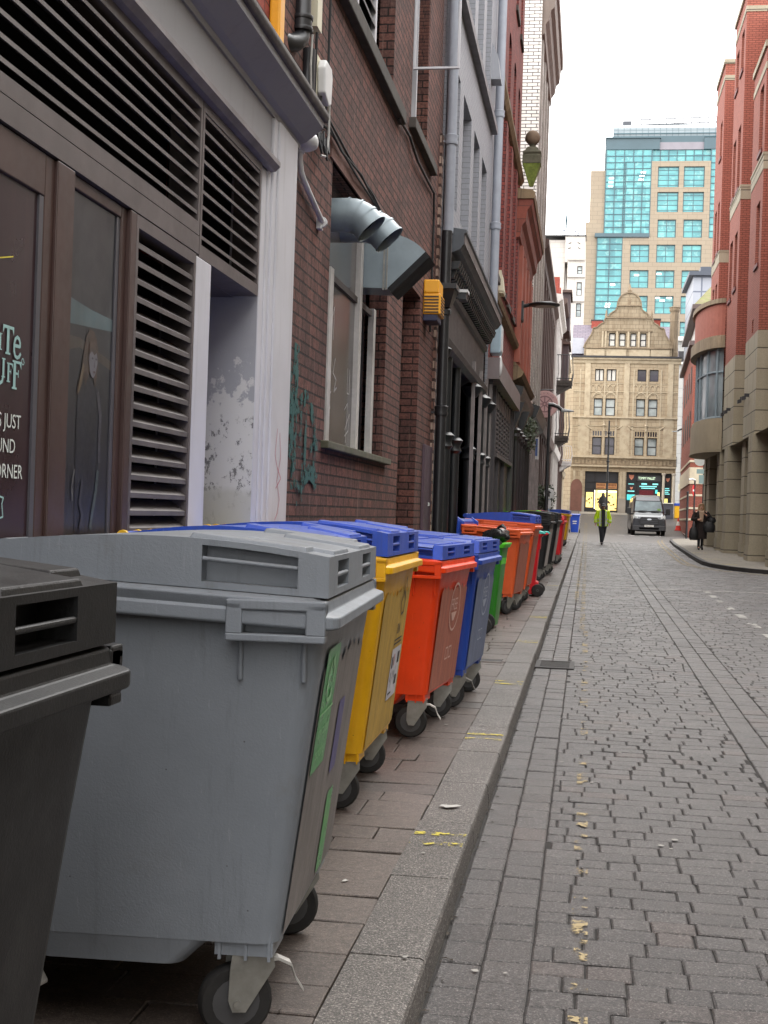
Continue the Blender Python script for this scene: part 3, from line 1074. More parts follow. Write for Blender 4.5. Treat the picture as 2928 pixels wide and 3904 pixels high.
def make_lid(t, lid_m, h, zr, SH, dome, kz):
    """lid: curved (or flat, with two raised panels) cover with grip recesses at the front corners and at the sides"""
    y1 = h - .036
    xf, xbk = .53, -.46
    L = MB()

    def top(x):
        s = (x - xbk) / (xf - xbk)
        if dome:
            return zr + SH * x + .028 + .105 * math.sin(PI * min(1, .10 + s * .62)) ** .9
        return zr + SH * x + .09
    zb = lambda x: zr + SH * x + .006
    N_ = 18
    # side grip recess between xa and xc
    xa, xc = .20, .45
    xs = sorted(set([xbk + (xf - xbk) * i / N_ for i in range(N_ + 1)] + [xa, xc]))
    ins = 0 if dome else .035
    # ridge near the front corners steps up
    for sy in (-1, 1):
        for a, b in zip(xs[:-1], xs[1:]):
            Y = sy * y1
            Yt = sy * (y1 - ins)
            if xa - 1e-6 <= a and b <= xc + 1e-6:
                for (za0, zb0, za1, zb1) in ((zb(a), zb(b), zb(a) + .018, zb(b) + .018), (top(a) - .016, top(b) - .016, top(a), top(b))):
                    yl = Y if za0 < zr + .03 else Yt
                    L.quad((a, Y, za0), (b, Y, zb0), (b, Yt if za0 > zr + .03 else Y, zb1), (a, Yt if za0 > zr + .03 else Y, za1))
            else:
                L.quad((a, Y, zb(a)), (b, Y, zb(b)), (b, Yt, top(b)), (a, Yt, top(a)))
        # recess interior
        q = sy * (y1 - .06)
        Y = sy * y1
        za, zc = zb(xa) + .018, top(xa) - .016
        zd, ze = zb(xc) + .018, top(xc) - .016
        L.quad((xa, q, za), (xc, q, zd), (xc, q, ze), (xa, q, zc))
        L.quad((xa, Y, za), (xc, Y, zd), (xc, q, zd), (xa, q, za))
        L.quad((xa, Y, zc), (xc, Y, ze), (xc, q, ze), (xa, q, zc))
        L.quad((xa, Y, za), (xa, q, za), (xa, q, zc), (xa, Y, zc))
        L.quad((xc, Y, zd), (xc, q, zd), (xc, q, ze), (xc, Y, ze))
        # grip bar across the recess
        L.tube([(xa, sy * (y1 - .004), (za + zc) / 2 + .012), (xc, sy * (y1 - .004), (zd + ze) / 2 + .012)], .007, 6)
    for a, b in zip(xs[:-1], xs[1:]):
        L.quad((a, -y1 + ins, top(a)), (b, -y1 + ins, top(b)), (b, y1 - ins, top(b)), (a, y1 - ins, top(a)))
    # front face with two grip recesses
    zf0, zf1 = zb(xf), top(xf)
    F_ = Frame((xf, 0, 0), (0, 1, 0), (1, 0, 0))
    holes = [(s - .12, s + .12, zf0 + .018, zf1 - .014, .07) for s in (-y1 * .5, y1 * .5)]
    wall_holes(L, F_, -y1, y1, zf0, zf1, holes, .07, back=True)
    for s in (-y1 * .5, y1 * .5):
        L.tube([(xf - .006, s - .12, (zf0 + zf1) / 2), (xf - .006, s + .12, (zf0 + zf1) / 2)], .007, 6)
    L.quad((xbk, -y1, zb(xbk)), (xbk, y1, zb(xbk)), (xbk, y1 - ins, top(xbk)), (xbk, -y1 + ins, top(xbk)))
    # shallow moulded steps on top beside the grips and corner shoulders
    def step(xp, xq, ya, yb, hh):
        L.hexa([(xp, ya, top(xp) - .004), (xq, ya, top(xq) - .004), (xq, yb, top(xq) - .004), (xp, yb, top(xp) - .004), (xp + .01, ya + .008, top(xp) + hh), (xq - .004, ya + .008, top(xq) + hh), (xq - .004, yb - .008, top(xq) + hh), (xp + .01, yb - .008, top(xp) + hh)])
    if dome:
        for sy in (-1, 1):
            a, b = sorted((sy * (y1 - .012), sy * (y1 - .15)))
            step(.16, .47, a, b, .014)
            a, b = sorted((sy * (y1 * .5 - .16), sy * (y1 * .5 + .16)))
            step(.28, xf - .005, a, b, .012)
    else:
        for a, b in ((-y1 + .06, -.02), (.02, y1 - .06)):
            step(xbk + .05, .14, a, b, .012)
            step(.18, xf - .06, a, b, .009)
    kz(L).build('lid', lid_m, t, bevel=.006)


def wheelie(name, label, loc, rz, body_m, lid_m, group='wheeled waste bins along the left pavement', lid_open=0., rim_m=None, lid=True, panel_m=None, wheel_m=None):
    """two-wheeled bin; the handle and wheels are at +x, the front at -x. Origin at ground below its middle."""
    t = lthing(name, label, 'bin', loc, rz, group)
    b = MB()
    b.smooth = True
    rings = [rrect(-.18, .17, -.205, .205, .03, .04), rrect(-.20, .19, -.215, .215, .2, .04), rrect(-.245, .235, -.255, .255, .75, .045), rrect(-.27, .26, -.27, .27, .985, .045)]
    b.loft(rings, True, False)
    b.smooth = False
    # foot well and axle housing
    b.hexa([(.12, -.2, .04), (.235, -.2, .06), (.235, .2, .06), (.12, .2, .04), (.17, -.2, .25), (.235, -.2, .22), (.235, .2, .22), (.17, .2, .25)])
    b.build('body', body_m, t, bevel=.006)
    r_ = MB()
    r_.loft([rrect(-.285, .27, -.285, .285, .945, .05), rrect(-.305, .30, -.295, .295, .985, .05), rrect(-.305, .30, -.295, .295, 1.0, .05), rrect(-.26, .26, -.255, .255, 1.0, .05), rrect(-.25, .25, -.245, .245, .75, .05)], False, True)
    r_.build('rim', rim_m or body_m, t, bevel=.004)
    hd = MB()
    hd.tube([(.33, -.2, 1.0), (.36, -.2, 1.0), (.36, .2, 1.0), (.33, .2, 1.0)], .017, 8)
    for y in (-.2, 0, .2):
        hd.tube([(.27, y, .985), (.36, y, 1.0)], .016, 6)
    hd.build('handle', rim_m or body_m, t, smooth=True)
    if lid:
        L = MB()
        ca, sa = math.cos(lid_open), math.sin(lid_open)

        def tp(x, y, z):
            dx, dz = x - .31, z - 1.0
            return (.31 + dx * ca - dz * sa, y, 1.0 - dx * sa + dz * ca)
        prof = [(.33, 1.012), (.30, 1.03), (.1, 1.075), (-.12, 1.075), (-.28, 1.035), (-.325, 1.012), (-.325, 1.0), (.33, 1.0)]
        L.prism([tp(x, -.3, z) for x, z in prof], [tp(x, .3, z) for x, z in prof])
        for y in (-.16, .16):
            L.tube([tp(.30, y, 1.03), tp(.36, y, 1.03), tp(.385, y, 1.0)], .014, 6)
        L.build('lid', lid_m, t, bevel=.012)
    for sy in (-1, 1):
        wh = MB()
        wh.lathe((.235, sy * .285, .1), [(.06, -.028), (.092, -.026), (.1, -.012), (.1, .012), (.092, .026), (.06, .028)], 22, 'y')
        wo_ = wh.build('wheel', M_RUBBER, t, smooth=True)
        hb = MB()
        hb.lathe((.235, sy * .285, .1), [(.001, -.026), (.02, -.03), (.03, -.018), (.062, -.02), (.064, -.028), (.064, .028), (.062, .02), (.03, .018), (.02, .03), (.001, .026)], 16, 'y')
        hb.build('rim', wheel_m or M_WHEEL, wo_, smooth=True)
    ax = MB()
    ax.cyl((.235, -.27, .1), (.235, .27, .1), .011, 8)
    ax.build('axle', M_ZINC, t)
    if panel_m:
        fx = lambda z: .198 + .055 * (z - .2) / .55
        jagged_panel('worn_front', t, panel_m, fx, -.17, .17, .3, .86, 5)
    return t


pv = lambda y: gz(y) + .10
F_GREY = scuffed('grey_front_scuffed', (124, 118, 116), (92, 86, 92))
F_YEL = scuffed('yellow_front_scuffed', (184, 148, 58), (128, 96, 44), .5)
F_ORA = scuffed('orange_front_scuffed', (168, 98, 78), (130, 84, 76))
F_BLU = scuffed('blue_front_scuffed', (104, 114, 142), (140, 148, 168))
F_WHI = scuffed('white_front_scuffed', (176, 170, 166), (120, 112, 110))


# local frame of the front panel of a big bin (u along the width, z up, d outwards)
def front_frame(kx=1., H=0.):
    def F(u, z, d=0.):
        return Vector(((.415 + .107 * (z - .27) / (.86 + H)) * kx + d, u, z))
    return F


def sticker(parent, name, mat, F, u0, u1, z0, z1, d, bev=0.):
    mb = MB()
    e = bev
    mb.poly([F(u0 + e, z0, d), F(u1 - e, z0, d), F(u1, z0 + e, d), F(u1, z1 - e, d), F(u1 - e, z1, d), F(u0 + e, z1, d), F(u0, z1 - e, d), F(u0, z0 + e, d)])
    return mb.build(name, mat, parent)


M_WHT = paint('white_print', (214, 212, 206), .6, .2, 6)
M_STG = paint('green_sticker', (22, 146, 52), .3, .2, 6, grime=.2, grgb=(80, 120, 84))
M_STL = paint('pale_green_print', (150, 206, 150), .4, .15, 6)
M_INK = paint('black_print', (34, 32, 34), .6, .2, 6)
M_NOTICE = paint('white_notice', (196, 194, 202), .35, .12, 5, grime=.2, grgb=(140, 136, 140))
M_REDP = paint('red_print', (168, 40, 48), .5, .2, 6)
M_PURP = paint('purple_print', (84, 78, 128), .5, .2, 6)

GB = 'wheeled waste bins along the left pavement'
big_bin('wheeled_bin', 'black four-wheeled bin nearest the camera, cut off at the left edge', (-1.345, 1.665, pv(1.6)), R(0), M_BLACK, M_BLACK, brakes=(0, 0, 0, 0))
grey = big_bin('wheeled_bin', 'large grey four-wheeled bin with arched grey lid and green recycling sticker', (-1.208, 3.925, pv(3.95)), R(3.3), M_GREY, M_GREY, F_GREY, turns=(.35, -.3, .2, .4), brakes=(1, 1, 0, 0))
F = front_frame()
s1 = sticker(grey, 'recycling_sticker', M_STG, F, -.45, -.19, .70, 1.04, .007, .012)
mb = text_mesh('dry mixed', .050, F, -.425, .795, .0085)
mb2 = text_mesh('recycling', .052, F, -.425, .735, .0085)
mb.add(mb2.v, mb2.f)
ribbon(mb, F, [(-.45, .862), (-.19, .862)], .006, .0085)
for k in range(3):                           # three chasing arrows
    a0 = R(90 + 120 * k)
    pts = [(-.32 + .055 * math.cos(a0 + R(q)), .945 + .055 * math.sin(a0 + R(q))) for q in range(20, 100, 15)]
    ribbon(mb, F, pts, .014, .0085)
    e = pts[-1]
    mb.poly([F(e[0] + .022 * math.cos(a0 + R(95)), e[1] + .022 * math.sin(a0 + R(95)), .009), F(e[0] - .022 * math.cos(a0 + R(95)), e[1] - .022 * math.sin(a0 + R(95)), .009), F(e[0] + .03 * math.cos(a0 + R(190)), e[1] + .03 * math.sin(a0 + R(190)), .009)])
mb.build('print', M_STL, s1)
sticker(grey, 'torn_sticker', M_STG, F, .08, .22, .30, .55, .007, .01)
sticker(grey, 'faded_sticker', M_PURP, F, .02, .16, .62, .84, .007, .01)
yel1 = big_bin('wheeled_bin', 'yellow bin with blue lid squeezed between the grey bin and the grimy yellow bin', (-1.345, 5.275, pv(5.2)), R(1.2), M_YELLOW, M_BLUE, F_YEL, M_YCAP, turns=(.5, .1, -.3, .2), kx=.74)
sticker(yel1, 'striped_sticker', M_NOTICE, front_frame(.74), .28, .46, .55, 1.0, .007, .01)
sticker(yel1, 'red_sticker', M_REDP, front_frame(.74), .30, .44, .70, .80, .0085, .005)
yel2 = big_bin('wheeled_bin', 'grimy yellow bin with blue lid and a white notice on its front', (-1.372, 6.61, pv(6.6)), R(0.6), M_YELLOW, M_BLUE, F_YEL, M_YCAP, turns=(.15, -.12, .3, -.2), brakes=(0, 0, 0, 0), kx=.9)
F = front_frame(.9)
s2 = sticker(yel2, 'notice', M_NOTICE, F, .06, .40, .44, .70, .007, .006)
mb = MB()
for a, b, c, d in ((.09, .13, .60, .66), (.10, .115, .53, .58), (.29, .36, .61, .67), (.28, .35, .50, .55), (.09, .2, .465, .475)):
    mb.quad(F(a, c, .0085), F(b, c, .0085), F(b, d, .0085), F(a, d, .0085))
ribbon(mb, F, [(.13, .5), (.2, .58), (.24, .54), (.27, .6)], .006, .0086)
mb.build('print', M_INK, s2)
mb = MB()
mb.quad(F(.16, .61, .0087), F(.18, .61, .0087), F(.18, .67, .0087), F(.16, .67, .0087))
mb.build('print', M_REDP, s2)
mb = MB()
ribbon(mb, F, [(.14, .93), (.22, .99), (.30, .95), (.28, .88), (.2, .87), (.14, .93)], .012, .007)
ribbon(mb, F, [(.2, .99), (.25, 1.06), (.3, 1.0)], .01, .0072)
t1 = text_mesh('BIN', .075, F, .13, .775, .007)
mb.add(t1.v, t1.f)
for q in range(2):
    mb.quad(F(.08, .74 - q * .02, .007), F(.36, .74 - q * .02, .007), F(.36, .748 - q * .02, .007), F(.08, .748 - q * .02, .007))
mb.build('print', M_INK, yel2)


def oval_logo(t, kx, H, m, u=.05, z=.78):
    F_ = front_frame(kx, H)
    mb = MB()
    ribbon(mb, F_, [(u + .17 * math.cos(R(a)), z + .15 * math.sin(R(a))) for a in range(0, 361, 12)], .014, .007)
    t1 = text_mesh('FREE', .11, F_, u - .135, z - .02, .0072)
    mb.add(t1.v, t1.f)
    mb.poly([F_(u - .1, z - .035, .0072), F_(u + .1, z - .035, .0072), F_(u + .02, z - .09, .0072), F_(u - .04, z - .09, .0072)])
    for q in (-.12, 0.0):
        ribbon(mb, F_, [(u + q, z - .26), (u + q + .08, z - .26), (u + q + .08, z - .33), (u + q, z - .33), (u + q, z - .26)], .01, .007)
    mb.build('print', m, t)


ora = big_bin('wheeled_bin', 'bright orange bin with flat blue two-panel lid and white oval print', (-1.215, 8.61, pv(8.6)), R(-4.3), M_ORANGE, M_BLUE, F_ORA, None, W=1.26, dome=False, turns=(.12, .5, .2, -.2), kx=.78, H=-.09)
oval_logo(ora, .78, -.09, paint('pale_print', (214, 176, 164), .6, .15, 6))
blu = big_bin('wheeled_bin', 'dark blue bin with flat blue lid just beyond the bright orange one', (-1.115, 9.92, pv(9.9)), R(-3), M_NAVY, M_BLUE, F_BLU, None, W=1.26, dome=False, turns=(.5, .25, .3, .2), kx=.78, H=-.09)
oval_logo(blu, .78, -.09, paint('pale_blue_print', (168, 176, 196), .6, .15, 6))
wheelie('wheelie_bin', 'black two-wheeled bin standing right against the green wheelie bin', (-1.34, 15.12, pv(15.1)), R(0), M_BLACK, M_BLACK, group=GB)
wheelie('wheelie_bin', 'green two-wheeled bin with lime rim and a black sack on top', (-1.20, 15.78, pv(15.8)), R(176), M_GREEN, M_LIME, group=GB, rim_m=M_LIME, lid=False)
big_bin('wheeled_bin', 'pale orange bin standing open, its blue lid hanging behind', (-1.215, 18.22, pv(18.2)), R(-5), M_ORANGE2, M_BLUE, F_ORA, None, W=1.26, dome=False, lid=False, open_lid=M_BLUE, turns=(.9, -.5, .3, .2), kx=.78, H=-.06)
big_bin('wheeled_bin', 'orange bin with arched blue lid behind the open orange bin', (-1.245, 20.0, pv(20)), R(-2), M_ORANGE2, M_BLUE, F_ORA, None, turns=(.6, -.5, .3, .2))
wheelie('wheelie_bin', 'red two-wheeled bin with teal lid', (-.98, 21.75, pv(21.7)), R(0), M_RED, M_TEAL, group=GB)
big_bin('wheeled_bin', 'black bin with pale rubbed front, next to the red wheelie bin', (-1.195, 26.4, pv(26.4)), R(-2), M_BLACK, M_BLACK, F_WHI, None, turns=(.6, -.9, .3, .2))
big_bin('wheeled_bin', 'second black bin past the red wheelie bin, right before the lime lid', (-1.11, 28.9, pv(28.9)), R(-2), M_BLACK, M_BLACK, F_WHI, None, turns=(.6, -.8, .3, .2))
big_bin('wheeled_bin', 'black bin with a lime green lid close to the wall', (-1.30, 30.6, pv(30.6)), R(1), M_BLACK, M_LIME, None, None, turns=(.6, .5, .3, .2))
big_bin('wheeled_bin', 'black bin with a red lid close to the wall', (-1.32, 32.1, pv(32.1)), R(1), M_BLACK, M_RED, None, None, turns=(.6, .5, .3, .2))
big_bin('wheeled_bin', 'narrow red four-wheeled bin beyond the black ones', (-.96, 34.35, pv(34.3)), R(-2), M_RED, M_RED, None, None, W=1.2, dome=False, turns=(.6, -.8, .3, .2), kx=.78, H=-.06)
big_bin('wheeled_bin', 'yellow bin with arched blue lid far down the pavement', (-1.15, 50.0, pv(50)), R(-2), M_YELLOW, M_BLUE, None, None, turns=(.6, -.8, .3, .2))
wb = wheelie('wheelie_bin', 'blue wheelie bin at the far end of the row', (-.70, 76, pv(76)), R(90), M_BLUE, M_NAVY, group=GB)
mb = MB()
ff = lambda u, z, d: Vector((-.2 - .045 * (z - .2) / .55 - d, u, z))
for a, b, c, d in ((-.12, .12, .62, .68), (-.1, .1, .5, .56)):
    mb.quad(ff(a, c, .004), ff(b, c, .004), ff(b, d, .004), ff(a, d, .004))
mb.build('print', M_WHT, wb)

# black sack on the green bin
sk = MB()
prs = []
for i in range(9):
    t_ = PI * i / 8
    ring = []
    for k in range(14):
        a = 2 * PI * k / 14
        r = .14 * math.sin(t_) * (1 + .16 * math.sin(3 * a + i) + .1 * math.sin(7 * a + 2 * i)) + .004
        ring.append((-1.06 + r * 1.1 * math.cos(a) + .006 * i, 15.68 + r * 1.0 * math.sin(a), pv(15.8) + 1.0 + .08 - .09 * math.cos(t_)))
    prs.append(ring)
sk.loft(prs)
sk.tube([(-1.03, 15.66, pv(15.8) + 1.14), (-1.02, 15.65, pv(15.8) + 1.18), (-.97, 15.62, pv(15.8) + 1.20), (-.93, 15.6, pv(15.8) + 1.17)], [.025, .015, .025, .01], 8)
o = sk.build('rubbish_sack', paint('black_polythene', (26, 26, 28), .28, .3, 9, bump=.5, bs=30), smooth=True)
tag(o, 'knotted black rubbish sack on top of the green wheelie bin', 'rubbish sack')
# ================================================================== left side of the street
M_BRICK_D = masonry('brown_brick', (116, 76, 67), (88, 61, 56), (38, 29, 27), .225, .075, .007, .85, 1.0, .010, soot=.45, soot_rgb=(42, 35, 34), stain=.35, grain=.55, streak=.5, streak_rgb=(142, 116, 106), squash=0)
M_BRICK_R = masonry('bright_red_brick', (168, 82, 70), (150, 72, 62), (92, 56, 50), .225, .075, .006, .85, .6, .005, soot=.25, soot_rgb=(80, 50, 46), stain=.2, grain=.3)
M_BRICK_M = masonry('red_brick', (142, 74, 68), (118, 62, 58), (72, 48, 46), .225, .075, .008, .85, .6, .006, soot=.4, soot_rgb=(52, 40, 40), stain=.3, grain=.3)
M_TERRA = masonry('terracotta', (142, 74, 58), (126, 66, 54), (80, 50, 44), .6, .3, .008, .6, .4, .004, soot=.35, soot_rgb=(70, 46, 40), stain=.25)
M_GLAZED = masonry('white_glazed_brick', (226, 223, 217), (210, 207, 201), (78, 74, 74), .30, .098, .012, .35, .6, .006, soot=.15, soot_rgb=(120, 114, 110), stain=.12, grain=.06)
M_GREYB = masonry('grey_painted_brick', (150, 151, 157), (145, 146, 152), (120, 121, 127), .225, .075, .005, .6, .4, .004, soot=.25, soot_rgb=(120, 118, 124), stain=.2, grain=.1)
M_GREYP = paint('grey_paint', (147, 149, 156), .5, .12, 2, grime=.4, grgb=(104, 100, 104), streak=True, local=False, bump=.15, bs=18)
M_FASC = paint('grey_fascia', (146, 145, 149), .55, .1, 1.5, grime=.25, grgb=(110, 106, 108), streak=True, local=False, bump=.12, bs=30)
M_WHITEP = paint('white_paint', (196, 195, 200), .5, .1, 2, grime=.3, grgb=(140, 134, 132), streak=True, local=False, bump=.15, bs=22)
M_COPING = paint('dirty_coping', (112, 106, 103), .8, .4, 6, grime=.8, grgb=(46, 42, 40), local=False, bump=.6, bs=25)
M_LOUV = paint('louvre_metal', (98, 90, 89), .45, .25, 5, grime=.5, grgb=(72, 64, 62), local=False, metal=.2, scratch=.25)
M_SLAT = paint('louvre_slat', (104, 98, 97), .45, .3, 7, grime=.5, grgb=(60, 54, 54), local=False, metal=.2, scratch=.3)
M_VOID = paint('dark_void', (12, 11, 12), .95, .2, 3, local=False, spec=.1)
M_BROWN = paint('brown_frame', (66, 46, 42), .4, .25, 5, grime=.4, grgb=(58, 42, 40), local=False, scratch=.3, streak=True)
M_MAROON = paint('maroon_vinyl', (54, 36, 41), .3, .25, 1.2, grime=.3, grgb=(78, 52, 52), local=False, streak=True, spec=.3)
M_SHOPGL = glassy('shop_glass', (30, 33, 38), .12, .6, .9, .25, bright=(48, 56, 62))
M_BLACKP = paint('black_shopfront', (25, 27, 30), .42, .3, 3, grime=.3, grgb=(58, 58, 60), local=False, streak=True)
M_BLACKG = glassy('dark_shop_glass', (15, 17, 19), .15, .4, 1.2, .3)
M_GLASS = glassy('street_glass', (96, 106, 112), .07, .4, .5, .7, bright=(150, 160, 164))
M_DGLASS = glassy('dark_street_glass', (46, 46, 50), .08, .5, .8, .6)
M_SILL = paint('mossy_stone', (92, 88, 74), .9, .35, 9, grime=.6, grgb=(60, 66, 40), local=False, bump=.7, bs=40)
M_SILLD = paint('dark_stone', (74, 68, 64), .9, .35, 7, grime=.5, grgb=(42, 40, 36), local=False, bump=.6, bs=40)
M_STONE = masonry('weathered_stone', (142, 122, 96), (126, 108, 86), (88, 76, 64), .7, .34, .008, .85, .5, .006, soot=.5, soot_rgb=(68, 58, 48), stain=.4)
M_ROOF = paint('roof_felt', (84, 80, 82), .9, .2, 2, local=False)
M_PBLK = paint('black_pipe', (34, 34, 37), .35, .25, 6, grime=.25, grgb=(74, 70, 70), local=False)
M_PGRY = paint('grey_pipe', (146, 150, 160), .45, .12, 4, grime=.3, grgb=(104, 102, 106), local=False)
M_DUCT = paint('galvanised_duct', (134, 146, 152), .42, .15, 3, metal=.25, grime=.3, grgb=(88, 94, 96), local=False)
M_CREAM = paint('cream_plastic', (206, 200, 176), .5, .1, 5, local=False)
M_AMBER = paint('amber_plastic', (232, 164, 36), .4, .1, 5, grime=.15, grgb=(150, 112, 50), local=False)
M_WPLAS = paint('white_plastic', (206, 206, 206), .45, .1, 6, grime=.25, grgb=(130, 126, 124), local=False)
M_CABLE = paint('black_cable', (24, 24, 26), .6, .2, 10, local=False)
M_WCABLE = paint('white_cable', (176, 174, 170), .6, .2, 10, local=False)


def mass(parent, F, u0, u1, z1, depth, mat, roof=True, d=-.0, z0=-.4):
    """the rest of a building behind its front: end walls and a roof"""
    m = MB()
    for u in (u0, u1):
        m.quad(F(u, z0, d - .02), F(u, z0, -depth), F(u, z1, -depth), F(u, z1, d - .02))
    m.quad(F(u0, z0, -depth), F(u1, z0, -depth), F(u1, z1, -depth), F(u0, z1, -depth))
    m.build('side_wall', mat, parent)
    if roof:
        m = MB()
        m.quad(F(u0, z1 - .02, -.05), F(u1, z1 - .02, -.05), F(u1, z1 - .02, -depth), F(u0, z1 - .02, -depth))
        m.build('roof', M_ROOF, parent)


FS = Frame((-1.8, 0, 0), (0, 1, 0), (1, 0, 0))
FB = Frame((-1.85, 0, 0), (0, 1, 0), (1, 0, 0))

# ---------------------------------------------------------------- grey painted shop with louvres
shop = thing('shop_building', 'grey painted shopfront with dark louvres and brown-framed window, red brick above', 'building', (-1.8, 4.5, gz(4.5)))
m = MB()
wall_holes(m, FB, -6, 7.6, 3.6, 9.5, [])
m.build('wall', M_BRICK_R, shop)
mass(shop, FB, -6, 7.58, 9.5, 7, M_BRICK_R)
# fascia, torus and cornice
m = MB()
fbox(m, FS, -6, 7.36, 3.46, 3.78, -.3, 0)
m.build('fascia', M_FASC, shop)
m = MB()
sweep(m, FS, -6, 7.24, [(0, 3.40), (.035, 3.405), (.06, 3.43), (.06, 3.455), (.035, 3.48), (0, 3.485)])
m.build('moulding', paint('worn_moulding', (132, 126, 128), .5, .35, 5, grime=.5, grgb=(66, 60, 60), local=False), shop, smooth=False)
m = MB()
sweep(m, FS, -6, 7.93, [(-.1, 3.715), (.012, 3.715), (.016, 3.745), (.05, 3.76), (.10, 3.80), (.15, 3.84), (.155, 3.875), (-.1, 3.875)])
m.build('cornice', M_FASC, shop)
m = MB()
sweep(m, FS, -6, 7.95, [(-.1, 3.877), (.17, 3.877), (.185, 3.905), (.18, 3.935), (.12, 3.952), (-.1, 4.0)])
m.build('coping', M_COPING, shop, bevel=.008)


def louvre_panel(y0, y1, z0, z1, zs, deep, name='louvre_panel', lip=.016, rail=.05):
    m = MB()
    fbox(m, FS, y0, y1, z0 - rail, z0, -.14, .004)
    fbox(m, FS, y0, y1, z1, z1 + rail, -.14, .004)
    fbox(m, FS, y0, y0 + .028, z0, z1, -.14, .004)
    fbox(m, FS, y1 - .028, y1, z0, z1, -.14, .004)
    o = m.build(name, M_LOUV, shop)
    m = MB()
    for z in zs:
        pr = [(0, z), (0, z + lip), (-deep, z + lip + deep * .62), (-deep, z + deep * .62)]
        m.prism([FS(y0 + .028, b, a) for a, b in pr], [FS(y1 - .028, b, a) for a, b in pr])
    m.build('slats', M_SLAT, o)
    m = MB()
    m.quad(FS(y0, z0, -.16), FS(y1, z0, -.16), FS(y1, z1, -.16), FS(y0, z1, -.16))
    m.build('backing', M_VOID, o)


louvre_panel(-2, 5.935, 2.84, 3.355, [2.871 + .0703 * k for k in range(7)], .045, rail=.06)
louvre_panel(5.945, 7.05, 2.745, 3.355, [2.775 + .0703 * k for k in range(9)], .045, rail=.06)
louvre_panel(5.09, 5.90, .9, 2.64, [.93 + .071 * k for k in range(24)], .075, lip=.02)
m = MB()
fbox(m, FS, -2, 5.93, 2.695, 2.775, -.12, .006)
fbox(m, FS, -2, 7.06, 3.418, 3.46, -.3, -.004)
m.build('rail', M_LOUV, shop)
# brown window frames
m = MB()
for a, b, d in ((4.21, 4.29, -.006), (4.29, 4.44, .006), (4.96, 5.02, -.012), (5.02, 5.085, .006), (1.9, 2.0, .01)):
    fbox(m, FS, a, b, .75, 2.69, -.12, d)
fbox(m, FS, 2.0, 4.21, 2.55, 2.69, -.12, -.005)
fbox(m, FS, 4.44, 4.96, 2.645, 2.69, -.12, -.012)
fbox(m, FS, 2.0, 4.21, .75, .85, -.12, -.006)
fbox(m, FS, 4.44, 4.96, .75, .85, -.12, -.012)
m.build('window_frame', M_BROWN, shop, bevel=.004)
m = MB()
fbox(m, FS, 4.175, 4.208, .86, 2.548, -.07, -.008)
fbox(m, FS, 4.925, 4.958, .86, 2.643, -.09, -.018)
m.build('glazing_bead', paint('grey_bead', (74, 72, 78), .4, .2, 5, local=False), shop)
pane = MB()
pane.quad(FS(2.0, .85, -.016), FS(4.2, .85, -.016), FS(4.2, 2.55, -.016), FS(2.0, 2.55, -.016))
pane = pane.build('window_pane', M_MAROON, shop)
p2 = MB()
p2.quad(FS(4.44, .85, -.026), FS(4.95, .85, -.026), FS(4.95, 2.645, -.026), FS(4.44, 2.645, -.026))
p2 = p2.build('window_pane', M_SHOPGL, shop)
m = MB()
fbox(m, FS, -6, 7.85, -.3, .9, -.3, -.02)
m.build('stall_riser', M_BROWN, shop)
# lettering on the maroon pane; serif capitals built stroke by stroke
M_MINT = paint('mint_lettering', (150, 186, 184), .5, .12, 8, local=False)
M_CRLET = paint('cream_lettering', (206, 212, 206), .5, .1, 8, local=False)
m = MB()
dl = -.013


def bar(u0, u1, z0, z1, dd=0):
    m.quad(FS(u0, z0, dl + dd), FS(u1, z0, dl + dd), FS(u1, z1, dl + dd), FS(u0, z1, dl + dd))


def serif_I(u, z0, z1, wd):
    s_ = (z1 - z0) * .07
    bar(u - wd / 2, u + wd / 2, z0 + s_ * .8, z1 - s_ * .8)
    bar(u - wd, u + wd, z0, z0 + s_, .0004)
    bar(u - wd, u + wd, z1 - s_, z1, .0004)


def letter_T(u, z0, z1, wd, hw):
    h_ = z1 - z0
    bar(u - wd / 2, u + wd / 2, z0 + .004, z1 - .004)
    bar(u - wd, u + wd, z0, z0 + h_ * .07, .0004)
    bar(u - hw, u + hw, z1 - h_ * .11, z1, .0006)
    for s_ in (-1, 1):
        m.poly([FS(u + s_ * hw, z1, dl + .0008), FS(u + s_ * hw, z1 - h_ * .3, dl + .0008), FS(u + s_ * hw * .72, z1 - h_ * .1, dl + .0008)])


def letter_F(u, z0, z1, wd, hw):
    h_ = z1 - z0
    serif_I(u, z0, z1, wd)
    bar(u, u + hw, z1 - h_ * .09, z1, .0006)
    m.poly([FS(u + hw, z1, dl + .0008), FS(u + hw, z1 - h_ * .28, dl + .0008), FS(u + hw * .72, z1 - h_ * .08, dl + .0008)])
    zc = (z0 + z1) / 2 + h_ * .02
    bar(u, u + hw * .55, zc, zc + h_ * .08, .0006)
    bar(u + hw * .5, u + hw * .6, zc - h_ * .09, zc + h_ * .17, .0008)


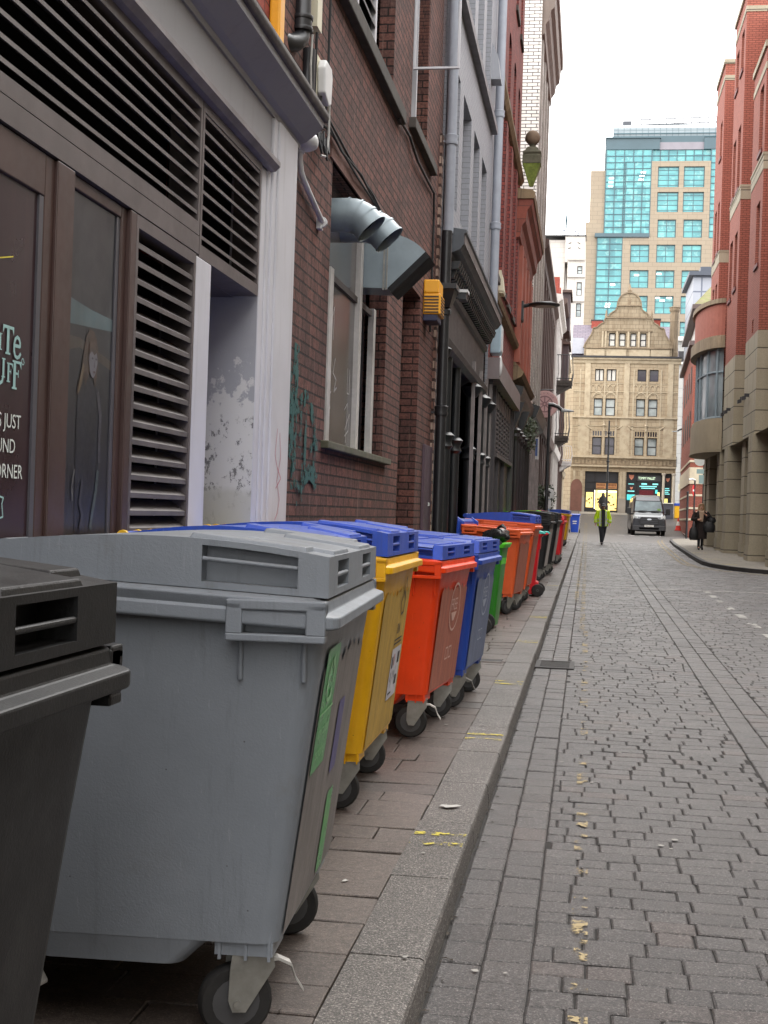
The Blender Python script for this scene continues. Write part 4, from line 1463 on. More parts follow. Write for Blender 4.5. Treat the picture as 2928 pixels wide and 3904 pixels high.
ribbon(m, FS, [(3.62, 2.075), (3.66, 2.0), (3.70, 2.06), (3.74, 2.0), (3.77, 2.075)], .02, dl)
serif_I(3.80, 2.005, 2.075, .014)
serif_I(3.86, 2.005, 2.075, .014)
bar(3.80, 3.86, 2.035, 2.043, .0004)
serif_I(3.925, 2.008, 2.06, .014)
letter_T(3.982, 2.0, 2.09, .018, .04)
ribbon(m, FS, [(4.028, 2.034), (4.072, 2.035), (4.072, 2.046), (4.064, 2.058), (4.05, 2.063), (4.034, 2.055), (4.026, 2.036), (4.027, 2.016), (4.036, 2.001), (4.05, 1.997), (4.065, 2.002), (4.074, 2.012)], .011, dl)
ribbon(m, FS, [(3.80, 1.975), (3.785, 1.985), (3.765, 1.975), (3.765, 1.955), (3.79, 1.94), (3.80, 1.92), (3.785, 1.905), (3.765, 1.91)], .013, dl)
letter_T(3.855, 1.905, 1.98, .015, .03)
serif_I(3.905, 1.925, 1.985, .013)
serif_I(3.955, 1.925, 1.985, .013)
ribbon(m, FS, [(3.905, 1.935), (3.912, 1.912), (3.93, 1.904), (3.948, 1.912), (3.955, 1.935)], .011, dl)
letter_F(3.992, 1.914, 1.975, .013, .03)
letter_F(4.038, 1.896, 1.987, .018, .048)
ribbon(m, FS, [(4.096 + .009 * math.cos(a), 1.99 + .010 * math.sin(a)) for a in [k * PI / 5 for k in range(11)]], .0035, dl)
ribbon(m, FS, [(3.95, 1.555), (3.985, 1.55), (3.975, 1.53), (3.985, 1.49), (3.95, 1.485)], .006, dl)
m.build('serif_lettering', M_MINT, pane)
for s_, zz, ur in (('IS JUST', 1.772, 4.098), ('AROUND', 1.693, 4.062), ('THE CORNER', 1.613, 4.122)):
    tm = text_mesh(s_, .064, FS, ur, zz, dl, 'RIGHT', sx=.98)
    tm.build('lettering', M_CRLET, pane)
m = MB()
ribbon(m, FS, [(3.6, 2.22), (4.0, 2.31)], .004, dl)
m.build('lettering', paint('yellow_vinyl', (206, 190, 60), .5, .1, local=False), pane)
# poster of a standing woman behind the second pane (flat print)
dp = -.023
PD = lambda k: dp + .0006 * k


def pprint(name, pts, rgb, k, var=.4, vs=14):
    q = MB()
    q.poly([FS(u, z, PD(k)) for u, z in pts])
    return q.build(name, paint('print_' + name, rgb, .35, var, vs, grime=.3, grgb=(44, 42, 46), local=False, streak=True), p2)


pprint('poster_ground', [(4.44, .86), (4.925, .86), (4.925, 2.642), (4.44, 2.642)], (36, 36, 42), 0, .5, 2.5)
pprint('poster_band', [(4.44, 2.17), (4.925, 2.20), (4.925, 2.245), (4.70, 2.25), (4.44, 2.27)], (74, 92, 96), 1, .4, 6)
pprint('poster_warm_band', [(4.44, 2.07), (4.60, 2.10), (4.925, 2.05), (4.925, 2.085), (4.60, 2.135), (4.44, 2.13)], (62, 54, 48), 1, .4, 6)
pprint('poster_figure', [(4.598, 1.955), (4.588, 1.82), (4.592, 1.70), (4.60, 1.50), (4.62, .86), (4.84, .86), (4.82, 1.3), (4.815, 1.62), (4.835, 1.80), (4.84, 1.93), (4.79, 1.965), (4.72, 1.995), (4.65, 1.985)], (27, 29, 38), 2, .5, 10)
pprint('poster_hair', [(4.66, 2.15), (4.64, 2.09), (4.62, 2.02), (4.588, 1.955), (4.583, 1.932), (4.602, 1.93), (4.635, 1.975), (4.65, 2.0), (4.66, 1.965), (4.675, 1.985), (4.70, 2.02), (4.745, 2.005), (4.755, 1.97), (4.77, 1.98), (4.782, 2.04), (4.785, 2.10), (4.765, 2.15), (4.735, 2.175), (4.695, 2.178)], (60, 45, 37), 3, .6, 30)
pprint('poster_hair_light', [(4.632, 2.05), (4.61, 1.99), (4.59, 1.94), (4.60, 1.935), (4.63, 1.98), (4.648, 2.04)], (88, 74, 54), 4, .4, 30)
pprint('poster_face', [(4.732 + .043 * math.cos(a) * (1 if math.sin(a) > -.2 else .86), 2.062 + .058 * math.sin(a)) for a in [k * PI / 10 for k in range(20)]], (104, 102, 108), 5, .3, 18)
pprint('poster_fringe', [(4.69, 2.125), (4.69, 2.085), (4.715, 2.10), (4.74, 2.088), (4.765, 2.10), (4.778, 2.08), (4.775, 2.125), (4.735, 2.14)], (66, 52, 45), 6, .6, 30)
for u in (4.722, 4.758):
    pprint('poster_eye', [(u - .010, 2.074), (u, 2.080), (u + .010, 2.074), (u, 2.070)], (52, 48, 54), 7)
pprint('poster_shade', [(4.742, 2.07), (4.75, 2.048), (4.745, 2.040), (4.736, 2.046)], (82, 78, 84), 7)
pprint('poster_mouth', [(4.73, 2.026), (4.742, 2.031), (4.755, 2.026), (4.742, 2.020)], (78, 54, 58), 7)
for i, (pts, wd, rgb) in enumerate(((((4.79, 1.95), (4.825, 1.87), (4.82, 1.78), (4.825, 1.70)), .028, (62, 61, 68)), (((4.815, 1.66), (4.80, 1.58), (4.77, 1.50), (4.755, 1.45)), .026, (66, 76, 76)), (((4.583, 1.66), (4.562, 1.60), (4.572, 1.55)), .010, (92, 92, 92)), (((4.66, 1.62), (4.64, 1.54), (4.67, 1.5), (4.65, 1.45)), .02, (50, 50, 58)))):
    q = MB()
    ribbon(q, FS, pts, wd, PD(4 + i))
    q.build('poster_sleeve', paint('sleeve_print', rgb, .35, .6, 60, local=False), p2)
# pilaster, recessed doorway and corner pier
m = MB()
fbox(m, FS, 5.905, 6.15, -.2, 2.685, -.6, .004)
m.build('pilaster', M_WHITEP, shop, bevel=.006)


def peeled():
    N = NT('peeling_shaded_paint')
    co = N.pos()
    sp = N.n('ShaderNodeSeparateXYZ')
    N.l(co, sp.inputs[0])
    base = N.mix(N.ramp(N.noise(co, 1.5, 4), .3, .7), ln((150, 150, 155)), ln((168, 168, 172)))  # grey base has the upper recess shade painted in; the peeling is wear
    lowm = N.math('SUBTRACT', 1.0, N.ramp(N.math('ADD', sp.outputs[2], N.math('MULTIPLY', N.noise(co, 3, 3), .3)), 2.14, 2.17))
    bare = N.ramp(N.noise(N.scale(co, 1, 1, .7), 11, 7, .78), .545, .575)
    ragged = N.ramp(N.math('ADD', N.math('MULTIPLY', sp.outputs[2], -1.1), N.math('MULTIPLY', N.noise(co, 5, 7, .7), 1.6)), -1.58, -1.53)
    c = N.mix(N.math('MULTIPLY', ragged, .95), base, ln((208, 206, 203)))
    c = N.mix(N.math('MULTIPLY', N.math('MULTIPLY', lowm, bare), .9), c, ln((98, 96, 96)))
    low2 = N.math('SUBTRACT', 1.0, N.ramp(N.math('ADD', sp.outputs[2], N.math('MULTIPLY', N.noise(co, 9, 3), .1)), 1.66, 1.70))
    c = N.mix(N.math('MULTIPLY', low2, .85), c, ln((186, 184, 176)))
    N.l(c, N.p.inputs['Base Color'])
    N.p.inputs['Roughness'].default_value = .6
    N.bump(N.math('MULTIPLY', N.math('ADD', bare, lowm), .5), .35, .004)
    return N.mat


M_PEEL = peeled()
m = MB()
m.quad((-1.806, 7.085, -.2), (-3.0, 7.085, -.2), (-3.0, 7.085, 2.69), (-1.806, 7.085, 2.69))
m.build('recess_wall', M_PEEL, shop)
m = MB()
m.quad((-2.9, 6.2, -.2), (-2.9, 7.1, -.2), (-2.9, 7.1, 2.69), (-2.9, 6.2, 2.69))
m.quad((-1.8, 6.155, -.2), (-3.0, 6.155, -.2), (-3.0, 6.155, 2.69), (-1.8, 6.155, 2.69))
m.build('recess_back', M_WHITEP, shop)
m = MB()
m.quad((-1.94, 6.2, 2.684), (-3, 6.2, 2.684), (-3, 7.1, 2.684), (-1.94, 7.1, 2.684))
m.build('recess_soffit', M_LOUV, shop)
m = MB()
fbox(m, FS, 7.10, 7.20, -.2, 3.40, -.02, -.004)
fbox(m, FS, 7.20, 7.26, -.2, 3.46, -.25, .006)
fbox(m, FS, 7.26, 7.34, -.2, 3.712, -.25, .018)
fbox(m, FS, 7.34, 7.80, -.2, 3.714, -.25, .03)
pier = m.build('corner_pier', M_WHITEP, shop, bevel=.008)
m = MB()
for pts in ([(7.50, 2.0), (7.46, 1.85), (7.52, 1.78), (7.62, 1.72), (7.5, 1.66)], [(7.56, 1.98), (7.6, 1.84), (7.52, 1.70), (7.6, 1.6), (7.56, 1.52), (7.5, 1.48)]):
    ribbon(m, FS, pts, .008, .032)
m.build('pink_scrawl', paint('pink_spray', (186, 120, 134), .8, .2, local=False), pier)

# ---------------------------------------------------------------- dark brick building
brick = thing('brick_building', 'dark brown brick building with ducts poking out of a recessed window', 'building', (-1.85, 11.7, gz(11.7)))
m = MB()
H_W = (9.26, 11.97, 2.03, 4.0, .16)
H_D = (12.97, 14.32, .0, 3.86, .45)
H_U = (9.35, 11.9, 5.27, 9.2, .14)
H_V = (13.12, 14.4, 5.43, 9.2, .14)
wall_holes(m, FB, 7.6, 15.86, -.3, 11, [H_W, H_D, H_U, H_V])
m.build('wall', M_BRICK_D, brick)
mass(brick, FB, 7.62, 15.86, 11, 8, M_BRICK_D)
m = MB()
fbox(m, FB, 9.16, 12.18, 1.975, 2.03, -.16, .055)
m.build('sill', M_SILL, brick, bevel=.008)
m = MB()
fbox(m, FB, 9.05, 12.33, 5.14, 5.27, -.14, .07)
m.build('sill', M_SILLD, brick, bevel=.01)
m = MB()
fbox(m, FB, 13.0, 14.88, 5.31, 5.42, -.14, .07)
m.build('sill', M_SILLD, brick, bevel=.01)
m = MB()
fbox(m, FB, 9.15, 12.1, 4.0, 4.17, -.02, .012)
m.build('lintel', paint('sooty_stone', (116, 84, 76), .9, .3, 6, grime=.5, grgb=(60, 48, 46), local=False, bump=.5), brick)
# ground-floor window: pale stiles, dark transom
d0 = -.125
m = MB()
for a, b in ((9.70, 9.83), (10.98, 11.1), (11.72, 11.84)):
    fbox(m, FB, a, b, 2.03, 3.99 if a > 10 and a < 11.5 else 3.34, d0, d0 + .05)
wf = m.build('window', paint('pale_wood', (192, 188, 184), .6, .2, 8, grime=.4, grgb=(104, 98, 94), local=False), brick)
m = MB()
fbox(m, FB, 9.83, 10.98, 3.27, 3.32, d0, d0 + .03)
fbox(m, FB, 11.1, 11.72, 3.27, 3.32, d0, d0 + .03)
m.build('transom', paint('dark_wood', (70, 62, 60), .6, .2, 8, local=False), wf)
m = MB()
m.quad(FB(9.28, 2.03, d0 + .008), FB(10.98, 2.03, d0 + .008), FB(10.98, 4, d0 + .008), FB(9.28, 4, d0 + .008))
gp = m.build('pane', glassy('grimy_glass', (62, 52, 50), .16, .45, .8, .5, bright=(104, 100, 98)), wf)
m = MB()
m.quad(FB(11.1, 2.03, d0 - .03), FB(11.72, 2.03, d0 - .03), FB(11.72, 4, d0 - .03), FB(11.1, 4, d0 - .03))
m.build('pane', M_DGLASS, wf)
m = MB()
for pts in ([(10.2, 2.72), (10.12, 2.6), (10.25, 2.56), (10.18, 2.46), (10.28, 2.5)], [(10.75, 2.7), (10.75, 2.5), (10.82, 2.5), (10.83, 2.7), (10.86, 2.5)], [(9.95, 2.46), (10.05, 2.32), (9.93, 2.38), (10.06, 2.45)], [(10.66, 2.36), (10.78, 2.42), (10.74, 2.1)], [(10.7, 2.2), (10.88, 2.34), (10.84, 2.2), (10.7, 2.15)], [(9.98, 3.15), (9.98, 2.95), (10.1, 3.1), (10.08, 2.85)]):
    ribbon(m, FB, pts, .012, d0 + .0095)
m.build('scrawl', paint('white_marker', (176, 172, 170), .8, .1, local=False), wf)
# upper windows
window(brick, FB, 9.4, 11.34, 5.27, 9.0, -.12, M_WHITEP, M_DGLASS, .07, (.55,), (), .05)
m = MB()
for k in range(22):
    z = 5.40 + k * .13
    m.prism([FB(10.6, z, -.07), FB(10.6, z + .02, -.07), FB(10.6, z + .09, -.10), FB(10.6, z + .07, -.10)], [FB(11.27, z, -.07), FB(11.27, z + .02, -.07), FB(11.27, z + .09, -.10), FB(11.27, z + .07, -.10)])
m.build('louvre_vent', paint('dark_slats', (50, 46, 46), .5, .3, local=False), brick)
window(brick, FB, 13.14, 13.72, 5.43, 9.0, -.10, M_WHITEP, M_DGLASS, .06, (), (.5,), .05, th=.07)
m = MB()
ct = -1.86
for a, b, c, d in ((ct, ct + .46, 5.965, 5.985), (ct, ct + .022, 5.985, 9), (ct + .44, ct + .46, 5.985, 9)):
    m.box(a, b, 13.24, 13.275, c, d)
cs = m.build('open_casement', M_WHITEP, brick)
N = NT('casement_glass')
N.p.inputs['Base Color'].default_value = (.8, .82, .84, 1)
N.p.inputs['Transmission Weight'].default_value = 1
N.p.inputs['Roughness'].default_value = .05
N.p.inputs['IOR'].default_value = 1.1
N.p.inputs['Alpha'].default_value = .55
m = MB()
m.quad((ct + .022, 13.258, 5.985), (ct + .44, 13.258, 5.985), (ct + .44, 13.258, 9), (ct + .022, 13.258, 9))
m.build('pane', N.mat, cs)
m = MB()
m.quad(FB(12.97, 0, -.44), FB(14.32, 0, -.44), FB(14.32, 3.9, -.44), FB(12.97, 3.9, -.44))
m.build('recess_back', M_BRICK_D, brick)
m = MB()
fbox(m, FB, 12.98, 13.9, .05, 2.3, -.43, -.38)
m.build('door', paint('dark_door', (46, 38, 42), .5, .3, local=False), brick)
m = MB()
fbox(m, FB, 14.9, 15.6, .0, 2.32, .0, .035)
do = m.build('door_panel', paint('plum_door', (84, 66, 76), .5, .25, 4, grime=.3, grgb=(60, 50, 54), local=False), brick, bevel=.006)
m = MB()
fbox(m, FB, 15.3, 15.42, 1.63, 1.67, .036, .042)
m.build('plate', M_WPLAS, do)
m = MB()
fbox(m, FB, 15.62, 15.78, .1, 6, .0, .03)
m.build('quoin', masonry('worn_quoin', (172, 150, 136), (120, 84, 74), (70, 54, 50), .3, .12, .02, .9, .7, .01, stain=.5), brick)
# teal graffiti and tags painted on the brick
m = MB()
G = [([(8.30, 2.56), (8.28, 2.2), (8.3, 1.7)], .10), ([(8.22, 2.4), (8.18, 2.22), (8.24, 2.05)], .13), ([(7.9, 2.40), (8.1, 2.30), (8.3, 2.27)], .06), ([(7.88, 2.18), (8.1, 2.16), (8.35, 2.2), (8.6, 2.28), (8.8, 2.2), (8.95, 2.0)], .07), ([(8.02, 2.3), (8.0, 1.95)], .06), ([(8.14, 2.25), (8.16, 1.9)], .05), ([(7.9, 1.93), (8.12, 1.95), (8.28, 1.84)], .07), ([(8.45, 2.22), (8.44, 1.95)], .05), ([(8.62, 2.2), (8.6, 1.85), (8.66, 1.72)], .05), ([(8.88, 2.1), (8.9, 1.85), (8.96, 1.7)], .06), ([(8.25, 1.78), (8.42, 1.68), (8.55, 1.72), (8.75, 1.8), (9.0, 1.74)], .07), ([(8.38, 1.72), (8.4, 1.58)], .04), ([(8.0, 1.85), (7.98, 1.66)], .04), ([(8.75, 1.95), (8.98, 1.98)], .04), ([(8.5, 1.9), (8.52, 1.6)], .03)]
for i, (pts, wd) in enumerate(G):
    ribbon(m, FB, pts, wd * 1.5, .003 + i * .0008)
m.build('graffiti', worn('teal_spray', (38, 82, 78), .475, 17), brick)

# fixtures on the brick wall
t = thing('wall_alarm_box', 'tall amber alarm box above the grey cornice, beside the black soil pipe', 'alarm box', (-1.85, 6.95, 4.2))
m = MB()
m.box(-1.848, -1.785, 7.3, 7.42, 4.105, 4.75)
m.build('cover', M_AMBER, t, bevel=.012)
m = MB()
m.box(-1.85, -1.782, 7.295, 7.425, 4.04, 4.103)
m.build('base', M_CREAM, t, bevel=.008)
m = MB()
m.lathe((-1.815, 7.294, 4.145), [(.001, 0), (.010, 0), (.010, .006), (.001, .006)], 10, 'y')
m.build('lock', M_BLACKP, t)
t = thing('wall_alarm_box', 'yellow alarm sounder with slatted grille beside the black downpipe', 'alarm box', (-1.85, 14.7, 3.8))
m = MB()
for a, b, c in ((3.95, 4.1, .17), (3.72, 3.95, .19)):
    fbox(m, FB, 14.55, 14.95, a, b, .0, c)
m.build('cover', M_AMBER, t, bevel=.015)
m = MB()
for k in range(6):
    fbox(m, FB, 14.6, 14.9, 3.735 + k * .034, 3.750 + k * .034, .19, .195)
    m.box(-1.84, -1.68, 14.545, 14.55, 3.735 + k * .034, 3.750 + k * .034)
m.build('grille', paint('grille_dark', (70, 48, 30), .6, .2, local=False), t)
m = MB()
fbox(m, FB, 14.56, 14.94, 3.65, 3.72, .0, .16)
m.build('base', paint('navy_base', (40, 42, 72), .5, .2, local=False), t, bevel=.008)
# soil pipe with collar and bend
t = thing('soil_pipe', 'thick black soil pipe with swan neck above the corner of the grey cornice', 'pipe', (-1.7, 7.6, 4.2))
m = MB()
m.tube([(-1.82, 8.0, 9), (-1.82, 8.0, 4.44), (-1.824, 7.98, 4.40), (-1.84, 7.93, 4.365), (-1.87, 7.86, 4.34), (-1.93, 7.72, 4.33)], .056, 14)
m.build('pipe', M_PBLK, t, smooth=True)
m = MB()
for z in (4.465, 4.535):
    m.lathe((-1.82, 8.0, z), [(.056, -.012), (.070, -.012), (.073, 0), (.070, .012), (.056, .012)], 16)
m.lathe((-1.82, 8.0, 4.50), [(.056, -.03), (.065, -.03), (.065, .03), (.056, .03)], 16)
m.build('collar', M_PBLK, t, smooth=True)
t = thing('pipe_casing', 'dark vertical pipe stub behind the white junction box on the brick', 'pipe', (-1.75, 7.9, 4))
m = MB()
m.tube([(-1.83, 8.25, 4.43), (-1.83, 8.25, 4.08)], .05, 14)
m.build('pipe', paint('charcoal_casing', (52, 52, 56), .35, .25, 5, local=False), t, smooth=True)
m = MB()
m.lathe((-1.83, 8.25, 4.08), [(.045, 0), (.045, -.03), (.02, -.05)], 12)
m.build('cap', M_PBLK, t)
t = thing('junction_box', 'white plastic junction box with trailing cables on the brick wall', 'junction box', (-1.85, 8.25, 4.1))
m = MB()
pr = [(8.56, 4.26), (8.54, 4.42), (8.58, 4.48), (8.76, 4.48), (8.80, 4.42), (8.78, 4.24), (8.7, 4.21)]
m.prism([FB(u, z, .02) for u, z in pr], [FB(u, z, .075) for u, z in pr])
m.build('box', M_WPLAS, t, bevel=.012)
m = MB()
fbox(m, FB, 8.5, 8.84, 4.22, 4.5, .0, .02)
fbox(m, FB, 8.36, 8.5, 4.62, 4.9, .0, .05)
m.build('backplate', M_CREAM, t)
t = thing('cable_run', 'loose black and white cables strung along the brick above the window', 'cables', (-1.84, 8.5, 3.9))
m = MB()
for k, pts in enumerate(([(8.6, 4.25), (8.56, 4.1), (8.62, 4.02), (8.45, 3.96)], [(8.68, 4.25), (8.7, 4.12), (8.5, 4.0), (8.3, 3.96)], [(8.42, 4.6), (8.40, 4.2), (8.46, 4.0), (8.6, 3.94)], [(8.72, 4.25), (8.74, 4.1), (8.6, 3.98)], [(8.4, 4.04), (8.8, 4.15), (9.4, 4.10), (10.2, 4.14), (11.3, 4.08), (11.9, 4.04), (12.4, 4.06)], [(8.3, 4.0), (8.9, 4.2), (9.8, 4.16), (10.8, 4.12), (11.7, 4.07)], [(8.5, 4.08), (9.1, 4.13), (10.0, 4.08), (11.0, 4.10), (12.2, 4.02)], [(12.1, 5.14), (12.9, 5.2), (13.4, 5.1), (14.2, 5.12), (15.0, 5.15), (15.1, 4.9), (15.1, 3.6)], [(8.86, 8), (8.86, 4.3), (8.8, 4.1)])):
    m.tube([FB(u, z, .03 + .01 * math.sin(u * 9 + k)) for u, z in pts], .009 if k != 7 else .014, 6)
for k in range(7):
    u0 = 8.4 + .06 * k
    m.tube([FB(u0, 4.0 + .02 * math.sin(k * 2), .03), FB(u0 + .06, 3.93 - .03 * (k % 3), .06), FB(u0 + .14, 4.02 + .03 * (k % 2), .04)], .007, 5)
m.build('black_cable', M_CABLE, t)
m = MB()
m.tube([FB(u, z, .05) for u, z in [(8.82, 4.3), (8.84, 4.05), (8.78, 3.9), (8.6, 3.86)]], .009, 6)
m.tube([FB(u, z, .06) for u, z in [(8.18, 4.5), (8.16, 4.3), (8.2, 4.15), (8.17, 4.0)]], .007, 6)
m.tube([FB(u, z, .02) for u, z in [(7.82, 3.7), (7.84, 3.6), (7.86, 3.5), (7.9, 3.42)]], .005, 6)
m.build('white_cable', M_WCABLE, t)
# white dome camera on its bent conduit
t = thing('security_camera', 'white shrouded camera with a bent conduit below the cornice end', 'camera', (-1.8, 7.9, 3.77))
m = MB()
rings = []
for x, r in ((-1.85, .04), (-1.845, .06), (-1.82, .068), (-1.785, .066), (-1.755, .056), (-1.73, .042), (-1.722, .026), (-1.718, .01)):
    rings.append([(x, 8.12 + r * 1.1 * math.cos(k * PI / 8), 3.825 - (x + 1.84) * .10 + r * math.sin(k * PI / 8)) for k in range(16)])
m.loft(rings)
m.build('shroud', M_WPLAS, t, smooth=True)
m = MB()
m.tube([(-1.83, 8.12, 3.77), (-1.83, 8.12, 3.70), (-1.825, 8.14, 3.64), (-1.82, 8.2, 3.60), (-1.82, 8.5, 3.535), (-1.82, 8.8, 3.475)], .019, 10)
m.lathe((-1.83, 8.12, 3.765), [(.022, -.02), (.028, -.02), (.028, .02), (.022, .02)], 10)
m.build('conduit', M_WPLAS, t, smooth=True)
m = MB()
m.lathe((-1.82, 8.82, 3.47), [(.03, -.02), (.036, -.02), (.036, .01), (.02, .03)], 10, 'y')
m.box(-1.85, -1.82, 8.77, 8.85, 3.42, 3.50)
m.build('bracket', M_WPLAS, t)


# ducts
def elbow_duct(name, label, y, z, r, xe, drop):
    t = thing(name, label, 'duct', (-1.95, y, z))
    m = MB()
    pts = [(-2.05, y, z), (xe - .10, y, z)]
    for k in range(1, 6):
        a = R(52) * k / 5
        pts.append((xe - .10 + .16 * math.sin(a), y, z - .16 * (1 - math.cos(a))))
    e = Vector(pts[-1])
    dr = (Vector(pts[-1]) - Vector(pts[-2])).normalized()
    pts.append(tuple(e + dr * drop))
    m.tube(pts, r, 28, caps=False)
    m.tube([tuple(Vector(p) + Vector((.0, 0, 0))) for p in pts], r - .006, 20, caps=False)
    m.build('tube', M_DUCT, t, smooth=True)
    m = MB()
    for q in (pts[1], pts[3], pts[5], pts[-1]):
        i = pts.index(q)
        d_ = (Vector(pts[min(i + 1, len(pts) - 1)]) - Vector(pts[max(i - 1, 0)])).normalized()
        m.tube([Vector(q) - d_ * .008, Vector(q) + d_ * .008], r + .006, 28, caps=False)
    m.build('seam', M_DUCT, t, smooth=True)
    m = MB()
    c = Vector(pts[-1]) - dr * .05
    m.tube([c, c + dr * .002], r - .004, 20)
    m.build('opening', M_VOID, t)


elbow_duct('extract_duct', 'nearer of two round galvanised elbow ducts above the recessed window', 9.72, 3.72, .124, -1.70, .05)
elbow_duct('extract_duct', 'farther round galvanised elbow duct, sticking out slightly more', 10.3, 3.765, .128, -1.66, .06)
t = thing('duct_hood', 'square galvanised duct hood with downturned dark mouth below the round ducts', 'duct', (-1.9, 11.1, 3.6))
y0, y1 = 11.12, 11.5
pr = [(-2.05, 3.43), (-2.05, 3.88), (-1.75, 3.88)]
for k in range(1, 7):
    a = R(90 - 48 * k / 6)
    pr.append((-1.75 + .46 * math.cos(a), 3.42 + .46 * math.sin(a)))
pr += [(-1.72, 3.42)]
m = MB()
n_ = len(pr)
for y in (y0, y1):
    m.poly([(x, y, z) for x, z in pr])
for i in range(n_):
    if i == n_ - 2:
        continue
    (xa, za), (xb_, zb_) = pr[i], pr[(i + 1) % n_]
    m.quad((xa, y0, za), (xb_, y0, zb_), (xb_, y1, zb_), (xa, y1, za))
m.build('hood', M_DUCT, t)
m = MB()
a_, b_ = Vector((pr[-2][0], 0, pr[-2][1])), Vector((pr[-1][0], 0, pr[-1][1]))
nn = Vector((b_.z - a_.z, 0, -(b_.x - a_.x))).normalized()
if nn.x < 0:
    nn = -nn
for p, q in ((a_, b_),):
    e = nn * .055
    m.hexa([(p.x, y0 - .006, p.z), (q.x, y0 - .006, q.z), (q.x, y1 + .006, q.z), (p.x, y1 + .006, p.z), (p.x + e.x, y0 - .006, p.z + e.z), (q.x + e.x, y0 - .006, q.z + e.z), (q.x + e.x, y1 + .006, q.z + e.z), (p.x + e.x, y1 + .006, p.z + e.z)])
m.build('mouth', paint('black_mouth', (16, 16, 18), .8, .2, local=False), t)
m = MB()
m.box(-1.762, -1.745, y0 - .012, y0, 3.405, 3.89)
m.box(-1.735, -1.722, y0 - .010, y0, 3.405, 3.885)
m.box(-1.762, -1.745, y0 - .012, y1 + .012, 3.88, 3.895)
m.build('flange', M_ZINC, t)

# ---------------------------------------------------------------- grey painted building over a black shopfront
grey_b = thing('painted_building', 'pale grey painted brick building above an ornate black shopfront', 'building', (-1.8, 19.5, gz(19.5)))
ops = [(16.2, 17.25), (17.75, 18.92), (19.4, 20.36), (20.85, 21.8)]
m = MB()
hs = [(a, b, 5.42, 7.12, .5) for a, b in ops] + [(a, b, 8.15, 10.4, .5) for a, b in ops]
wall_holes(m, FS, 15.88, 23.6, 4.9, 12.5, hs, .5)
m.build('wall', M_GREYB, grey_b)
mass(grey_b, FS, 15.88, 23.6, 12.5, 8, M_GREYB)
for a, b in ops:
    for z0, z1 in ((5.42, 7.12), (8.15, 10.4)):
        window(grey_b, FS, a, b, z0, z1, -.5, M_GREYP, M_GLASS, .06, (), (.5,), .05)
m = MB()
fbox(m, FS, 16.0, 22.55, 7.94, 8.06, -.02, .10)
m.build('string_course', paint('grey_ledge', (120, 116, 120), .6, .25, 4, grime=.5, grgb=(70, 66, 66), local=False), grey_b)
m = MB()
m.hexa([FS(22.0, 8.7, .0), FS(22.35, 8.7, .0), FS(22.35, 8.7, .16), FS(22.0, 8.7, .16), FS(22.0, 9.3, .0), FS(22.35, 9.3, .0), FS(22.35, 9.1, .10), FS(22.0, 9.1, .10)])
m.build('vent_hood', M_GREYP, grey_b)
# shopfront cornice with dentils
m = MB()
sweep(m, FS, 15.9, 22.7, [(-.3, 4.62), (.06, 4.62), (.10, 4.66), (.20, 4.70), (.24, 4.76), (.24, 4.88), (.27, 4.90), (.27, 4.93), (-.3, 5.02)])
m.build('shop_cornice', paint('grey_black_cornice', (70, 74, 80), .5, .25, 4, grime=.3, grgb=(104, 98, 96), local=False), grey_b)
m = MB()
sweep(m, FS, 15.95, 22.74, [(.24, 4.765), (.252, 4.765), (.252, 4.88), (.24, 4.88)])
m.build('cornice_band', paint('worn_band', (112, 102, 100), .7, .4, 5, grime=.6, grgb=(60, 52, 50), streak=True, local=False), grey_b)
m = MB()
for row, (zz, d) in enumerate(((4.52, .17), (4.43, .11))):
    y = 16.05 + row * .1
    while y < 22.4:
        m.hexa([FS(y, zz - .05, -.05), FS(y + .10, zz - .05, -.05), FS(y + .10, zz - .02, d), FS(y, zz - .02, d), FS(y, zz + .05, -.05), FS(y + .10, zz + .05, -.05), FS(y + .10, zz + .07, d + .03), FS(y, zz + .07, d + .03)])
        y += .2
m.build('dentils', M_BLACKP, grey_b)
m = MB()
fbox(m, FS, 15.9, 22.7, 3.62, 4.63, -.3, -.02)
sweep(m, FS, 15.95, 22.6, [(-.02, 3.56), (.06, 3.60), (.08, 3.68), (.05, 3.72), (-.02, 3.75)])
sweep(m, FS, 15.95, 22.6, [(-.02, 4.28), (.03, 4.30), (.05, 4.36), (-.02, 4.38)])
m.build('shop_fascia', paint('shop_fascia', (56, 53, 55), .5, .3, 4, grime=.4, grgb=(110, 102, 100), local=False), grey_b)
m = MB()
m.quad(FS(15.88, -.3, -.5), FS(24.2, -.3, -.5), FS(24.2, 4.7, -.5), FS(15.88, 4.7, -.5))
m.build('shop_glazing', M_BLACKG, grey_b)
m = MB()
fbox(m, FS, 15.88, 23.4, -.2, .85, -.5, -.28)
for c in (16.05, 18.35, 20.45):
    fbox(m, FS, c - .12, c + .12, -.2, 3.6, -.5, -.2)
m.build('shop_panels', M_BLACKP, grey_b)
for c, lit in ((16.02, 1), (17.25, 0), (18.45, 0), (20.7, 1), (22.7, 1), (23.9, 1)):
    m = MB()
    r = .075
    m.tube([FS(c, -.2, -.05), FS(c, 2.45, -.05)], r, 12)
    m.lathe(FS(c, 2.5, -.05), [(r, -.12), (r + .03, -.08), (r + .01, -.03), (r + .03, .03), (r + .05, .06), (r, .1)], 12)
    m.tube([FS(c, 2.6, -.05), FS(c, 3.56, -.05)], r * .85, 12)
    if lit:
        m.lathe(FS(c, 3.46, -.03), [(r, -.1), (r + .06, -.02), (r + .09, .06), (r, .12)], 12)
    m.build('column', M_BLACKP, grey_b, smooth=True)
m = MB()
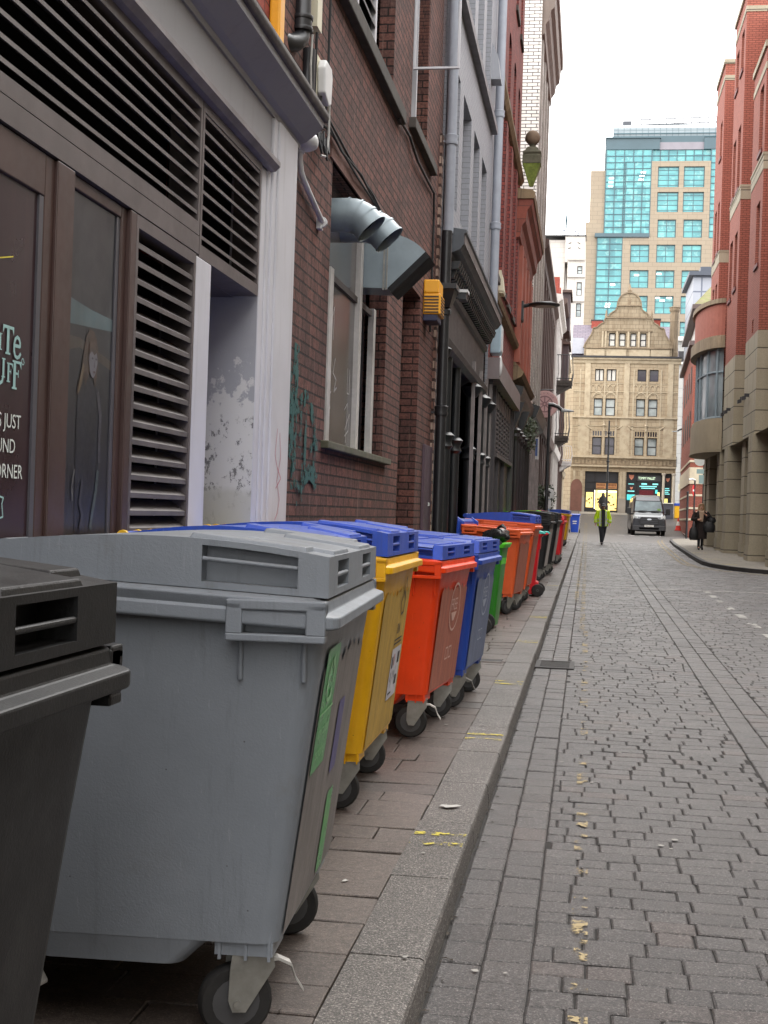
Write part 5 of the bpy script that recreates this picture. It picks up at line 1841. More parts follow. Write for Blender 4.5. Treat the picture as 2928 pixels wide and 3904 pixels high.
for a, b in ((16.3, 17.2), (17.35, 18.4), (18.6, 19.5), (19.6, 20.5)):
    c = (a + b) / 2
    for s_ in (-1, 1):
        e = a if s_ < 0 else b
        pts = [(e, .9), (e, 2.3), (e + (c - e) * .2, 2.8), (e + (c - e) * .55, 3.15), (c, 3.42)]
        m.tube([FS(u, z, -.24) for u, z in pts], .018, 6)
        m.tube([FS(u, z, -.40) for u, z in pts], .03, 6)
m.build('arch_tracery', paint('tracery_grey', (92, 92, 96), .5, .2, local=False), grey_b)
m = MB()
for c in (20.52, 21.9, 23.1, 24.1):
    fbox(m, FS, c, c + .10, -.2, 3.9, -.02, .03)
m.build('edge_strips', paint('pale_edge', (132, 124, 122), .6, .25, 5, local=False), grey_b)


def downpipe(label, x, y, z0, z1, r, mat, joints, foot=None):
    t = thing('drainpipe', label, 'drainpipe', (x, y, z0))
    m = MB()
    m.tube([(x, y, z0), (x, y, z1)], r, 14)
    m.build('pipe', mat, t, smooth=True)
    m = MB()
    for z in joints:
        m.lathe((x, y, z), [(r, -.06), (r + .014, -.06), (r + .02, -.03), (r + .012, 0), (r + .02, .03), (r + .02, .05), (r, .06)], 14)
        m.box(-1.85, x, y - .015, y + .015, z - .03, z - .01)
    m.build('collar', mat, t, smooth=True)
    return t


downpipe('pale grey drainpipe at the near edge of the grey building', -1.73, 15.72, 4.85, 12.4, .062, M_PGRY, (5.95, 8.5))
t = downpipe('black drainpipe with hopper beside the black shopfront', -1.73, 15.6, .15, 4.85, .062, M_PBLK, (2.75,))
m = MB()
m.hexa([(-1.80, 15.5, 3.95), (-1.66, 15.5, 3.95), (-1.66, 15.7, 3.95), (-1.80, 15.7, 3.95), (-1.85, 15.42, 4.15), (-1.60, 15.42, 4.15), (-1.60, 15.78, 4.15), (-1.85, 15.78, 4.15)])
m.box(-1.86, -1.58, 15.4, 15.8, 4.15, 4.21)
m.lathe((-1.73, 15.6, 3.92), [(.062, -.06), (.08, -.05), (.085, 0), (.07, .03)], 12)
m.build('hopper', M_PBLK, t)
downpipe('pale grey drainpipe at the far edge of the grey building', -1.70, 22.75, 4.95, 12.4, .075, M_PGRY, (6.45, 8.35, 10.4))
t = thing('floodlight', 'small black floodlight with pale lens under the dark cornice', 'lamp', (-1.6, 16.2, 4.2))
m = MB()
m.box(-1.62, -1.52, 16.0, 16.2, 4.12, 4.2)
m.tube([(-1.8, 16.1, 4.15), (-1.6, 16.1, 4.15)], .012, 6)
m.build('housing', M_BLACKP, t)
m = MB()
m.box(-1.62, -1.50, 15.98, 16.22, 4.2, 4.235)
m.build('lens', M_WPLAS, t)

# ---------------------------------------------------------------- red brick building with arched windows
red = thing('red_brick_building', 'tall dark red brick building with arched windows between drainpipe and ball finial', 'building', (-1.85, 27.5, gz(27.5)))
uo = [(25.0, 25.75), (26.85, 27.6), (28.65, 29.4), (30.4, 31.05)]
m = MB()
hs = [(a, b, 6.1, 7.9, .22) for a, b in uo] + [(a, b, 9.85, 11.3, .22) for a, b in uo] + [(a, b, 12.4, 14.2, .22) for a, b in uo]
wall_holes(m, FB, 23.6, 31.8, -.3, 15.5, hs, .22)
m.build('wall', M_BRICK_M, red)
mass(red, FB, 23.6, 31.8, 15.5, 8, M_BRICK_M)
for a, b in uo:
    for z0, z1 in ((6.1, 7.9), (9.85, 11.3), (12.4, 14.2)):
        window(red, FB, a, b, z0, z1, -.2, M_SILLD, M_DGLASS, .05, (), (.5,), .04)
    m = MB()
    for z1 in (11.3, 14.2):          # segmental heads
        c, rr = (a + b) / 2, (b - a) / 2
        q = [(c + rr * math.cos(k * PI / 8), z1 - .22 + .22 * math.sin(k * PI / 8)) for k in range(9)]
        for (p0, p1) in zip(q[:-1], q[1:]):
            m.quad(FB(p0[0], p0[1], -.001), FB(p1[0], p1[1], -.001), FB(p1[0], z1 + .001, -.001), FB(p0[0], z1 + .001, -.001))
    m.build('arch_head', M_BRICK_M, red)
    m = MB()
    for z in (6.1, 9.85, 12.4):
        fbox(m, FB, a - .12, b + .12, z - .12, z, -.2, .05)
    m.build('sill', M_SILLD, red)
m = MB()
for u in (24.3, 26.3, 28.1, 29.95, 31.4):
    fbox(m, FB, u - .26, u + .26, 6.0, 9.2, 0, .06)
m.build('piers', M_BRICK_M, red)
m = MB()
sweep(m, FB, 23.65, 31.7, [(0, 9.30), (.06, 9.32), (.12, 9.42), (.12, 9.48), (0, 9.56)])
m.build('string_course', M_STONE, red)
m = MB()
sweep(m, FB, 23.65, 31.7, [(0, 5.45), (.10, 5.50), (.13, 5.58), (.02, 5.80), (0, 5.84)])
m.build('string_course', M_STONE, red)
m = MB()
sweep(m, FB, 23.6, 31.8, [(0, 13.9), (.1, 14.0), (.15, 14.2), (.3, 14.35), (.38, 14.5), (.40, 14.75), (0, 14.85)])
m.build('cornice', paint('dark_cornice', (78, 62, 56), .7, .3, 3, grime=.4, grgb=(48, 40, 38), local=False), red)
m = MB()
fbox(m, FB, 23.9, 31.2, 3.98, 4.36, .0, .22)
m.build('shop_fascia', paint('grey_brown_fascia', (122, 112, 112), .55, .2, 3, grime=.4, grgb=(84, 76, 76), local=False), red)
m = MB()
fbox(m, FB, 23.9, 31.2, -.3, 3.98, 0.0, .02)
m.build('shop_panels', M_BLACKP, red)
m = MB()
fbox(m, FB, 25.6, 30.4, 2.72, 3.95, .02, .03)
m.build('shop_window', M_BLACKG, red)
m = MB()
for k in range(7):
    u = 25.75 + k * .75
    fbox(m, FB, u, u + .05, 2.72, 3.98, .03, .07)
for k in range(9):
    z = 2.8 + k * .09
    fbox(m, FB, 25.7, 30.3, z, z + .035, .03, .055)
fbox(m, FB, 25.5, 30.6, 2.66, 2.74, .03, .12)
fbox(m, FB, 25.5, 30.6, 3.62, 3.92, .03, .06)
m.build('lattice', paint('lattice_grey', (84, 78, 78), .6, .2, 4, local=False), red)
m = MB()
for c in (24.2, 25.2, 26.4, 28.2, 30.6, 31.3):
    fbox(m, FB, c - .06, c + .06, -.3, 2.66 if 25.5 < c < 30.5 else 3.98, .02, .09)
m.build('mullions', paint('worn_mullion', (66, 62, 64), .6, .3, 4, grime=.5, grgb=(50, 48, 50), local=False), red)
t = thing('wall_box', 'pale blue box fixed to the red brick just past the dark cornice', 'box', (-1.85, 24.6, 4.75))
m = MB()
m.box(-1.85, -1.66, 24.4, 24.9, 4.5, 5.05)
m.build('case', paint('pale_blue_box', (150, 172, 184), .5, .12, local=False), t, bevel=.02)
m = MB()
m.box(-1.66, -1.645, 24.45, 24.85, 4.55, 5.0)
m.build('lid', M_WPLAS, t)
t = thing('wall_vent', 'cream cowl vent on the red brick above the far drainpipe foot', 'vent', (-1.85, 26, 6))
m = MB()
m.hexa([(-1.85, 26.0, 5.9), (-1.74, 26.0, 5.9), (-1.74, 26.5, 5.9), (-1.85, 26.5, 5.9), (-1.85, 26.0, 6.3), (-1.80, 26.0, 6.3), (-1.80, 26.5, 6.3), (-1.85, 26.5, 6.3)])
m.build('cowl', M_CREAM, t)
m = MB()
m.box(-1.85, -1.75, 26.02, 26.48, 5.86, 5.898)
m.build('flap', M_CREAM, t)
t = thing('wall_lamp', 'white bulkhead lamp at the near end of the grey-brown fascia', 'lamp', (-1.62, 24.1, 4.2))
m = MB()
m.sphere((-1.63, 23.98, 4.22), .07, 10, 8, (.6, 1, 2.6))
m.build('diffuser', M_WPLAS, t, smooth=True)
m = MB()
m.box(-1.80, -1.66, 23.94, 24.02, 4.16, 4.28)
m.build('bracket', M_BLACKP, t)
t = thing('street_light', 'flat disc street lamp on a black wall box, jutting over the pavement', 'lamp', (-1.8, 32, 6.5))
m = MB()
m.box(-1.85, -1.66, 31.9, 32.25, 6.18, 6.66)
m.build('gear_box', M_BLACKP, t, bevel=.015)
m = MB()
m.tube([(-1.68, 32.07, 6.55), (-1.55, 32.07, 6.58), (-1.4, 32.07, 6.61)], .045, 8)
m.build('arm', M_BLACKP, t, smooth=True)
m = MB()
rings = []
for z, r in ((6.545, .25), (6.56, .35), (6.585, .375), (6.61, .36), (6.64, .25), (6.66, .1), (6.665, .01)):
    rings.append([(-1.18 + r * math.cos(k * PI / 14) * 1.0, 32.07 + r * .9 * math.sin(k * PI / 14), z) for k in range(28)])
m.loft(rings)
m.build('head', M_BLACKP, t, smooth=True)
m = MB()
m.lathe((-1.15, 32.07, 6.54), [(.001, 0), (.24, 0), (.24, .004), (.001, .004)], 24)
m.build('lens', paint('frosted_lens', (186, 180, 178), .4, .1), t)

# ---------------------------------------------------------------- low terracotta building with ball finial
ter = thing('terracotta_building', 'orange terracotta building with ribbed piers under a deep bracketed cornice', 'building', (-1.85, 34.6, gz(34.6)))
m = MB()
to = [(32.5, 33.3), (34.1, 34.9), (35.7, 36.5)]
wall_holes(m, FB, 31.8, 38.2, -.3, 9.0, [(a, b, 5.4, 7.9, .3) for a, b in to], .3)
m.build('wall', M_TERRA, ter)
mass(ter, FB, 31.8, 38.2, 9.0, 8, M_BRICK_M)
for a, b in to:
    window(ter, FB, a, b, 5.4, 7.9, -.28, M_SILLD, M_DGLASS, .06, (.5,), (.6,), .05)
m = MB()
for u in (31.95, 32.3, 33.5, 33.9, 35.1, 35.5, 36.7, 37.1, 37.6):
    fbox(m, FB, u - .1, u + .1, 5.2, 7.95, 0, .14)
m.build('piers', paint('terracotta_pier', (152, 80, 62), .55, .25, 2, grime=.3, grgb=(96, 56, 46), local=False, streak=True), ter)
m = MB()
sweep(m, FB, 31.0, 37.6, [(0, 7.95), (.10, 8.0), (.14, 8.25), (.22, 8.35), (.25, 8.6), (.34, 8.72), (.38, 8.85), (0, 8.9)])
m.build('cornice', M_TERRA, ter)
m = MB()
sweep(m, FB, 30.95, 37.65, [(.0, 8.86), (.40, 8.86), (.42, 9.0), (.36, 9.06), (0, 9.1)])
m.build('coping', M_STONE, ter)
m = MB()
sweep(m, FB, 31.8, 38.2, [(0, 4.75), (.2, 4.85), (.26, 4.95), (.04, 5.2), (0, 5.2)])
m.build('string_course', M_STONE, ter)
m = MB()
sweep(m, FB, 31.9, 38.2, [(0, 4.2), (.12, 4.25), (.22, 4.45), (.26, 4.62), (0, 4.68)])
m.build('shop_cornice', M_BLACKP, ter)
m = MB()
fbox(m, FB, 31.9, 38.2, -.3, 4.2, 0, .03)
m.build('shop_panels', M_BLACKP, ter)
m = MB()
for c in (32.1, 33.2, 34.6, 35.9, 37.2, 38.0):
    m.tube([FB(c, -.3, .1), FB(c, 3.4, .1)], .06, 8)
    m.lathe(FB(c, 3.5, .1), [(.06, -.15), (.11, -.05), (.09, .02), (.14, .1), (.06, .15)], 10)
m.build('shop_columns', paint('sooty_columns', (44, 42, 44), .5, .3, local=False), ter)
m = MB()
for c in (32.05, 34.9, 37.9):
    m.hexa([FB(c - .2, 3.6, .0), FB(c + .2, 3.6, .0), FB(c + .2, 3.6, .06), FB(c - .2, 3.6, .06), FB(c - .2, 4.25, 0), FB(c + .2, 4.25, 0), FB(c + .2, 4.25, .3), FB(c - .2, 4.25, .3)])
m.build('shop_brackets', M_BLACKP, ter)
t = thing('ball_finial', 'stone ball finial on a moulded pedestal with mossy tapering corbel', 'finial', (-1.53, 31.1, 9.1))
m = MB()
m.sphere((-1.535, 31.1, 10.285), .172, 20, 14)
m.build('ball', paint('brown_stone', (112, 94, 78), .9, .3, 5, grime=.4, grgb=(70, 62, 52), local=False, bump=.5), t, smooth=True)
m = MB()
m.lathe((-1.535, 31.1, 0), [(.07, 10.06), (.065, 10.10), (.09, 10.13)], 14)
sq = lambda r, z: [(-1.535 + a * r, 31.1 + b * r, z) for a, b in ((-1, -1), (1, -1), (1, 1), (-1, 1))]
m.loft([sq(.21, 9.66), sq(.21, 9.84), sq(.19, 9.86), sq(.19, 9.88), sq(.21, 9.90), sq(.21, 9.93), sq(.15, 9.98), sq(.13, 10.03), sq(.08, 10.07)])
m.build('pedestal', M_SILL, t)
m = MB()
m.loft([sq(.04, 9.16), sq(.20, 9.655)])
m.build('corbel', paint('moss', (118, 132, 62), .95, .45, 9, grime=.4, grgb=(84, 74, 50), local=False, bump=.6), t)

# ---------------------------------------------------------------- white glazed brick building
FG = Frame((-1.74, 0, 0), (0, 1, 0), (1, 0, 0))
gl = thing('glazed_brick_building', 'tall white glazed brick building with a bracketed brown cornice', 'building', (-1.74, 45, gz(45)))
m = MB()
go = [(39.6 + k * 1.9, 40.6 + k * 1.9) for k in range(3)]
wall_holes(m, FG, 38.4, 45.3, -.3, 17.0, [(a, b, z, z + 2.2, .25) for a, b in go for z in (5.6, 9.0, 12.4)], .25)
m.quad((-1.74, 38.4, -.3), (-8, 38.4, -.3), (-8, 38.4, 17), (-1.74, 38.4, 17))
m.quad((-1.74, 45.3, -.3), (-8, 45.3, -.3), (-8, 45.3, 17), (-1.74, 45.3, 17))
m.build('wall', M_GLAZED, gl)
m = MB()
m.quad((-1.7, 38.4, 16.99), (-1.7, 45.3, 16.99), (-8, 45.3, 16.99), (-8, 38.4, 16.99))
m.build('roof', M_ROOF, gl)
for a, b in go:
    for z in (5.6, 9.0, 12.4):
        window(gl, FG, a, b, z, z + 2.2, -.22, M_SILLD, M_DGLASS, .06, (), (.5,), .05)
m = MB()
sweep(m, FG, 38.5, 45.3, [(0, 15.3), (.08, 15.35), (.1, 15.6), (.2, 15.75), (.24, 16.0), (.34, 16.1), (.38, 16.5), (.44, 16.55), (.44, 16.95), (0, 17.1)])
m.build('cornice', paint('brown_cornice', (118, 106, 98), .7, .25, 3, grime=.4, grgb=(88, 72, 64), local=False, streak=True), gl)
m = MB()
for u in (39.1, 41.05, 42.95, 44.8):
    fbox(m, FG, u - .25, u + .25, 5.0, 15.3, 0, .05)
m.build('piers', paint('pale_pier', (150, 144, 138), .7, .3, 2, grime=.3, grgb=(100, 76, 68), local=False, streak=True), gl)
m = MB()
fbox(m, FG, 38.45, 45.3, -.3, 4.6, 0, .04)
sweep(m, FG, 38.45, 45.3, [(.04, 4.3), (.2, 4.4), (.3, 4.7), (0, 4.8)])
m.build('shop_front', M_BLACKP, gl)
m = MB()
for k in range(6):
    u = 38.8 + k * 1.12
    fbox(m, FG, u, u + .14, -.2, 4.25, .04, .10)
m.build('shop_mullions', paint('pale_mullion', (150, 140, 138), .6, .3, 4, grime=.5, grgb=(70, 66, 68), local=False), gl)

# ---------------------------------------------------------------- row beyond, seen edge on


def row_house(name, label, y0, y1, x, h, wall_m, trim_m, corn, ground_m, win=(2.0, 1.0), floors=(5.2, 8.4, 11.6), extra=None):
    Fr = Frame((x, 0, 0), (0, 1, 0), (1, 0, 0))
    t = thing(name, label, 'building', (x, (y0 + y1) / 2, gz((y0 + y1) / 2)))
    n = int((y1 - y0) / win[0])
    ww = [(y0 + (k + .5) * (y1 - y0) / n - win[1] / 2, y0 + (k + .5) * (y1 - y0) / n + win[1] / 2) for k in range(n)]
    fl = [z for z in floors if z + 2 < h - .6]
    m = MB()
    wall_holes(m, Fr, y0, y1, -.3, h, [(a, b, z, z + 1.9, .2) for a, b in ww for z in fl], .2)
    m.quad((x, y0, -.3), (x - 8, y0, -.3), (x - 8, y0, h), (x, y0, h))
    m.quad((x, y1, -.3), (x - 8, y1, -.3), (x - 8, y1, h), (x, y1, h))
    m.build('wall', wall_m, t)
    m = MB()
    m.quad((x, y0, h - .01), (x, y1, h - .01), (x - 8, y1, h + 1.2), (x - 8, y0, h + 1.2))
    m.build('roof', M_ROOF, t)
    for a, b in ww:
        for z in fl:
            window(t, Fr, a, b, z, z + 1.9, -.18, M_SILLD, M_DGLASS, .07, (), (.5,), .06)
    m = MB()
    sweep(m, Fr, y0, y1, [(0, h - .7), (corn * .4, h - .6), (corn * .5, h - .35), (corn, h - .2), (corn, h), (0, h + .06)])
    sweep(m, Fr, y0, y1, [(0, 4.5), (.2, 4.6), (.28, 4.9), (0, 5.0)])
    m.build('cornice', trim_m, t)
    m = MB()
    for k in range(n + 1):
        u = y0 + k * (y1 - y0) / n
        fbox(m, Fr, max(y0, u - .2), min(y1, u + .2), -.3, h - .7, 0, .12)
    m.build('piers', trim_m, t)
    m = MB()
    fbox(m, Fr, y0 + .2, y1 - .2, -.3, 4.4, 0, .05)
    m.build('shop_front', ground_m, t)
    m = MB()
    for k in range(int((y1 - y0) / 1.6)):
        u = y0 + .9 + k * 1.6
        fbox(m, Fr, u, u + .16, 0, 4.3, .05, .12)
    m.build('shop_mullions', trim_m, t)
    return t, Fr


M_CRM = paint('cream_trim', (206, 194, 170), .7, .15, 3, grime=.3, grgb=(140, 124, 104), local=False)
M_WHT2 = paint('white_trim', (206, 202, 198), .7, .15, 3, grime=.3, grgb=(140, 132, 128), local=False)
M_BRN2 = paint('brown_trim', (84, 66, 60), .7, .2, 3, local=False)
t1, f1 = row_house('terrace_building', 'dark fronted building just past the white glazed one', 45.4, 62, -1.88, 10.9, M_BRICK_M, M_BRN2, .3, M_BLACKP)
t2, f2 = row_house('terrace_building', 'white rendered building with two iron balconies on the left', 62.1, 73, -1.80, 11.8, M_WHITEP, M_WHT2, .35, M_BLACKP)
t3, f3 = row_house('terrace_building', 'red brick building with projecting dark bay near the far end of the left row', 73.1, 89, -1.85, 13.4, M_BRICK_R, M_BRN2, .4, M_WHITEP, floors=(5.6, 9.0))
t4, f4 = row_house('terrace_building', 'cream building closing the left row beside the sandstone gable', 89.1, 105, -2.05, 13.0, M_CRM, M_CRM, .45, M_WHT2, floors=(6.4, 9.6))
m = MB()
for z0, z1 in ((9.4, 11.6), (12.4, 14.6)):
    fbox(m, f3, 78.5, 82, z0, z1, 0, .45)
m.build('bay', paint('slate_bay', (74, 62, 64), .7, .2, local=False), t3)
m = MB()
fbox(m, f3, 78.3, 82.2, 11.6, 11.75, 0, .55)
fbox(m, f3, 78.3, 82.2, 14.6, 14.75, 0, .55)
m.build('bay_cap', M_BRN2, t3)
m = MB()
for a in (75, 78.5, 86):
    fbox(m, f3, a, a + .8, 13.4, 14.9, -.9, -.1)
m.build('chimney', M_BRICK_R, t3)


def balcony(label, y, x0, x1, z, mat, h=1.15, L=1.6):
    t = thing('balcony', label, 'balcony', (x0, y, z))
    m = MB()
    m.box(x0, x1, y, y + L, z - .35, z - .22)
    m.hexa([(x0, y + .1, z - .22 - .5), (x0 + .1, y + .1, z - .72), (x0 + .1, y + L - .1, z - .72), (x0, y + L - .1, z - .72), (x0, y + .1, z - .35), (x1 - .08, y + .1, z - .35), (x1 - .08, y + L - .1, z - .35), (x0, y + L - .1, z - .35)])
    m.box(x0, x1 + .03, y - .03, y + L + .03, z - .22, z - .1)
    m.build('slab', mat, t)
    m = MB()
    for k in range(7):
        x = x0 + (x1 - x0) * k / 6
        m.tube([(x, y, z - .1), (x + .05, y, z + .3), (x, y, z + h)], .014, 5)
    for k in range(8):
        yy = y + L * k / 7
        m.tube([(x1, yy, z - .1), (x1 + .06, yy, z + .3), (x1, yy, z + h)], .014, 5)
    for q in (z + .0, z + h):
        m.tube([(x0, y, q), (x1, y, q), (x1, y + L, q)], .022, 6)
    m.build('railing', M_BLACKP if mat is not M_WHT2 else M_WHT2, t)


balcony('upper iron balcony with dark stone slab on the white rendered building', 66, -1.8, -.98, 8.35, M_SILLD)
balcony('lower iron balcony with dark stone slab on the white rendered building', 66, -1.8, -1.08, 5.65, M_SILLD)
balcony('white balcony jutting out low near the far end of the left row', 80, -1.85, -1.08, 5.0, M_WHT2, .8)
# ================================================================== far end and right side
M_SAND = masonry('sandstone', (176, 161, 137), (165, 150, 127), (116, 104, 88), .62, .32, .012, .85, .4, .01, stain=.3, soot=.35, soot_rgb=(132, 104, 76), grain=.12)
M_SANDT = paint('sandstone_trim', (180, 166, 142), .85, .15, 1.2, grime=.5, grgb=(120, 94, 70), local=False, bump=.3, bs=12)
M_SANDD = paint('sooty_sandstone', (142, 126, 104), .85, .25, 1.2, grime=.7, grgb=(92, 76, 60), local=False, bump=.3, bs=12, streak=True)
M_DARKF = paint('dark_frame', (34, 32, 36), .5, .2, local=False)
M_PANEW = glassy('pane_with_blind', (150, 162, 164), .1, .25, .7, .5, bright=(190, 198, 198))
M_PANED = glassy('dark_violet_pane', (62, 58, 70), .1, .3, .8, .5)
M_CURT = paint('white_curtain', (210, 208, 202), .7, .08, 4, local=False)
M_SLATE = masonry('slates', (118, 108, 118), (104, 96, 108), (78, 72, 82), .45, .28, .02, .75, .4, .01, stain=.3, soot_rgb=(90, 84, 92))
FE = Frame((0, 112, 0), (1, 0, 0), (0, -1, 0))
g0 = gz(112)
sand = thing('sandstone_building', 'ornate sandstone building with curved gable and ground-floor shops at the street end', 'building', (2.8, 112, g0))
win = []
for a, b in ((.24, .95), (1.2, 1.96), (3.68, 4.39), (4.66, 5.38)):
    win.append((a, b, 12.94, 13.92))
for a, b in ((.21, .93), (1.17, 1.95), (3.64, 4.36), (4.62, 5.37)):
    win.append((a, b, 10.08, 11.5))
for a, b in ((.18, .95), (1.2, 2.0), (3.61, 4.36), (4.64, 5.41)):
    win.append((a, b, 6.86, 8.32))
tr = [(a + k * .2 - .0, a + k * .2 + .13, 8.42, 8.82) for a in (.2, 1.22, 3.63, 4.66) for k in range(4)]
shops = [(-.3, 2.43, 2.0, 5.48, .5), (3.05, 5.96, 2.0, 5.5, .5), (6.15, 6.72, 2.0, 5.45, .5)]
m = MB()
wall_holes(m, FE, -1.5, 7.0, 1.5, 14.7, [w_ + (.3,) for w_ in win] + [w_ + (.2,) for w_ in tr] + shops, .3)
m.build('wall', M_SAND, sand)
m = MB()
m.quad(FE(7.0, 1.5, 0), FE(7.0, 1.5, -14), FE(7.0, 14.7, -14), FE(7.0, 14.7, 0))
m.quad(FE(-1.5, 1.5, 0), FE(-4, 1.5, -3), FE(-4, 14.7, -3), FE(-1.5, 14.7, 0))
m.build('side_wall', M_SAND, sand)
for i, w_ in enumerate(win):
    a, b, c, d = w_
    if i in (0, 1):
        o = window(sand, FE, a, b, c, d, -.26, M_DARKF, M_CURT, .07, (.5,), (), .09)
    elif i in (2, 3):
        o = window(sand, FE, a, b, c, d, -.26, M_DARKF, M_PANED, .06, (), (), .05)
    else:
        o = window(sand, FE, a, b, c, d, -.26, M_DARKF, M_PANED if i in (8, 9) else M_PANEW, .07, (), (.5,), .07)
m = MB()
for a, b, c, d in tr:
    m.quad(FE(a, c, -.18), FE(b, c, -.18), FE(b, d, -.18), FE(a, d, -.18))
m.build('transom_lights', M_PANED, sand)
# gable with its curves
L = [(-.73, 15.0), (-.73, 15.66), (-.63, 15.95), (-.4, 16.33), (-.14, 16.75), (-.04, 17.08), (-.03, 17.27), (.26, 17.3), (.45, 17.5), (.65, 17.64), (.85, 17.74), (.92, 18.0), (.95, 18.1), (1.18, 18.18), (1.31, 18.44), (1.51, 18.58), (1.74, 18.72), (1.88, 18.98), (1.89, 19.14)]
dome = [(2.83 - .93 * math.cos(R(a)), 19.2 + .98 * math.sin(R(a))) for a in range(10, 91, 10)]
left = L + dome
right = [(5.66 + .07 * 0 - u, z) for u, z in reversed(left[:-1])]
poly = left + [(u + .0, z) for u, z in right]
gw = [(1.27, 1.80, 15.8, 16.9), (2.1, 2.62, 15.8, 16.9), (3.0, 3.5, 15.8, 16.9), (3.80, 4.30, 15.8, 16.9)]
m = MB()
us = [q[0] for q in left]
# build the gable as vertical slices so that it can carry window openings
prof = sorted(set([round(u, 3) for u, z in poly] + [h[i] for h in gw for i in (0, 1)]))


def gtop(u):
    u2 = u if u <= 2.83 else 5.66 - u
    for (a, za), (b, zb_) in zip(left[:-1], left[1:]):
        if a <= u2 <= b and b > a:
            return za + (zb_ - za) * (u2 - a) / (b - a)
    return left[-1][1]


for a, b in zip(prof[:-1], prof[1:]):
    if b - a < 1e-4:
        continue
    ta, tb = gtop(a + 1e-4), gtop(b - 1e-4)
    hole = [h for h in gw if h[0] - 1e-3 <= a and b <= h[1] + 1e-3]
    segs = [(14.7, 14.7, ta, tb)] if not hole else [(14.7, 14.7, hole[0][2], hole[0][2]), (hole[0][3], hole[0][3], ta, tb)]
    for za, zb_, zc, zd in segs:
        m.quad(FE(a, za, 0), FE(b, zb_, 0), FE(b, zd, 0), FE(a, zc, 0))
        m.quad(FE(a, za, -.5), FE(b, zb_, -.5), FE(b, zd, -.5), FE(a, zc, -.5))
    m.quad(FE(a, ta, 0), FE(b, tb, 0), FE(b, tb, -.5), FE(a, ta, -.5))
for h in gw:
    a, b, c, e = h
    for p, q in (((a, c), (a, e)), ((b, c), (b, e)), ((a, e), (b, e)), ((a, c), (b, c))):
        m.quad(FE(p[0], p[1], 0), FE(q[0], q[1], 0), FE(q[0], q[1], -.3), FE(p[0], p[1], -.3))
m.build('gable', masonry('gable_stone', (160, 146, 124), (146, 133, 112), (100, 90, 76), .62, .32, .012, .85, .4, .01, stain=.4, soot=.6, soot_rgb=(104, 86, 66), grain=.12), sand)
for a, b, c, d in gw:
    window(sand, FE, a, b, c, d, -.26, M_DARKF, M_CURT, .08, (), (.5,), .08)
m = MB()
pts = [(u, z) for u, z in poly if z > 15.6]
for (p, q) in zip(pts[:-1], pts[1:]):
    dv = Vector((q[0] - p[0], q[1] - p[1]))
    if dv.length < .02:
        continue
    n = Vector((-dv.y, dv.x)).normalized() * .09
    m.hexa([FE(p[0], p[1], -.5), FE(q[0], q[1], -.5), FE(q[0], q[1], .1), FE(p[0], p[1], .1), FE(p[0] + n.x, p[1] + n.y, -.5), FE(q[0] + n.x, q[1] + n.y, -.5), FE(q[0] + n.x, q[1] + n.y, .1), FE(p[0] + n.x, p[1] + n.y, .1)])
m.build('gable_coping', M_SANDD, sand)
m = MB()
for z, a, b, d in ((15.62, -.62, 6.3, .14), (17.02, .9, 4.76, .1), (18.1, .95, 4.7, .12), (19.12, 1.8, 3.86, .14)):
    fbox(m, FE, a, b, z, z + .1, 0, d)
m.build('gable_strings', M_SANDD, sand)
m = MB()
m.lathe(FE(2.83, 20.15, -.2), [(.22, -.9), (.26, -.5), (.2, -.2), (.24, 0), (.16, .1), (.2, .3), (.12, .5), (.05, .75), (.0, .95)], 12)
for u in (.98, 4.68, 1.0):
    m.lathe(FE(u, 18.2, -.1), [(.12, 0), (.08, .2), (.02, .6)], 8)
m.build('finials', M_SANDD, sand)
m = MB()
for a, b, c, d in ((-.55, .95, 15.0, 15.55), (1.1, 2.7, 15.0, 15.55), (2.95, 4.6, 15.0, 15.55), (4.7, 6.2, 15.0, 15.55)):
    fbox(m, FE, a, b, c, d, 0, .05)
for u in (.75, 1.92, 2.83, 3.68, 4.5, 1.0):
    fbox(m, FE, u - .07, u + .07, 15.72, 17.02, 0, .09)
m.build('gable_panels', M_SANDT, sand)
# cornice, strings, pilasters
m = MB()
sweep(m, FE, -1.7, 7.15, [(0, 14.35), (.12, 14.4), (.18, 14.6), (.32, 14.7), (.32, 14.82), (0, 14.85)])
for z, d, hh in ((9.88, .16, .14), (6.6, .2, .16), (5.86, .24, .12), (9.2, .06, .06), (12.72, .05, .05), (12.02, .07, .07)):
    fbox(m, FE, -1.5, 7.02, z, z + hh, 0, d)
m.build('cornice', M_SANDT, sand)
m = MB()
fbox(m, FE, -1.75, 7.2, 14.83, 14.98, -.1, .4)
m.build('gutter', M_DARKF, sand)
m = MB()
for u in (-.35, 2.82, 6.35):
    fbox(m, FE, u - .22, u + .22, 9.95, 14.4, 0, .1)
for u in (-.55, 2.8, 6.3):
    fbox(m, FE, u - .4, u + .4, 6.75, 9.85, 0, .05)
for u in (-.15, 2.07, 3.4, 5.6, -.95, 1.06, 4.5):
    fbox(m, FE, u - .06, u + .06, 6.7, 13.9, 0, .06)
for u in (-1.2, -.6, 2.62, 2.86):
    fbox(m, FE, u - .1, u + .1, 2.0, 5.5, 0, .12)
m.build('pilasters', M_SANDT, sand)
m = MB()
for g_ in ((-.12, 2.2), (3.35, 5.6)):
    for k in range(5):
        c = g_[0] + (k + .5) * (g_[1] - g_[0]) / 5
        q = [(c - .18, 12.12), (c - .18, 12.42), (c - .1, 12.58), (c, 12.64), (c + .1, 12.58), (c + .18, 12.42), (c + .18, 12.12)]
        m.tube([FE(u, z, .03) for u, z in q], .035, 5)
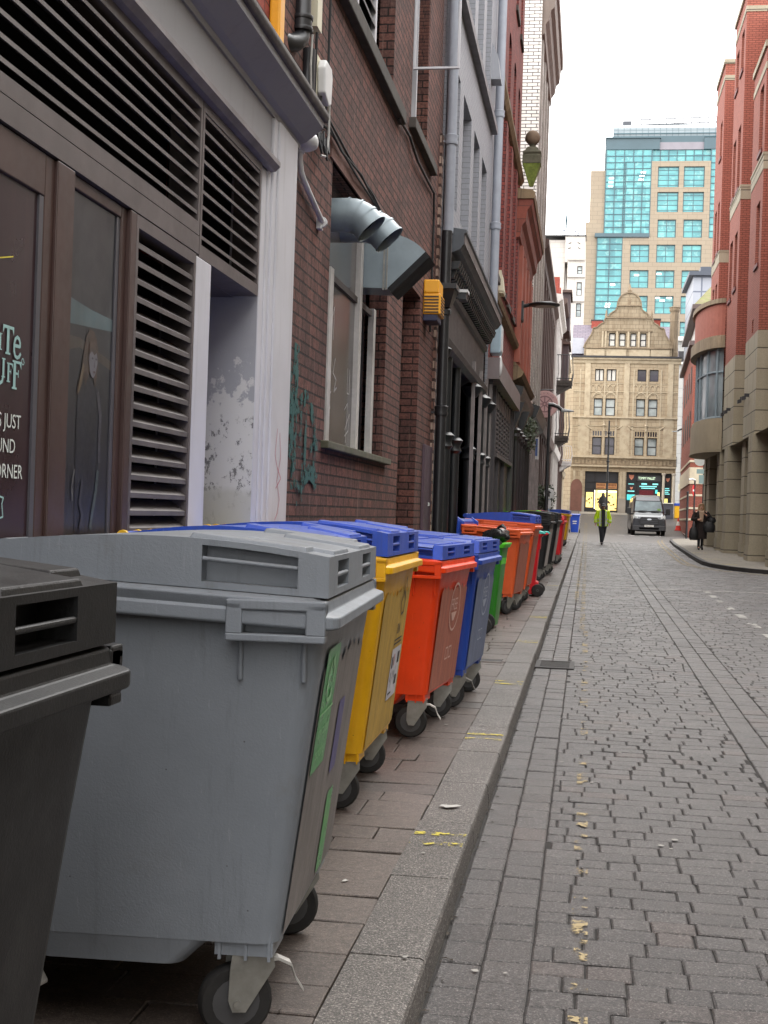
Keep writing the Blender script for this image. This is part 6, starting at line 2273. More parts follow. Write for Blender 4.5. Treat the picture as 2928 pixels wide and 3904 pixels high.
for c in (.57, 1.56, 4.0, 5.0):
    q = [(c - .45, 11.5), (c - .4, 11.75), (c - .2, 11.95), (c, 12.0), (c + .2, 11.95), (c + .4, 11.75), (c + .45, 11.5)]
    m.tube([FE(u, z, .05) for u, z in q], .05, 5)
    m.tube([FE(u, z - .12 if 0 < i < 6 else z, .03) for i, (u, z) in enumerate(q)], .035, 5)
for c in (.6, 4.0):
    m.tube([FE(c - 1.0, 9.25, .06), FE(c - .6, 9.0, .06), FE(c - .5, 8.95, .06)], .05, 5)
    m.tube([FE(c + 2.0, 9.25, .06), FE(c + 1.6, 9.0, .06)], .05, 5)
    m.lathe(FE(c + .5, 9.3, .05), [(.1, -.5), (.06, -.2), (.16, 0), (.05, .15), (.02, .5)], 8)
m.build('tracery', M_SANDT, sand)
m = MB()
for k in range(28):
    u = -1.35 + k * .3
    fbox(m, FE, u, u + .16, 6.15 + .08 * math.sin(k * 2), 6.45 + .05 * math.sin(k * 3), 0, .06)
fbox(m, FE, -1.4, 7.0, 5.98, 6.06, 0, .08)
m.build('frieze', M_SANDD, sand)
m = MB()
fbox(m, FE, -1.5, -.3, 1.5, 3.3, 0, .16)
fbox(m, FE, 2.43, 3.05, 1.5, 3.3, 0, .16)
m.build('plinth', paint('grey_plinth', (150, 142, 132), .8, .15, 2, local=False), sand)
m = MB()
for u in (6.06, 6.86):
    m.tube([FE(u, 2.0, .02), FE(u, 5.3, .02)], .11, 10)
    m.lathe(FE(u, 5.35, .02), [(.11, -.1), (.17, 0), (.2, .1), (.11, .12)], 10)
m.build('column', paint('pale_column', (206, 196, 180), .7, .1, local=False), sand)
m = MB()
m.quad(FE(-1.75, 14.9, -.1), FE(7.0, 14.9, -.1), FE(7.0, 18.3, -6), FE(-1.75, 18.4, -6))
m.build('roof', M_SLATE, sand)
m = MB()
fbox(m, FE, -1.7, -.75, 15.2, 16.5, -.9, -.3)
m.build('dormer', paint('pale_dormer', (168, 170, 180), .5, .1, local=False), sand)
m = MB()
fbox(m, FE, 4.75, 5.5, 16.0, 18.35, -3.2, -2.4)
fbox(m, FE, -.2, .75, 18.0, 18.65, -6.4, -5.4)
m.build('chimney', M_BRICK_R, sand)
m = MB()
fbox(m, FE, 4.7, 5.55, 18.35, 18.48, -3.25, -2.35)
fbox(m, FE, -.25, .8, 18.65, 18.78, -6.4, -5.4)
m.build('chimney_cap', M_DARKF, sand)
m = MB()
m.lathe(FE(6.53, 0, -.6), [(.40, 14.8), (.40, 15.4), (.36, 15.5), (.35, 17.9), (.36, 18.0), (.34, 18.1), (.34, 18.7), (.42, 18.85), (.44, 18.95), (.40, 19.0), (.46, 19.15), (.3, 19.2)], 8)
m.build('stone_chimney', M_SANDD, sand)
# arched doorway left of the shops
m = MB()
q = [(-1.45, 2.0), (-1.45, 4.2)] + [(-.98 - .47 * math.cos(R(a)), 4.2 + .6 * math.sin(R(a))) for a in range(20, 161, 20)] + [(-.51, 4.2), (-.51, 2.0)]
m.poly([FE(u, z, .17) for u, z in q])
m.build('door', paint('brown_door', (112, 74, 62), .5, .2, local=False), sand)
# shop fronts
m = MB()
fbox(m, FE, -.3, 2.43, 2.0, 5.48, -.5, -.46)
fbox(m, FE, 3.05, 5.96, 2.0, 5.5, -.5, -.46)
fbox(m, FE, 6.15, 6.72, 2.0, 5.45, -.5, -.46)
m.build('shop_front', paint('dark_shopfront', (40, 40, 46), .4, .25, 2, local=False), sand)
m = MB()
for a, b, c, d in ((-.3, -.18, 2.0, 5.48), (.42, .60, 2.0, 5.48), (2.34, 2.43, 2.0, 5.48), (-.18, 2.34, 3.98, 4.06), (-.18, 2.34, 4.56, 4.64), (3.05, 3.15, 2, 5.5), (3.85, 3.95, 2, 5.5), (5.86, 5.96, 2, 5.5), (3.15, 5.86, 5.3, 5.5), (3.15, 5.86, 4.72, 4.78), (-.18, .42, 2.0, 2.5), (.6, 2.34, 2.0, 2.3)):
    fbox(m, FE, a, b, c, d, -.46, -.38)
m.build('shop_mullions', M_DARKF, sand)
m = MB()
m.quad(FE(.62, 4.08, -.44), FE(1.42, 4.08, -.44), FE(1.42, 4.54, -.44), FE(.62, 4.54, -.44))
m.quad(FE(1.52, 4.08, -.44), FE(2.33, 4.08, -.44), FE(2.33, 4.54, -.44), FE(1.52, 4.54, -.44))
bd = m.build('sign_board', paint('tan_signboard', (190, 136, 88), .5, .2, 6, local=False), sand)
m = MB()
for x0 in (.68, 1.58):
    for k in range(6):
        fbox(m, FE, x0 + k * .115, x0 + k * .115 + .075, 4.30, 4.46, -.439, -.43)
    fbox(m, FE, x0 + .05, x0 + .6, 4.15, 4.2, -.439, -.43)
m.build('lettering', paint('brown_letters', (120, 70, 44), .6, .1, local=False), bd)
m = MB()
m.quad(FE(-.17, 2.5, -.44), FE(.40, 2.5, -.44), FE(.40, 3.75, -.44), FE(-.17, 3.75, -.44))
m.quad(FE(.62, 2.3, -.44), FE(2.33, 2.3, -.44), FE(2.33, 3.96, -.44), FE(.62, 3.96, -.44))
lw = m.build('lit_window', emit('warm_shop_light', (240, 214, 128), .95, .45, 5), sand)
m = MB()
for k in range(26):
    a = random.uniform(.66, 2.2)
    c = random.uniform(2.35, 3.5)
    fbox(m, FE, a, a + random.uniform(.06, .2), c, c + random.uniform(.05, .22), -.438, -.43)
for k in range(5):
    a = random.uniform(-.14, .25)
    c = random.uniform(2.55, 3.5)
    fbox(m, FE, a, a + .1, c, c + .14, -.438, -.43)
m.build('window_stock', paint('stock_dark', (96, 74, 44), .6, .4, 5, local=False), lw)
m = MB()
fbox(m, FE, .8, 2.3, 3.78, 3.9, -.437, -.42)
fbox(m, FE, .5, .56, 2.4, 3.95, -.40, -.37)
m.build('strip_light', emit('strip_light', (240, 246, 240), 1.1), lw)
m = MB()
m.quad(FE(3.97, 4.8, -.44), FE(5.84, 4.8, -.44), FE(5.84, 5.28, -.44), FE(3.97, 5.28, -.44))
bd = m.build('sign_board', paint('grey_signboard', (76, 78, 82), .5, .15, 5, local=False), sand)
tm = text_mesh('TOMMY MALLET', .30, FE, 4.04, 4.93, -.435, sx=.62)
tm.build('lettering', emit('pale_green_letters', (214, 240, 206), .8), bd)
M_CYAN = emit('cyan_letters', (130, 214, 214), .6)
m = MB()
for a, b, c, d in ((4.3, 4.75, 4.5, 4.62), (5.2, 5.65, 4.5, 4.62), (4.15, 5.55, 4.32, 4.40), (4.3, 5.4, 4.18, 4.25), (3.25, 3.7, 4.5, 4.56), (3.2, 3.75, 3.9, 3.98), (6.2, 6.55, 4.2, 4.27), (6.2, 6.6, 4.05, 4.12), (6.2, 6.5, 3.9, 3.97), (6.2, 6.6, 3.75, 3.82)):
    fbox(m, FE, a, b, c, d, -.44, -.43)
m.build('lettering', M_CYAN, sand)
m = MB()
for u, z, r in ((3.48, 5.1, .22), (3.5, 4.18, .12), (6.42, 4.95, .16)):
    m.poly([FE(u - r, z + r, -.435), FE(u - r * .6, z + r * .8, -.435), FE(u + r * .6, z + r * .8, -.435), FE(u + r, z + r, -.435), FE(u + r * .8, z - r * .2, -.435), FE(u, z - r * 1.1, -.435), FE(u - r * .8, z - r * .2, -.435)])
m.build('emblem', paint('salmon_emblem', (232, 150, 122), .5, .1, local=False), sand)
m = MB()
fbox(m, FE, 4.15, 5.3, 3.1, 4.05, -.45, -.44)
m.build('curtain', paint('dark_red_curtain', (110, 36, 46), .8, .3, 9, local=False, streak=True, grime=.3, grgb=(60, 20, 26)), sand)
m = MB()
fbox(m, FE, 3.16, 3.82, 3.2, 3.66, -.44, -.43)
fbox(m, FE, 5.45, 5.62, 3.8, 4.1, -.44, -.43)
m.build('screen', emit('cyan_screen', (80, 210, 210), .8, .6, 4), sand)
m = MB()
fbox(m, FE, 6.2, 6.45, 2.6, 3.4, -.44, -.43)
fbox(m, FE, 5.62, 5.8, 3.3, 3.9, -.44, -.43)
m.build('lit_figure', emit('pale_yellow_panel', (240, 226, 130), .8, .3, 6), sand)

# ---------------------------------------------------------------- office tower
M_TST = masonry('tower_stone', (150, 138, 121), (145, 133, 117), (128, 118, 104), 1.4, .65, .03, .8, .2, .01, stain=.12, soot=.1, soot_rgb=(150, 130, 108))
M_TFR = paint('tower_frame', (52, 84, 94), .4, .1, 1, local=False)
M_TDK = paint('tower_band', (64, 86, 95), .4, .12, .5, local=False)


def tower_glass():
    N = NT('teal_glazing')
    g = N.n('ShaderNodeNewGeometry')
    sp = N.n('ShaderNodeSeparateXYZ')
    N.l(g.outputs['Position'], sp.inputs[0])
    cb = N.n('ShaderNodeCombineXYZ')
    N.l(sp.outputs[0], cb.inputs[0]); N.l(sp.outputs[2], cb.inputs[1])
    b = N.n('ShaderNodeTexBrick')
    b.offset = 0
    for k, v in (('Scale', 1), ('Brick Width', 1.42), ('Row Height', .96), ('Mortar Size', .0), ('Bias', 0)):
        b.inputs[k].default_value = v
    b.inputs['Color1'].default_value = ln((104, 176, 176))
    b.inputs['Color2'].default_value = ln((62, 116, 124))
    N.l(cb.outputs[0], b.inputs['Vector'])
    c = N.mix(N.ramp(N.noise(N.scale(g.outputs['Position'], .25, 1, .26), 1.0, 3), .4, .6), b.outputs[0], ln((84, 146, 152)))
    c = N.mix(N.math('MULTIPLY', N.ramp(N.noise(g.outputs['Position'], 1.1, 3, .7), .56, .62), .4), c, ln((138, 186, 182)))
    N.l(c, N.p.inputs['Base Color'])
    N.p.inputs['Roughness'].default_value = .12
    N.p.inputs['Specular IOR Level'].default_value = .5
    return N.mat


M_TGL = tower_glass()
M_TLT = emit('office_ceiling_light', (250, 250, 236), 1.0)
FT = Frame((0, 205, 0), (1, 0, 0), (0, -1, 0))
tow = thing('office_tower', 'tall office tower of pale stone and teal glass behind the sandstone gable', 'building', (9, 205, gz(205)))
m = MB()
rows = [(51.53, 54.65, (8.76, 11.86), (12.55, 15.6)), (47.8, 50.82, (8.76, 11.86), (12.55, 15.6)), (43.98, 46.7, (8.94, 11.65), (12.73, 15.48))]
tw = [(a, b, z0, z1) for z0, z1, p, q in rows for a, b in (p, q)]
low = []
for k in range(6):
    z1 = 42.94 - 3.84 * k
    low += [(a, b, z1 - 2.68, z1) for a, b in ((5.06, 7.85), (8.9, 11.65), (12.7, 15.5))]
wall_holes(m, FT, 7.8, 16.46, 43.4, 55.45, tw, .35, .25)
wall_holes(m, FT, 3.88, 26, 2, 43.4, low, .35, .25)
wall_holes(m, FT, 3.88, 7.8, 43.4, 43.9, [], .35, .25)
wall_holes(m, FT, 16.46, 26, 43.4, 43.9, [], .35, .25)
m.build('stone_front', M_TST, tow)
m = MB()
for u0, u1, z1 in ((-1.2, 1.0, 54.2), (-1.75, 1.2, 46.4)):
    fbox(m, FT, u0, u1, 2, z1, -30, -.3 if z1 > 50 else -.2)
m.build('stone_side', M_TST, tow)
for a, b, c, d in tw + low:
    window(tow, FT, a, b, c, d, -.1, M_TFR, M_TGL, .12, (.5,), (.35, .68) if d - c < 2.9 else (.12, .36, .6, .84), .09)


def glass_wall(name, u0, u1, z0, z1, d, nu, nz):
    m = MB()
    fbox(m, FT, u0, u1, z0, z1, -20, d)
    o = m.build(name, M_TGL, tow)
    m = MB()
    for k in range(nu + 1):
        u = u0 + (u1 - u0) * k / nu
        fbox(m, FT, u - .06, u + .06, z0, z1, d, d + .1)
    for k in range(nz + 1):
        z = z0 + (z1 - z0) * k / nz
        fbox(m, FT, u0, u1, z - .06, z + .06, d, d + .08)
    m.build('mullions', M_TFR, o)
    return o


glass_wall('glass_front', 1.05, 7.8, 44.6, 57.3, -.1, 5, 13)
glass_wall('glass_bay', 4.0, 7.75, 44.6, 55.35, .15, 3, 11)
glass_wall('glass_front', .1, 3.85, 18, 44.0, .1, 2, 27)
glass_wall('glass_front', 16.5, 27, 44, 57.3, -.1, 7, 13)
glass_wall('glass_front', 7.8, 16.5, 55.5, 57.3, -.4, 7, 2)
m = MB()
fbox(m, FT, .95, 8.9, 57.3, 59.0, -20, .05)
fbox(m, FT, 15.4, 27, 57.3, 59.0, -20, .05)
fbox(m, FT, 8.9, 15.4, 58.4, 59.3, -20, -.3)
fbox(m, FT, -.3, 7.8, 44.05, 44.6, -10, .5)
fbox(m, FT, .85, 9.0, 58.95, 59.1, -20, .3)
m.build('bands', M_TDK, tow)
m = MB()
fbox(m, FT, 8.9, 15.4, 57.3, 58.4, -18, -.2)
m.build('grey_panel', paint('mauve_panel', (128, 124, 132), .6, .1, 1, local=False), tow)
m = MB()
pr = [(-1, 59.3), (-1, 59.9), (-1.4, 60.9), (-2.6, 61.7), (-4.6, 62.1), (-8, 62.3), (-8, 59.3)]
m.prism([FT(2.0, z, d) for d, z in pr], [FT(28, z, d) for d, z in pr])
m.build('curved_roof', masonry('roof_sheet', (124, 134, 139), (116, 127, 133), (84, 98, 104), .9, .5, .05, .4, .1, .01, offset=0, stain=.1), tow)
m = MB()
fbox(m, FT, 2.0, 28, 59.9, 60.02, -1.2, -.9)
fbox(m, FT, 1.9, 28, 59.35, 59.5, -1.2, -.8)
m.build('roof_rails', M_TFR, tow)
m = MB()
for z in (62.4, 63.2):
    m.tube([FT(5, z, -5), FT(22, z + .5, -5)], .09, 5)
for k in range(14):
    u = 5 + k * 1.25
    m.tube([FT(u, 62.2, -5), FT(u, 63.3 + k * .03, -5)], .06, 5)
fbox(m, FT, 3.4, 4.7, 62.0, 62.9, -6, -4.5)
fbox(m, FT, 6.0, 13.5, 62.1, 62.8, -7, -6)
m.build('roof_plant', paint('roof_plant', (72, 75, 82), .6, .2, local=False), tow)
lamps = MB()
for u, z, d in [(1.9, 53.0, -.05), (1.85, 52.4, -.05), (1.8, 51.8, -.05), (6.6, 53.8, .2), (6.4, 53.3, .2), (6.3, 52.7, .2), (2.6, 36.9, .15), (2.0, 34.0, .15), (1.9, 33.6, .15), (9.4, 38.6, -.06), (6.1, 38.4, -.06), (10.0, 34.6, -.06), (11.0, 35.0, -.06), (13.9, 34.6, -.06), (14.2, 35.0, -.06), (9.3, 35.0, -.06), (5.5, 34.9, -.06)]:
    fbox(lamps, FT, u - .35, u + .35, z - .13, z + .13, d, d + .01)
lamps.build('ceiling_lights', M_TLT, tow)

# pale stone blocks left of the tower
FP = Frame((0, 160, 0), (1, 0, 0), (0, -1, 0))
M_PALE = masonry('pale_facing', (196, 190, 184), (188, 182, 176), (170, 164, 158), 1.2, .6, .02, .8, .2, .01, stain=.12, soot=.15, soot_rgb=(160, 154, 148))
pal = thing('pale_building', 'pale stone block with four dark slots under a rooftop mast left of the tower', 'building', (-3, 160, gz(160)))
m = MB()
fbox(m, FP, -9, -3.65, 2, 34.5, -20, -.5)
fbox(m, FP, -3.65, -1.3, 31.8, 34.85, -20, 0)
m.build('upper_block', M_PALE, pal)
m = MB()
ww = [(-2.15, -1.55, 30.35, 31.3), (-2.15, -1.55, 27.8, 29.4), (-2.15, -1.55, 25.3, 26.9), (-2.15, -1.55, 22.6, 24.2)]
wall_holes(m, FP, -3.3, -1.2, 2, 31.8, ww, .3, .15)
m.quad(FP(-3.3, 2, .15), FP(-3.3, 2, -4), FP(-3.3, 31.8, -4), FP(-3.3, 31.8, .15))
for z in (29.95, 32.0, 27.1):
    fbox(m, FP, -3.3, -1.2, z, z + .22, .15, .4)
m.build('lower_front', M_PALE, pal)
for a, b, c, d in ww:
    window(pal, FP, a, b, c, d, -.1, M_DARKF, M_PANEW, .08, (), (.5,), .08)
m = MB()
for u, z, s_ in ((-3.1, 34.0, 1), (-2.05, 34.0, -1), (-3.15, 33.4, 1), (-2.0, 33.4, -1)):
    m.poly([FP(u - .16, z - .07 * s_, .01), FP(u + .16, z + .07 * s_ - .05, .01), FP(u + .16, z + .07 * s_ + .06, .01), FP(u - .16, z - .07 * s_ + .1, .01)])
m.build('slots', M_DARKF, pal)
m = MB()
fbox(m, FP, -9, -1.2, 34.85, 34.98, -3, .1)
m.build('parapet', M_DARKF, pal)
mast = thing('radio_mast', 'slender rooftop mast with dishes against the white sky', 'mast', (-3.7, 162, 35))
m = MB()
for dx, dy in ((-.22, 0), (.22, 0), (0, .3)):
    m.tube([(-3.64 + dx, 162 + dy, 34.9), (-3.62 + dx * .15, 162, 37.9)], .05, 5)
for k in range(9):
    z = 35.2 + k * .3
    w2 = .24 - k * .022
    m.tube([(-3.64 - w2, 162, z), (-3.64 + w2, 162, z + .15), (-3.64 - w2 * .9, 162, z + .3)], .025, 4)
m.tube([(-3.63, 162, 37.6), (-3.62, 162, 39.6)], [.06, .02], 6)
m.build('lattice', M_TFR, mast)
m = MB()
for x, z in ((-2.55, 35.75), (-2.2, 35.5), (-3.95, 35.9)):
    m.lathe((x, 161.8, z), [(.02, .1), (.14, 0), (.15, -.04), (.02, 0)], 10, 'y')
    m.tube([(x, 162, 34.9), (x, 161.9, z)], .03, 5)
m.build('dish', paint('dish_grey', (150, 154, 162), .5, .1, local=False), mast)
m = MB()
fbox(m, FP, -5.1, -2.3, 34.85, 35.2, -6, -2)
for k in range(12):
    m.tube([FP(-5.05 + k * .25, 35.1, -2), FP(-5.05 + k * .25, 35.45 + .1 * math.sin(k * 2), -2)], .03, 4)
m.build('plant_deck', paint('deck_grey', (148, 156, 172), .6, .1, local=False), mast)

# grey blocks in the gap on the right
FQ = Frame((0, 132, 0), (1, 0, 0), (0, -1, 0))
gry = thing('concrete_building', 'pale grey concrete block seen in the gap right of the sandstone gable', 'building', (9, 132, gz(132)))
m = MB()
fbox(m, FQ, 7.6, 16, 1, 15.4, -12, 0)
fbox(m, FQ, 6.4, 16, 15.4, 19.4, -12, -2)
m.build('wall', masonry('concrete', (178, 178, 176), (170, 170, 168), (150, 150, 148), 1.6, .9, .03, .85, .2, .01, stain=.2, soot=.3, soot_rgb=(140, 138, 136)), gry)
m = MB()
fbox(m, FQ, 6.5, 12, 17.2, 18.2, -2, -1.9)
fbox(m, FQ, 7.7, 8.3, 6.8, 7.8, 0, .05)
m.build('dark_strip', M_DARKF, gry)
m = MB()
fbox(m, FQ, 6.3, 12, 19.2, 19.6, -3, -1.5)
fbox(m, FQ, 6.3, 12, 16.9, 17.1, -2, -1.6)
m.build('ledge', M_WHT2, gry)
clad = thing('clad_building', 'grey panel-clad tower with dark capping above the mossy roof', 'building', (8.5, 104, gz(104)))
FK = Frame((0, 104, 0), (1, 0, 0), (0, -1, 0))
m = MB()
fbox(m, FK, 7.35, 13, 1, 20.2, -8, 0)
m.build('wall', masonry('grey_panels', (160, 164, 174), (154, 158, 168), (104, 110, 124), 1.0, 1.12, .06, .5, .1, .01, offset=0, stain=.05), clad)
m = MB()
fbox(m, FK, 7.0, 13, 20.2, 20.5, -8, .4)
fbox(m, FK, 7.9, 13, 20.5, 21.0, -8, -.5)
m.build('capping', paint('slate_capping', (66, 72, 84), .5, .1, local=False), clad)

# ---------------------------------------------------------------- far red brick building with stone bands
M_BRICK_P = masonry('orange_red_brick', (158, 94, 79), (146, 86, 73), (110, 66, 57), .225, .075, .012, .85, .4, .005, soot=.12, soot_rgb=(110, 56, 48), stain=.12, grain=.2)
M_BUFF = masonry('buff_stone', (162, 153, 134), (150, 142, 124), (78, 72, 64), 1.5, .62, .018, .8, .5, .008, stain=.25, soot=.35, soot_rgb=(124, 112, 92), grain=.15, offset=.3)
fr = thing('banded_brick_building', 'red brick building with cream bands under a mossy roof beyond the bow window', 'building', (7, 84, gz(84)))
m = MB()
m.quad((5.75, 79, 0), (12, 79, 0), (12, 79, 11.8), (5.75, 79, 11.8))
m.quad((5.75, 79, 0), (6.35, 96, .5), (6.35, 96, 11.8), (5.75, 79, 11.8))
m.build('wall', M_BRICK_P, fr)
m = MB()
for z in (1.65, 2.3, 3.05):
    m.box(5.74, 12, 78.97, 79.0, z, z + .11)
    m.hexa([(5.72, 79, z), (5.76, 79, z), (6.36, 96, z), (6.32, 96, z), (5.72, 79, z + .11), (5.76, 79, z + .11), (6.36, 96, z + .11), (6.32, 96, z + .11)])
for z0, z1 in ((3.75, 4.7), (5.0, 5.12)):
    m.box(5.73, 12, 78.95, 79.0, z0, z1)
    m.hexa([(5.70, 79, z0), (5.76, 79, z0), (6.36, 96, z0), (6.30, 96, z0), (5.70, 79, z1), (5.76, 79, z1), (6.36, 96, z1), (6.30, 96, z1)])
m.build('stone_bands', M_CRM, fr)
m = MB()
for k in range(4):
    y = 81 + k * 3.6
    x = 5.75 + (y - 79) * .0353 - .01
    for z in (6.6, 9.2):
        m.hexa([(x - .02, y, z), (x, y, z), (x + .05, y + 1.3, z), (x + .03, y + 1.3, z), (x - .02, y, z + 1.5), (x, y, z + 1.5), (x + .05, y + 1.3, z + 1.5), (x + .03, y + 1.3, z + 1.5)])
m.build('windows', M_DARKF, fr)
m = MB()
m.quad((6.1, 80, 11.8), (12, 80, 11.8), (12, 80, 14), (6.1, 80, 14))
m.quad((6.1, 80, 11.8), (6.6, 95, 11.8), (6.6, 95, 14), (6.1, 80, 14))
m.build('upper_storey', M_WHT2, fr)
m = MB()
m.hexa([(5.45, 78.6, 11.7), (12, 78.6, 11.7), (12, 97, 11.7), (6.1, 97, 11.7), (5.45, 78.6, 11.95), (12, 78.6, 11.95), (12, 97, 11.95), (6.1, 97, 11.95)])
m.hexa([(5.6, 79.3, 13.9), (12, 79.3, 13.9), (12, 97, 13.9), (6.2, 97, 13.9), (5.6, 79.3, 14.15), (12, 79.3, 14.15), (12, 97, 14.15), (6.2, 97, 14.15)])
m.build('eaves', paint('dark_eaves', (84, 70, 68), .6, .2, local=False), fr)
m = MB()
m.quad((5.7, 79.4, 14.15), (12, 79.4, 14.15), (12, 86, 16.8), (7.6, 86, 16.8))
m.quad((5.7, 79.4, 14.15), (6.3, 96, 14.15), (7.6, 92, 16.8), (7.6, 86, 16.8))
m.build('roof', paint('mossy_tiles', (112, 104, 74), .95, .4, 2, grime=.7, grgb=(92, 108, 44), local=False, bump=.6), fr)

# ---------------------------------------------------------------- big brick and stone building on the right
FR = Frame((4.85, 0, 0), (0, 1, 0), (-1, 0, 0))
big = thing('brick_and_stone_building', 'large red brick building on stone piers with a bow window, right of the street', 'building', (5.5, 48, gz(48)))
bays = [(30, 37.7, 18.5), (41.2, 44.3, 15.9), (47.4, 50.9, 19.9), (54.7, 58.1, 19.9)]
wins = {1: [(41.75, 42.65, 9.45, 11.35), (41.75, 42.65, 12.9, 14.9), (42.5, 42.85, 7.45, 7.85)],
        2: [(48.05, 48.95, 9.8, 11.75), (49.6, 50.55, 9.65, 11.75), (48.05, 48.95, 13.3, 15.5), (49.6, 50.55, 13.3, 15.4), (47.95, 48.8, 17.4, 18.8), (49.5, 50.4, 17.2, 18.6)],
        3: [(55.35, 56.1, 12.5, 14.5), (56.6, 57.4, 12.4, 14.4), (55.35, 56.1, 9.9, 11.2), (56.6, 57.4, 9.9, 11.2), (55.3, 56.1, 16.3, 17.75)],
        0: []}
mb_, ms_ = MB(), MB()
for i, (a, b, top) in enumerate(bays):
    hs = wins[i]
    wall_holes(mb_, FR, a, b, 7.35, top, [h for h in hs], .22)
    mb_.quad((4.85, a, 7.35), (5.75, a, 7.35), (5.75, a, top), (4.85, a, top))
    mb_.quad((4.85, b, 7.35), (5.75, b, 7.35), (5.75, b, top), (4.85, b, top))
    for h in hs:
        if h[2] > 8:
            window(big, FR, h[0], h[1], h[2], h[3], -.2, M_GREYP, M_GLASS, .07, (), (.5,), .05)
    # stone storey of this bay
    wall_holes(ms_, FR, a, b, 4.25, 7.34, [], .2, .012)
    ms_.quad((4.838, a, 4.25), (5.75, a - .001, 4.25), (5.75, a - .001, 7.34), (4.838, a, 7.34))
    ms_.quad((4.838, b, 4.25), (5.75, b, 4.25), (5.75, b, 7.34), (4.838, b, 7.34))
    ms_.quad((4.838, a, 7.34), (5.75, a, 7.36), (5.75, b, 7.36), (4.838, b, 7.34))
    ms_.quad((4.838, a, 4.25), (5.75, a, 4.25), (5.75, b, 4.25), (4.838, b, 4.25))
mb_.quad((5.7, 26, 4), (5.7, 59, 4), (5.7, 59, 19), (5.7, 26, 19))
mb_.build('brick_wall', M_BRICK_P, big)
ms_.quad((5.69, 26, 4.2), (5.69, 59, 4.2), (5.69, 59, 7.3), (5.69, 26, 7.3))
ms_.build('stone_storey', M_BUFF, big)
m = MB()
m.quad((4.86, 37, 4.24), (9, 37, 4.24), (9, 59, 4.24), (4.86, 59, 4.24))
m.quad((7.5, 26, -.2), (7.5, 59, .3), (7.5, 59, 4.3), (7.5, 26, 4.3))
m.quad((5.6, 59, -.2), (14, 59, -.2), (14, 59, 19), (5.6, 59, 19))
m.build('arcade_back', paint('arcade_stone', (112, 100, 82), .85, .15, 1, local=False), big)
m = MB()
for i, (a, b, top) in enumerate(bays):
    zb_ = {0: 12.4, 1: 12.15, 2: 12.7, 3: 11.9}[i]
    for z0, z1, e in ((zb_, zb_ + .42, .015), (zb_ + .42, zb_ + .50, .035), (top - .75, top - .55, .02), (top - .10, top + .08, .06)):
        m.box(4.85 - e, 5.76, a - e, b + e, z0, z1)
m.build('stone_bands', M_BUFF, big)
m = MB()
for i in (1, 2, 3):
    for h in wins[i]:
        if h[2] > 8:
            fbox(m, FR, h[0] - .05, h[1] + .05, h[2] - .12, h[2], -.2, .05)
m.build('sills', paint('dark_red_sill', (96, 44, 42), .7, .2, local=False), big)
for y0, y1, x0, w2 in ((36.2, 37.75, 4.86, .9), (41.15, 42.15, 4.78, .62), (44.9, 45.8, 5.0, .7), (48.3, 49.4, 4.78, .8), (51.3, 52.3, 4.80, .75), (55.4, 56.5, 4.80, .75), (57.5, 58.3, 4.82, .7)):
    m = MB()
    g_ = gz(y0)
    m.box(x0, x0 + w2, y0, y1, g_ - .1, 4.26)
    m.box(x0 - .03, x0 + w2 + .03, y0 - .03, y1 + .03, g_ - .1, g_ + .55)
    m.build('pier', M_BUFF, big)
# bow window
bc, ba, bb = 54.6, 3.3, .82


def bow(k, n, ex=0.):
    a = PI * k / n
    return (4.84 - (bb + ex) * math.sin(a), bc - (ba + ex) * math.cos(a))


def bow_ring(z0, z1, ex=0., n=20, mb=None):
    for k in range(n):
        p, q = bow(k, n, ex), bow(k + 1, n, ex)
        mb.quad((p[0], p[1], z0), (q[0], q[1], z0), (q[0], q[1], z1), (p[0], p[1], z1))
    for z in (z0, z1):
        mb.poly([(bow(k, n, ex)[0], bow(k, n, ex)[1], z) for k in range(n + 1)])


N = NT('bow_brick')
m = MB()
bow_ring(8.52, 9.75, 0, mb=m)
m.build('bow_brick', paint('bow_brick', (154, 92, 78), .85, .15, 6, local=False, bump=.4, bs=14), big)
m = MB()
bow_ring(8.08, 8.5, .14, mb=m)
bow_ring(8.5, 8.55, .08, mb=m)
bow_ring(9.75, 9.92, .1, mb=m)
m.build('bow_canopy', M_SANDD, big)
m = MB()
bow_ring(4.28, 5.32, .05, mb=m)
bow_ring(5.32, 5.46, .0, mb=m)
bow_ring(4.2, 4.27, .08, mb=m)
m.build('bow_apron', paint('bow_stone', (152, 140, 118), .8, .12, 2, local=False, bump=.2), big)
m = MB()
bow_ring(5.46, 8.08, -.16, mb=m)
gw_ = m.build('bow_window', M_GLASS, big)
m = MB()
for k in (2, 5, 8, 10, 12, 15, 18):
    p = bow(k, 20, -.13)
    m.tube([(p[0], p[1], 5.46), (p[0], p[1], 8.08)], .045, 6)
for z in (5.5, 7.2):
    m.tube([(bow(k, 20, -.13)[0], bow(k, 20, -.13)[1], z) for k in range(21)], .04, 6)
m.build('bow_frame', paint('pale_blue_frame', (128, 142, 150), .4, .1, local=False), gw_)
for y in (42.9, 44.1, 48.4, 49.6):
    t = thing('wall_spotlight', 'small dark spotlight fixed to the buff stone storey', 'lamp', (4.8, y, 5.5), group='spotlights on the stone storey')
    m = MB()
    m.box(4.70, 4.84, y, y + .1, 5.5, 5.6)
    m.hexa([(4.62, y - .02, 5.38), (4.74, y - .02, 5.42), (4.74, y + .12, 5.42), (4.62, y + .12, 5.38), (4.62, y - .02, 5.5), (4.74, y - .02, 5.54), (4.74, y + .12, 5.54), (4.62, y + .12, 5.5)])
    m.build('housing', M_DARKF, t)

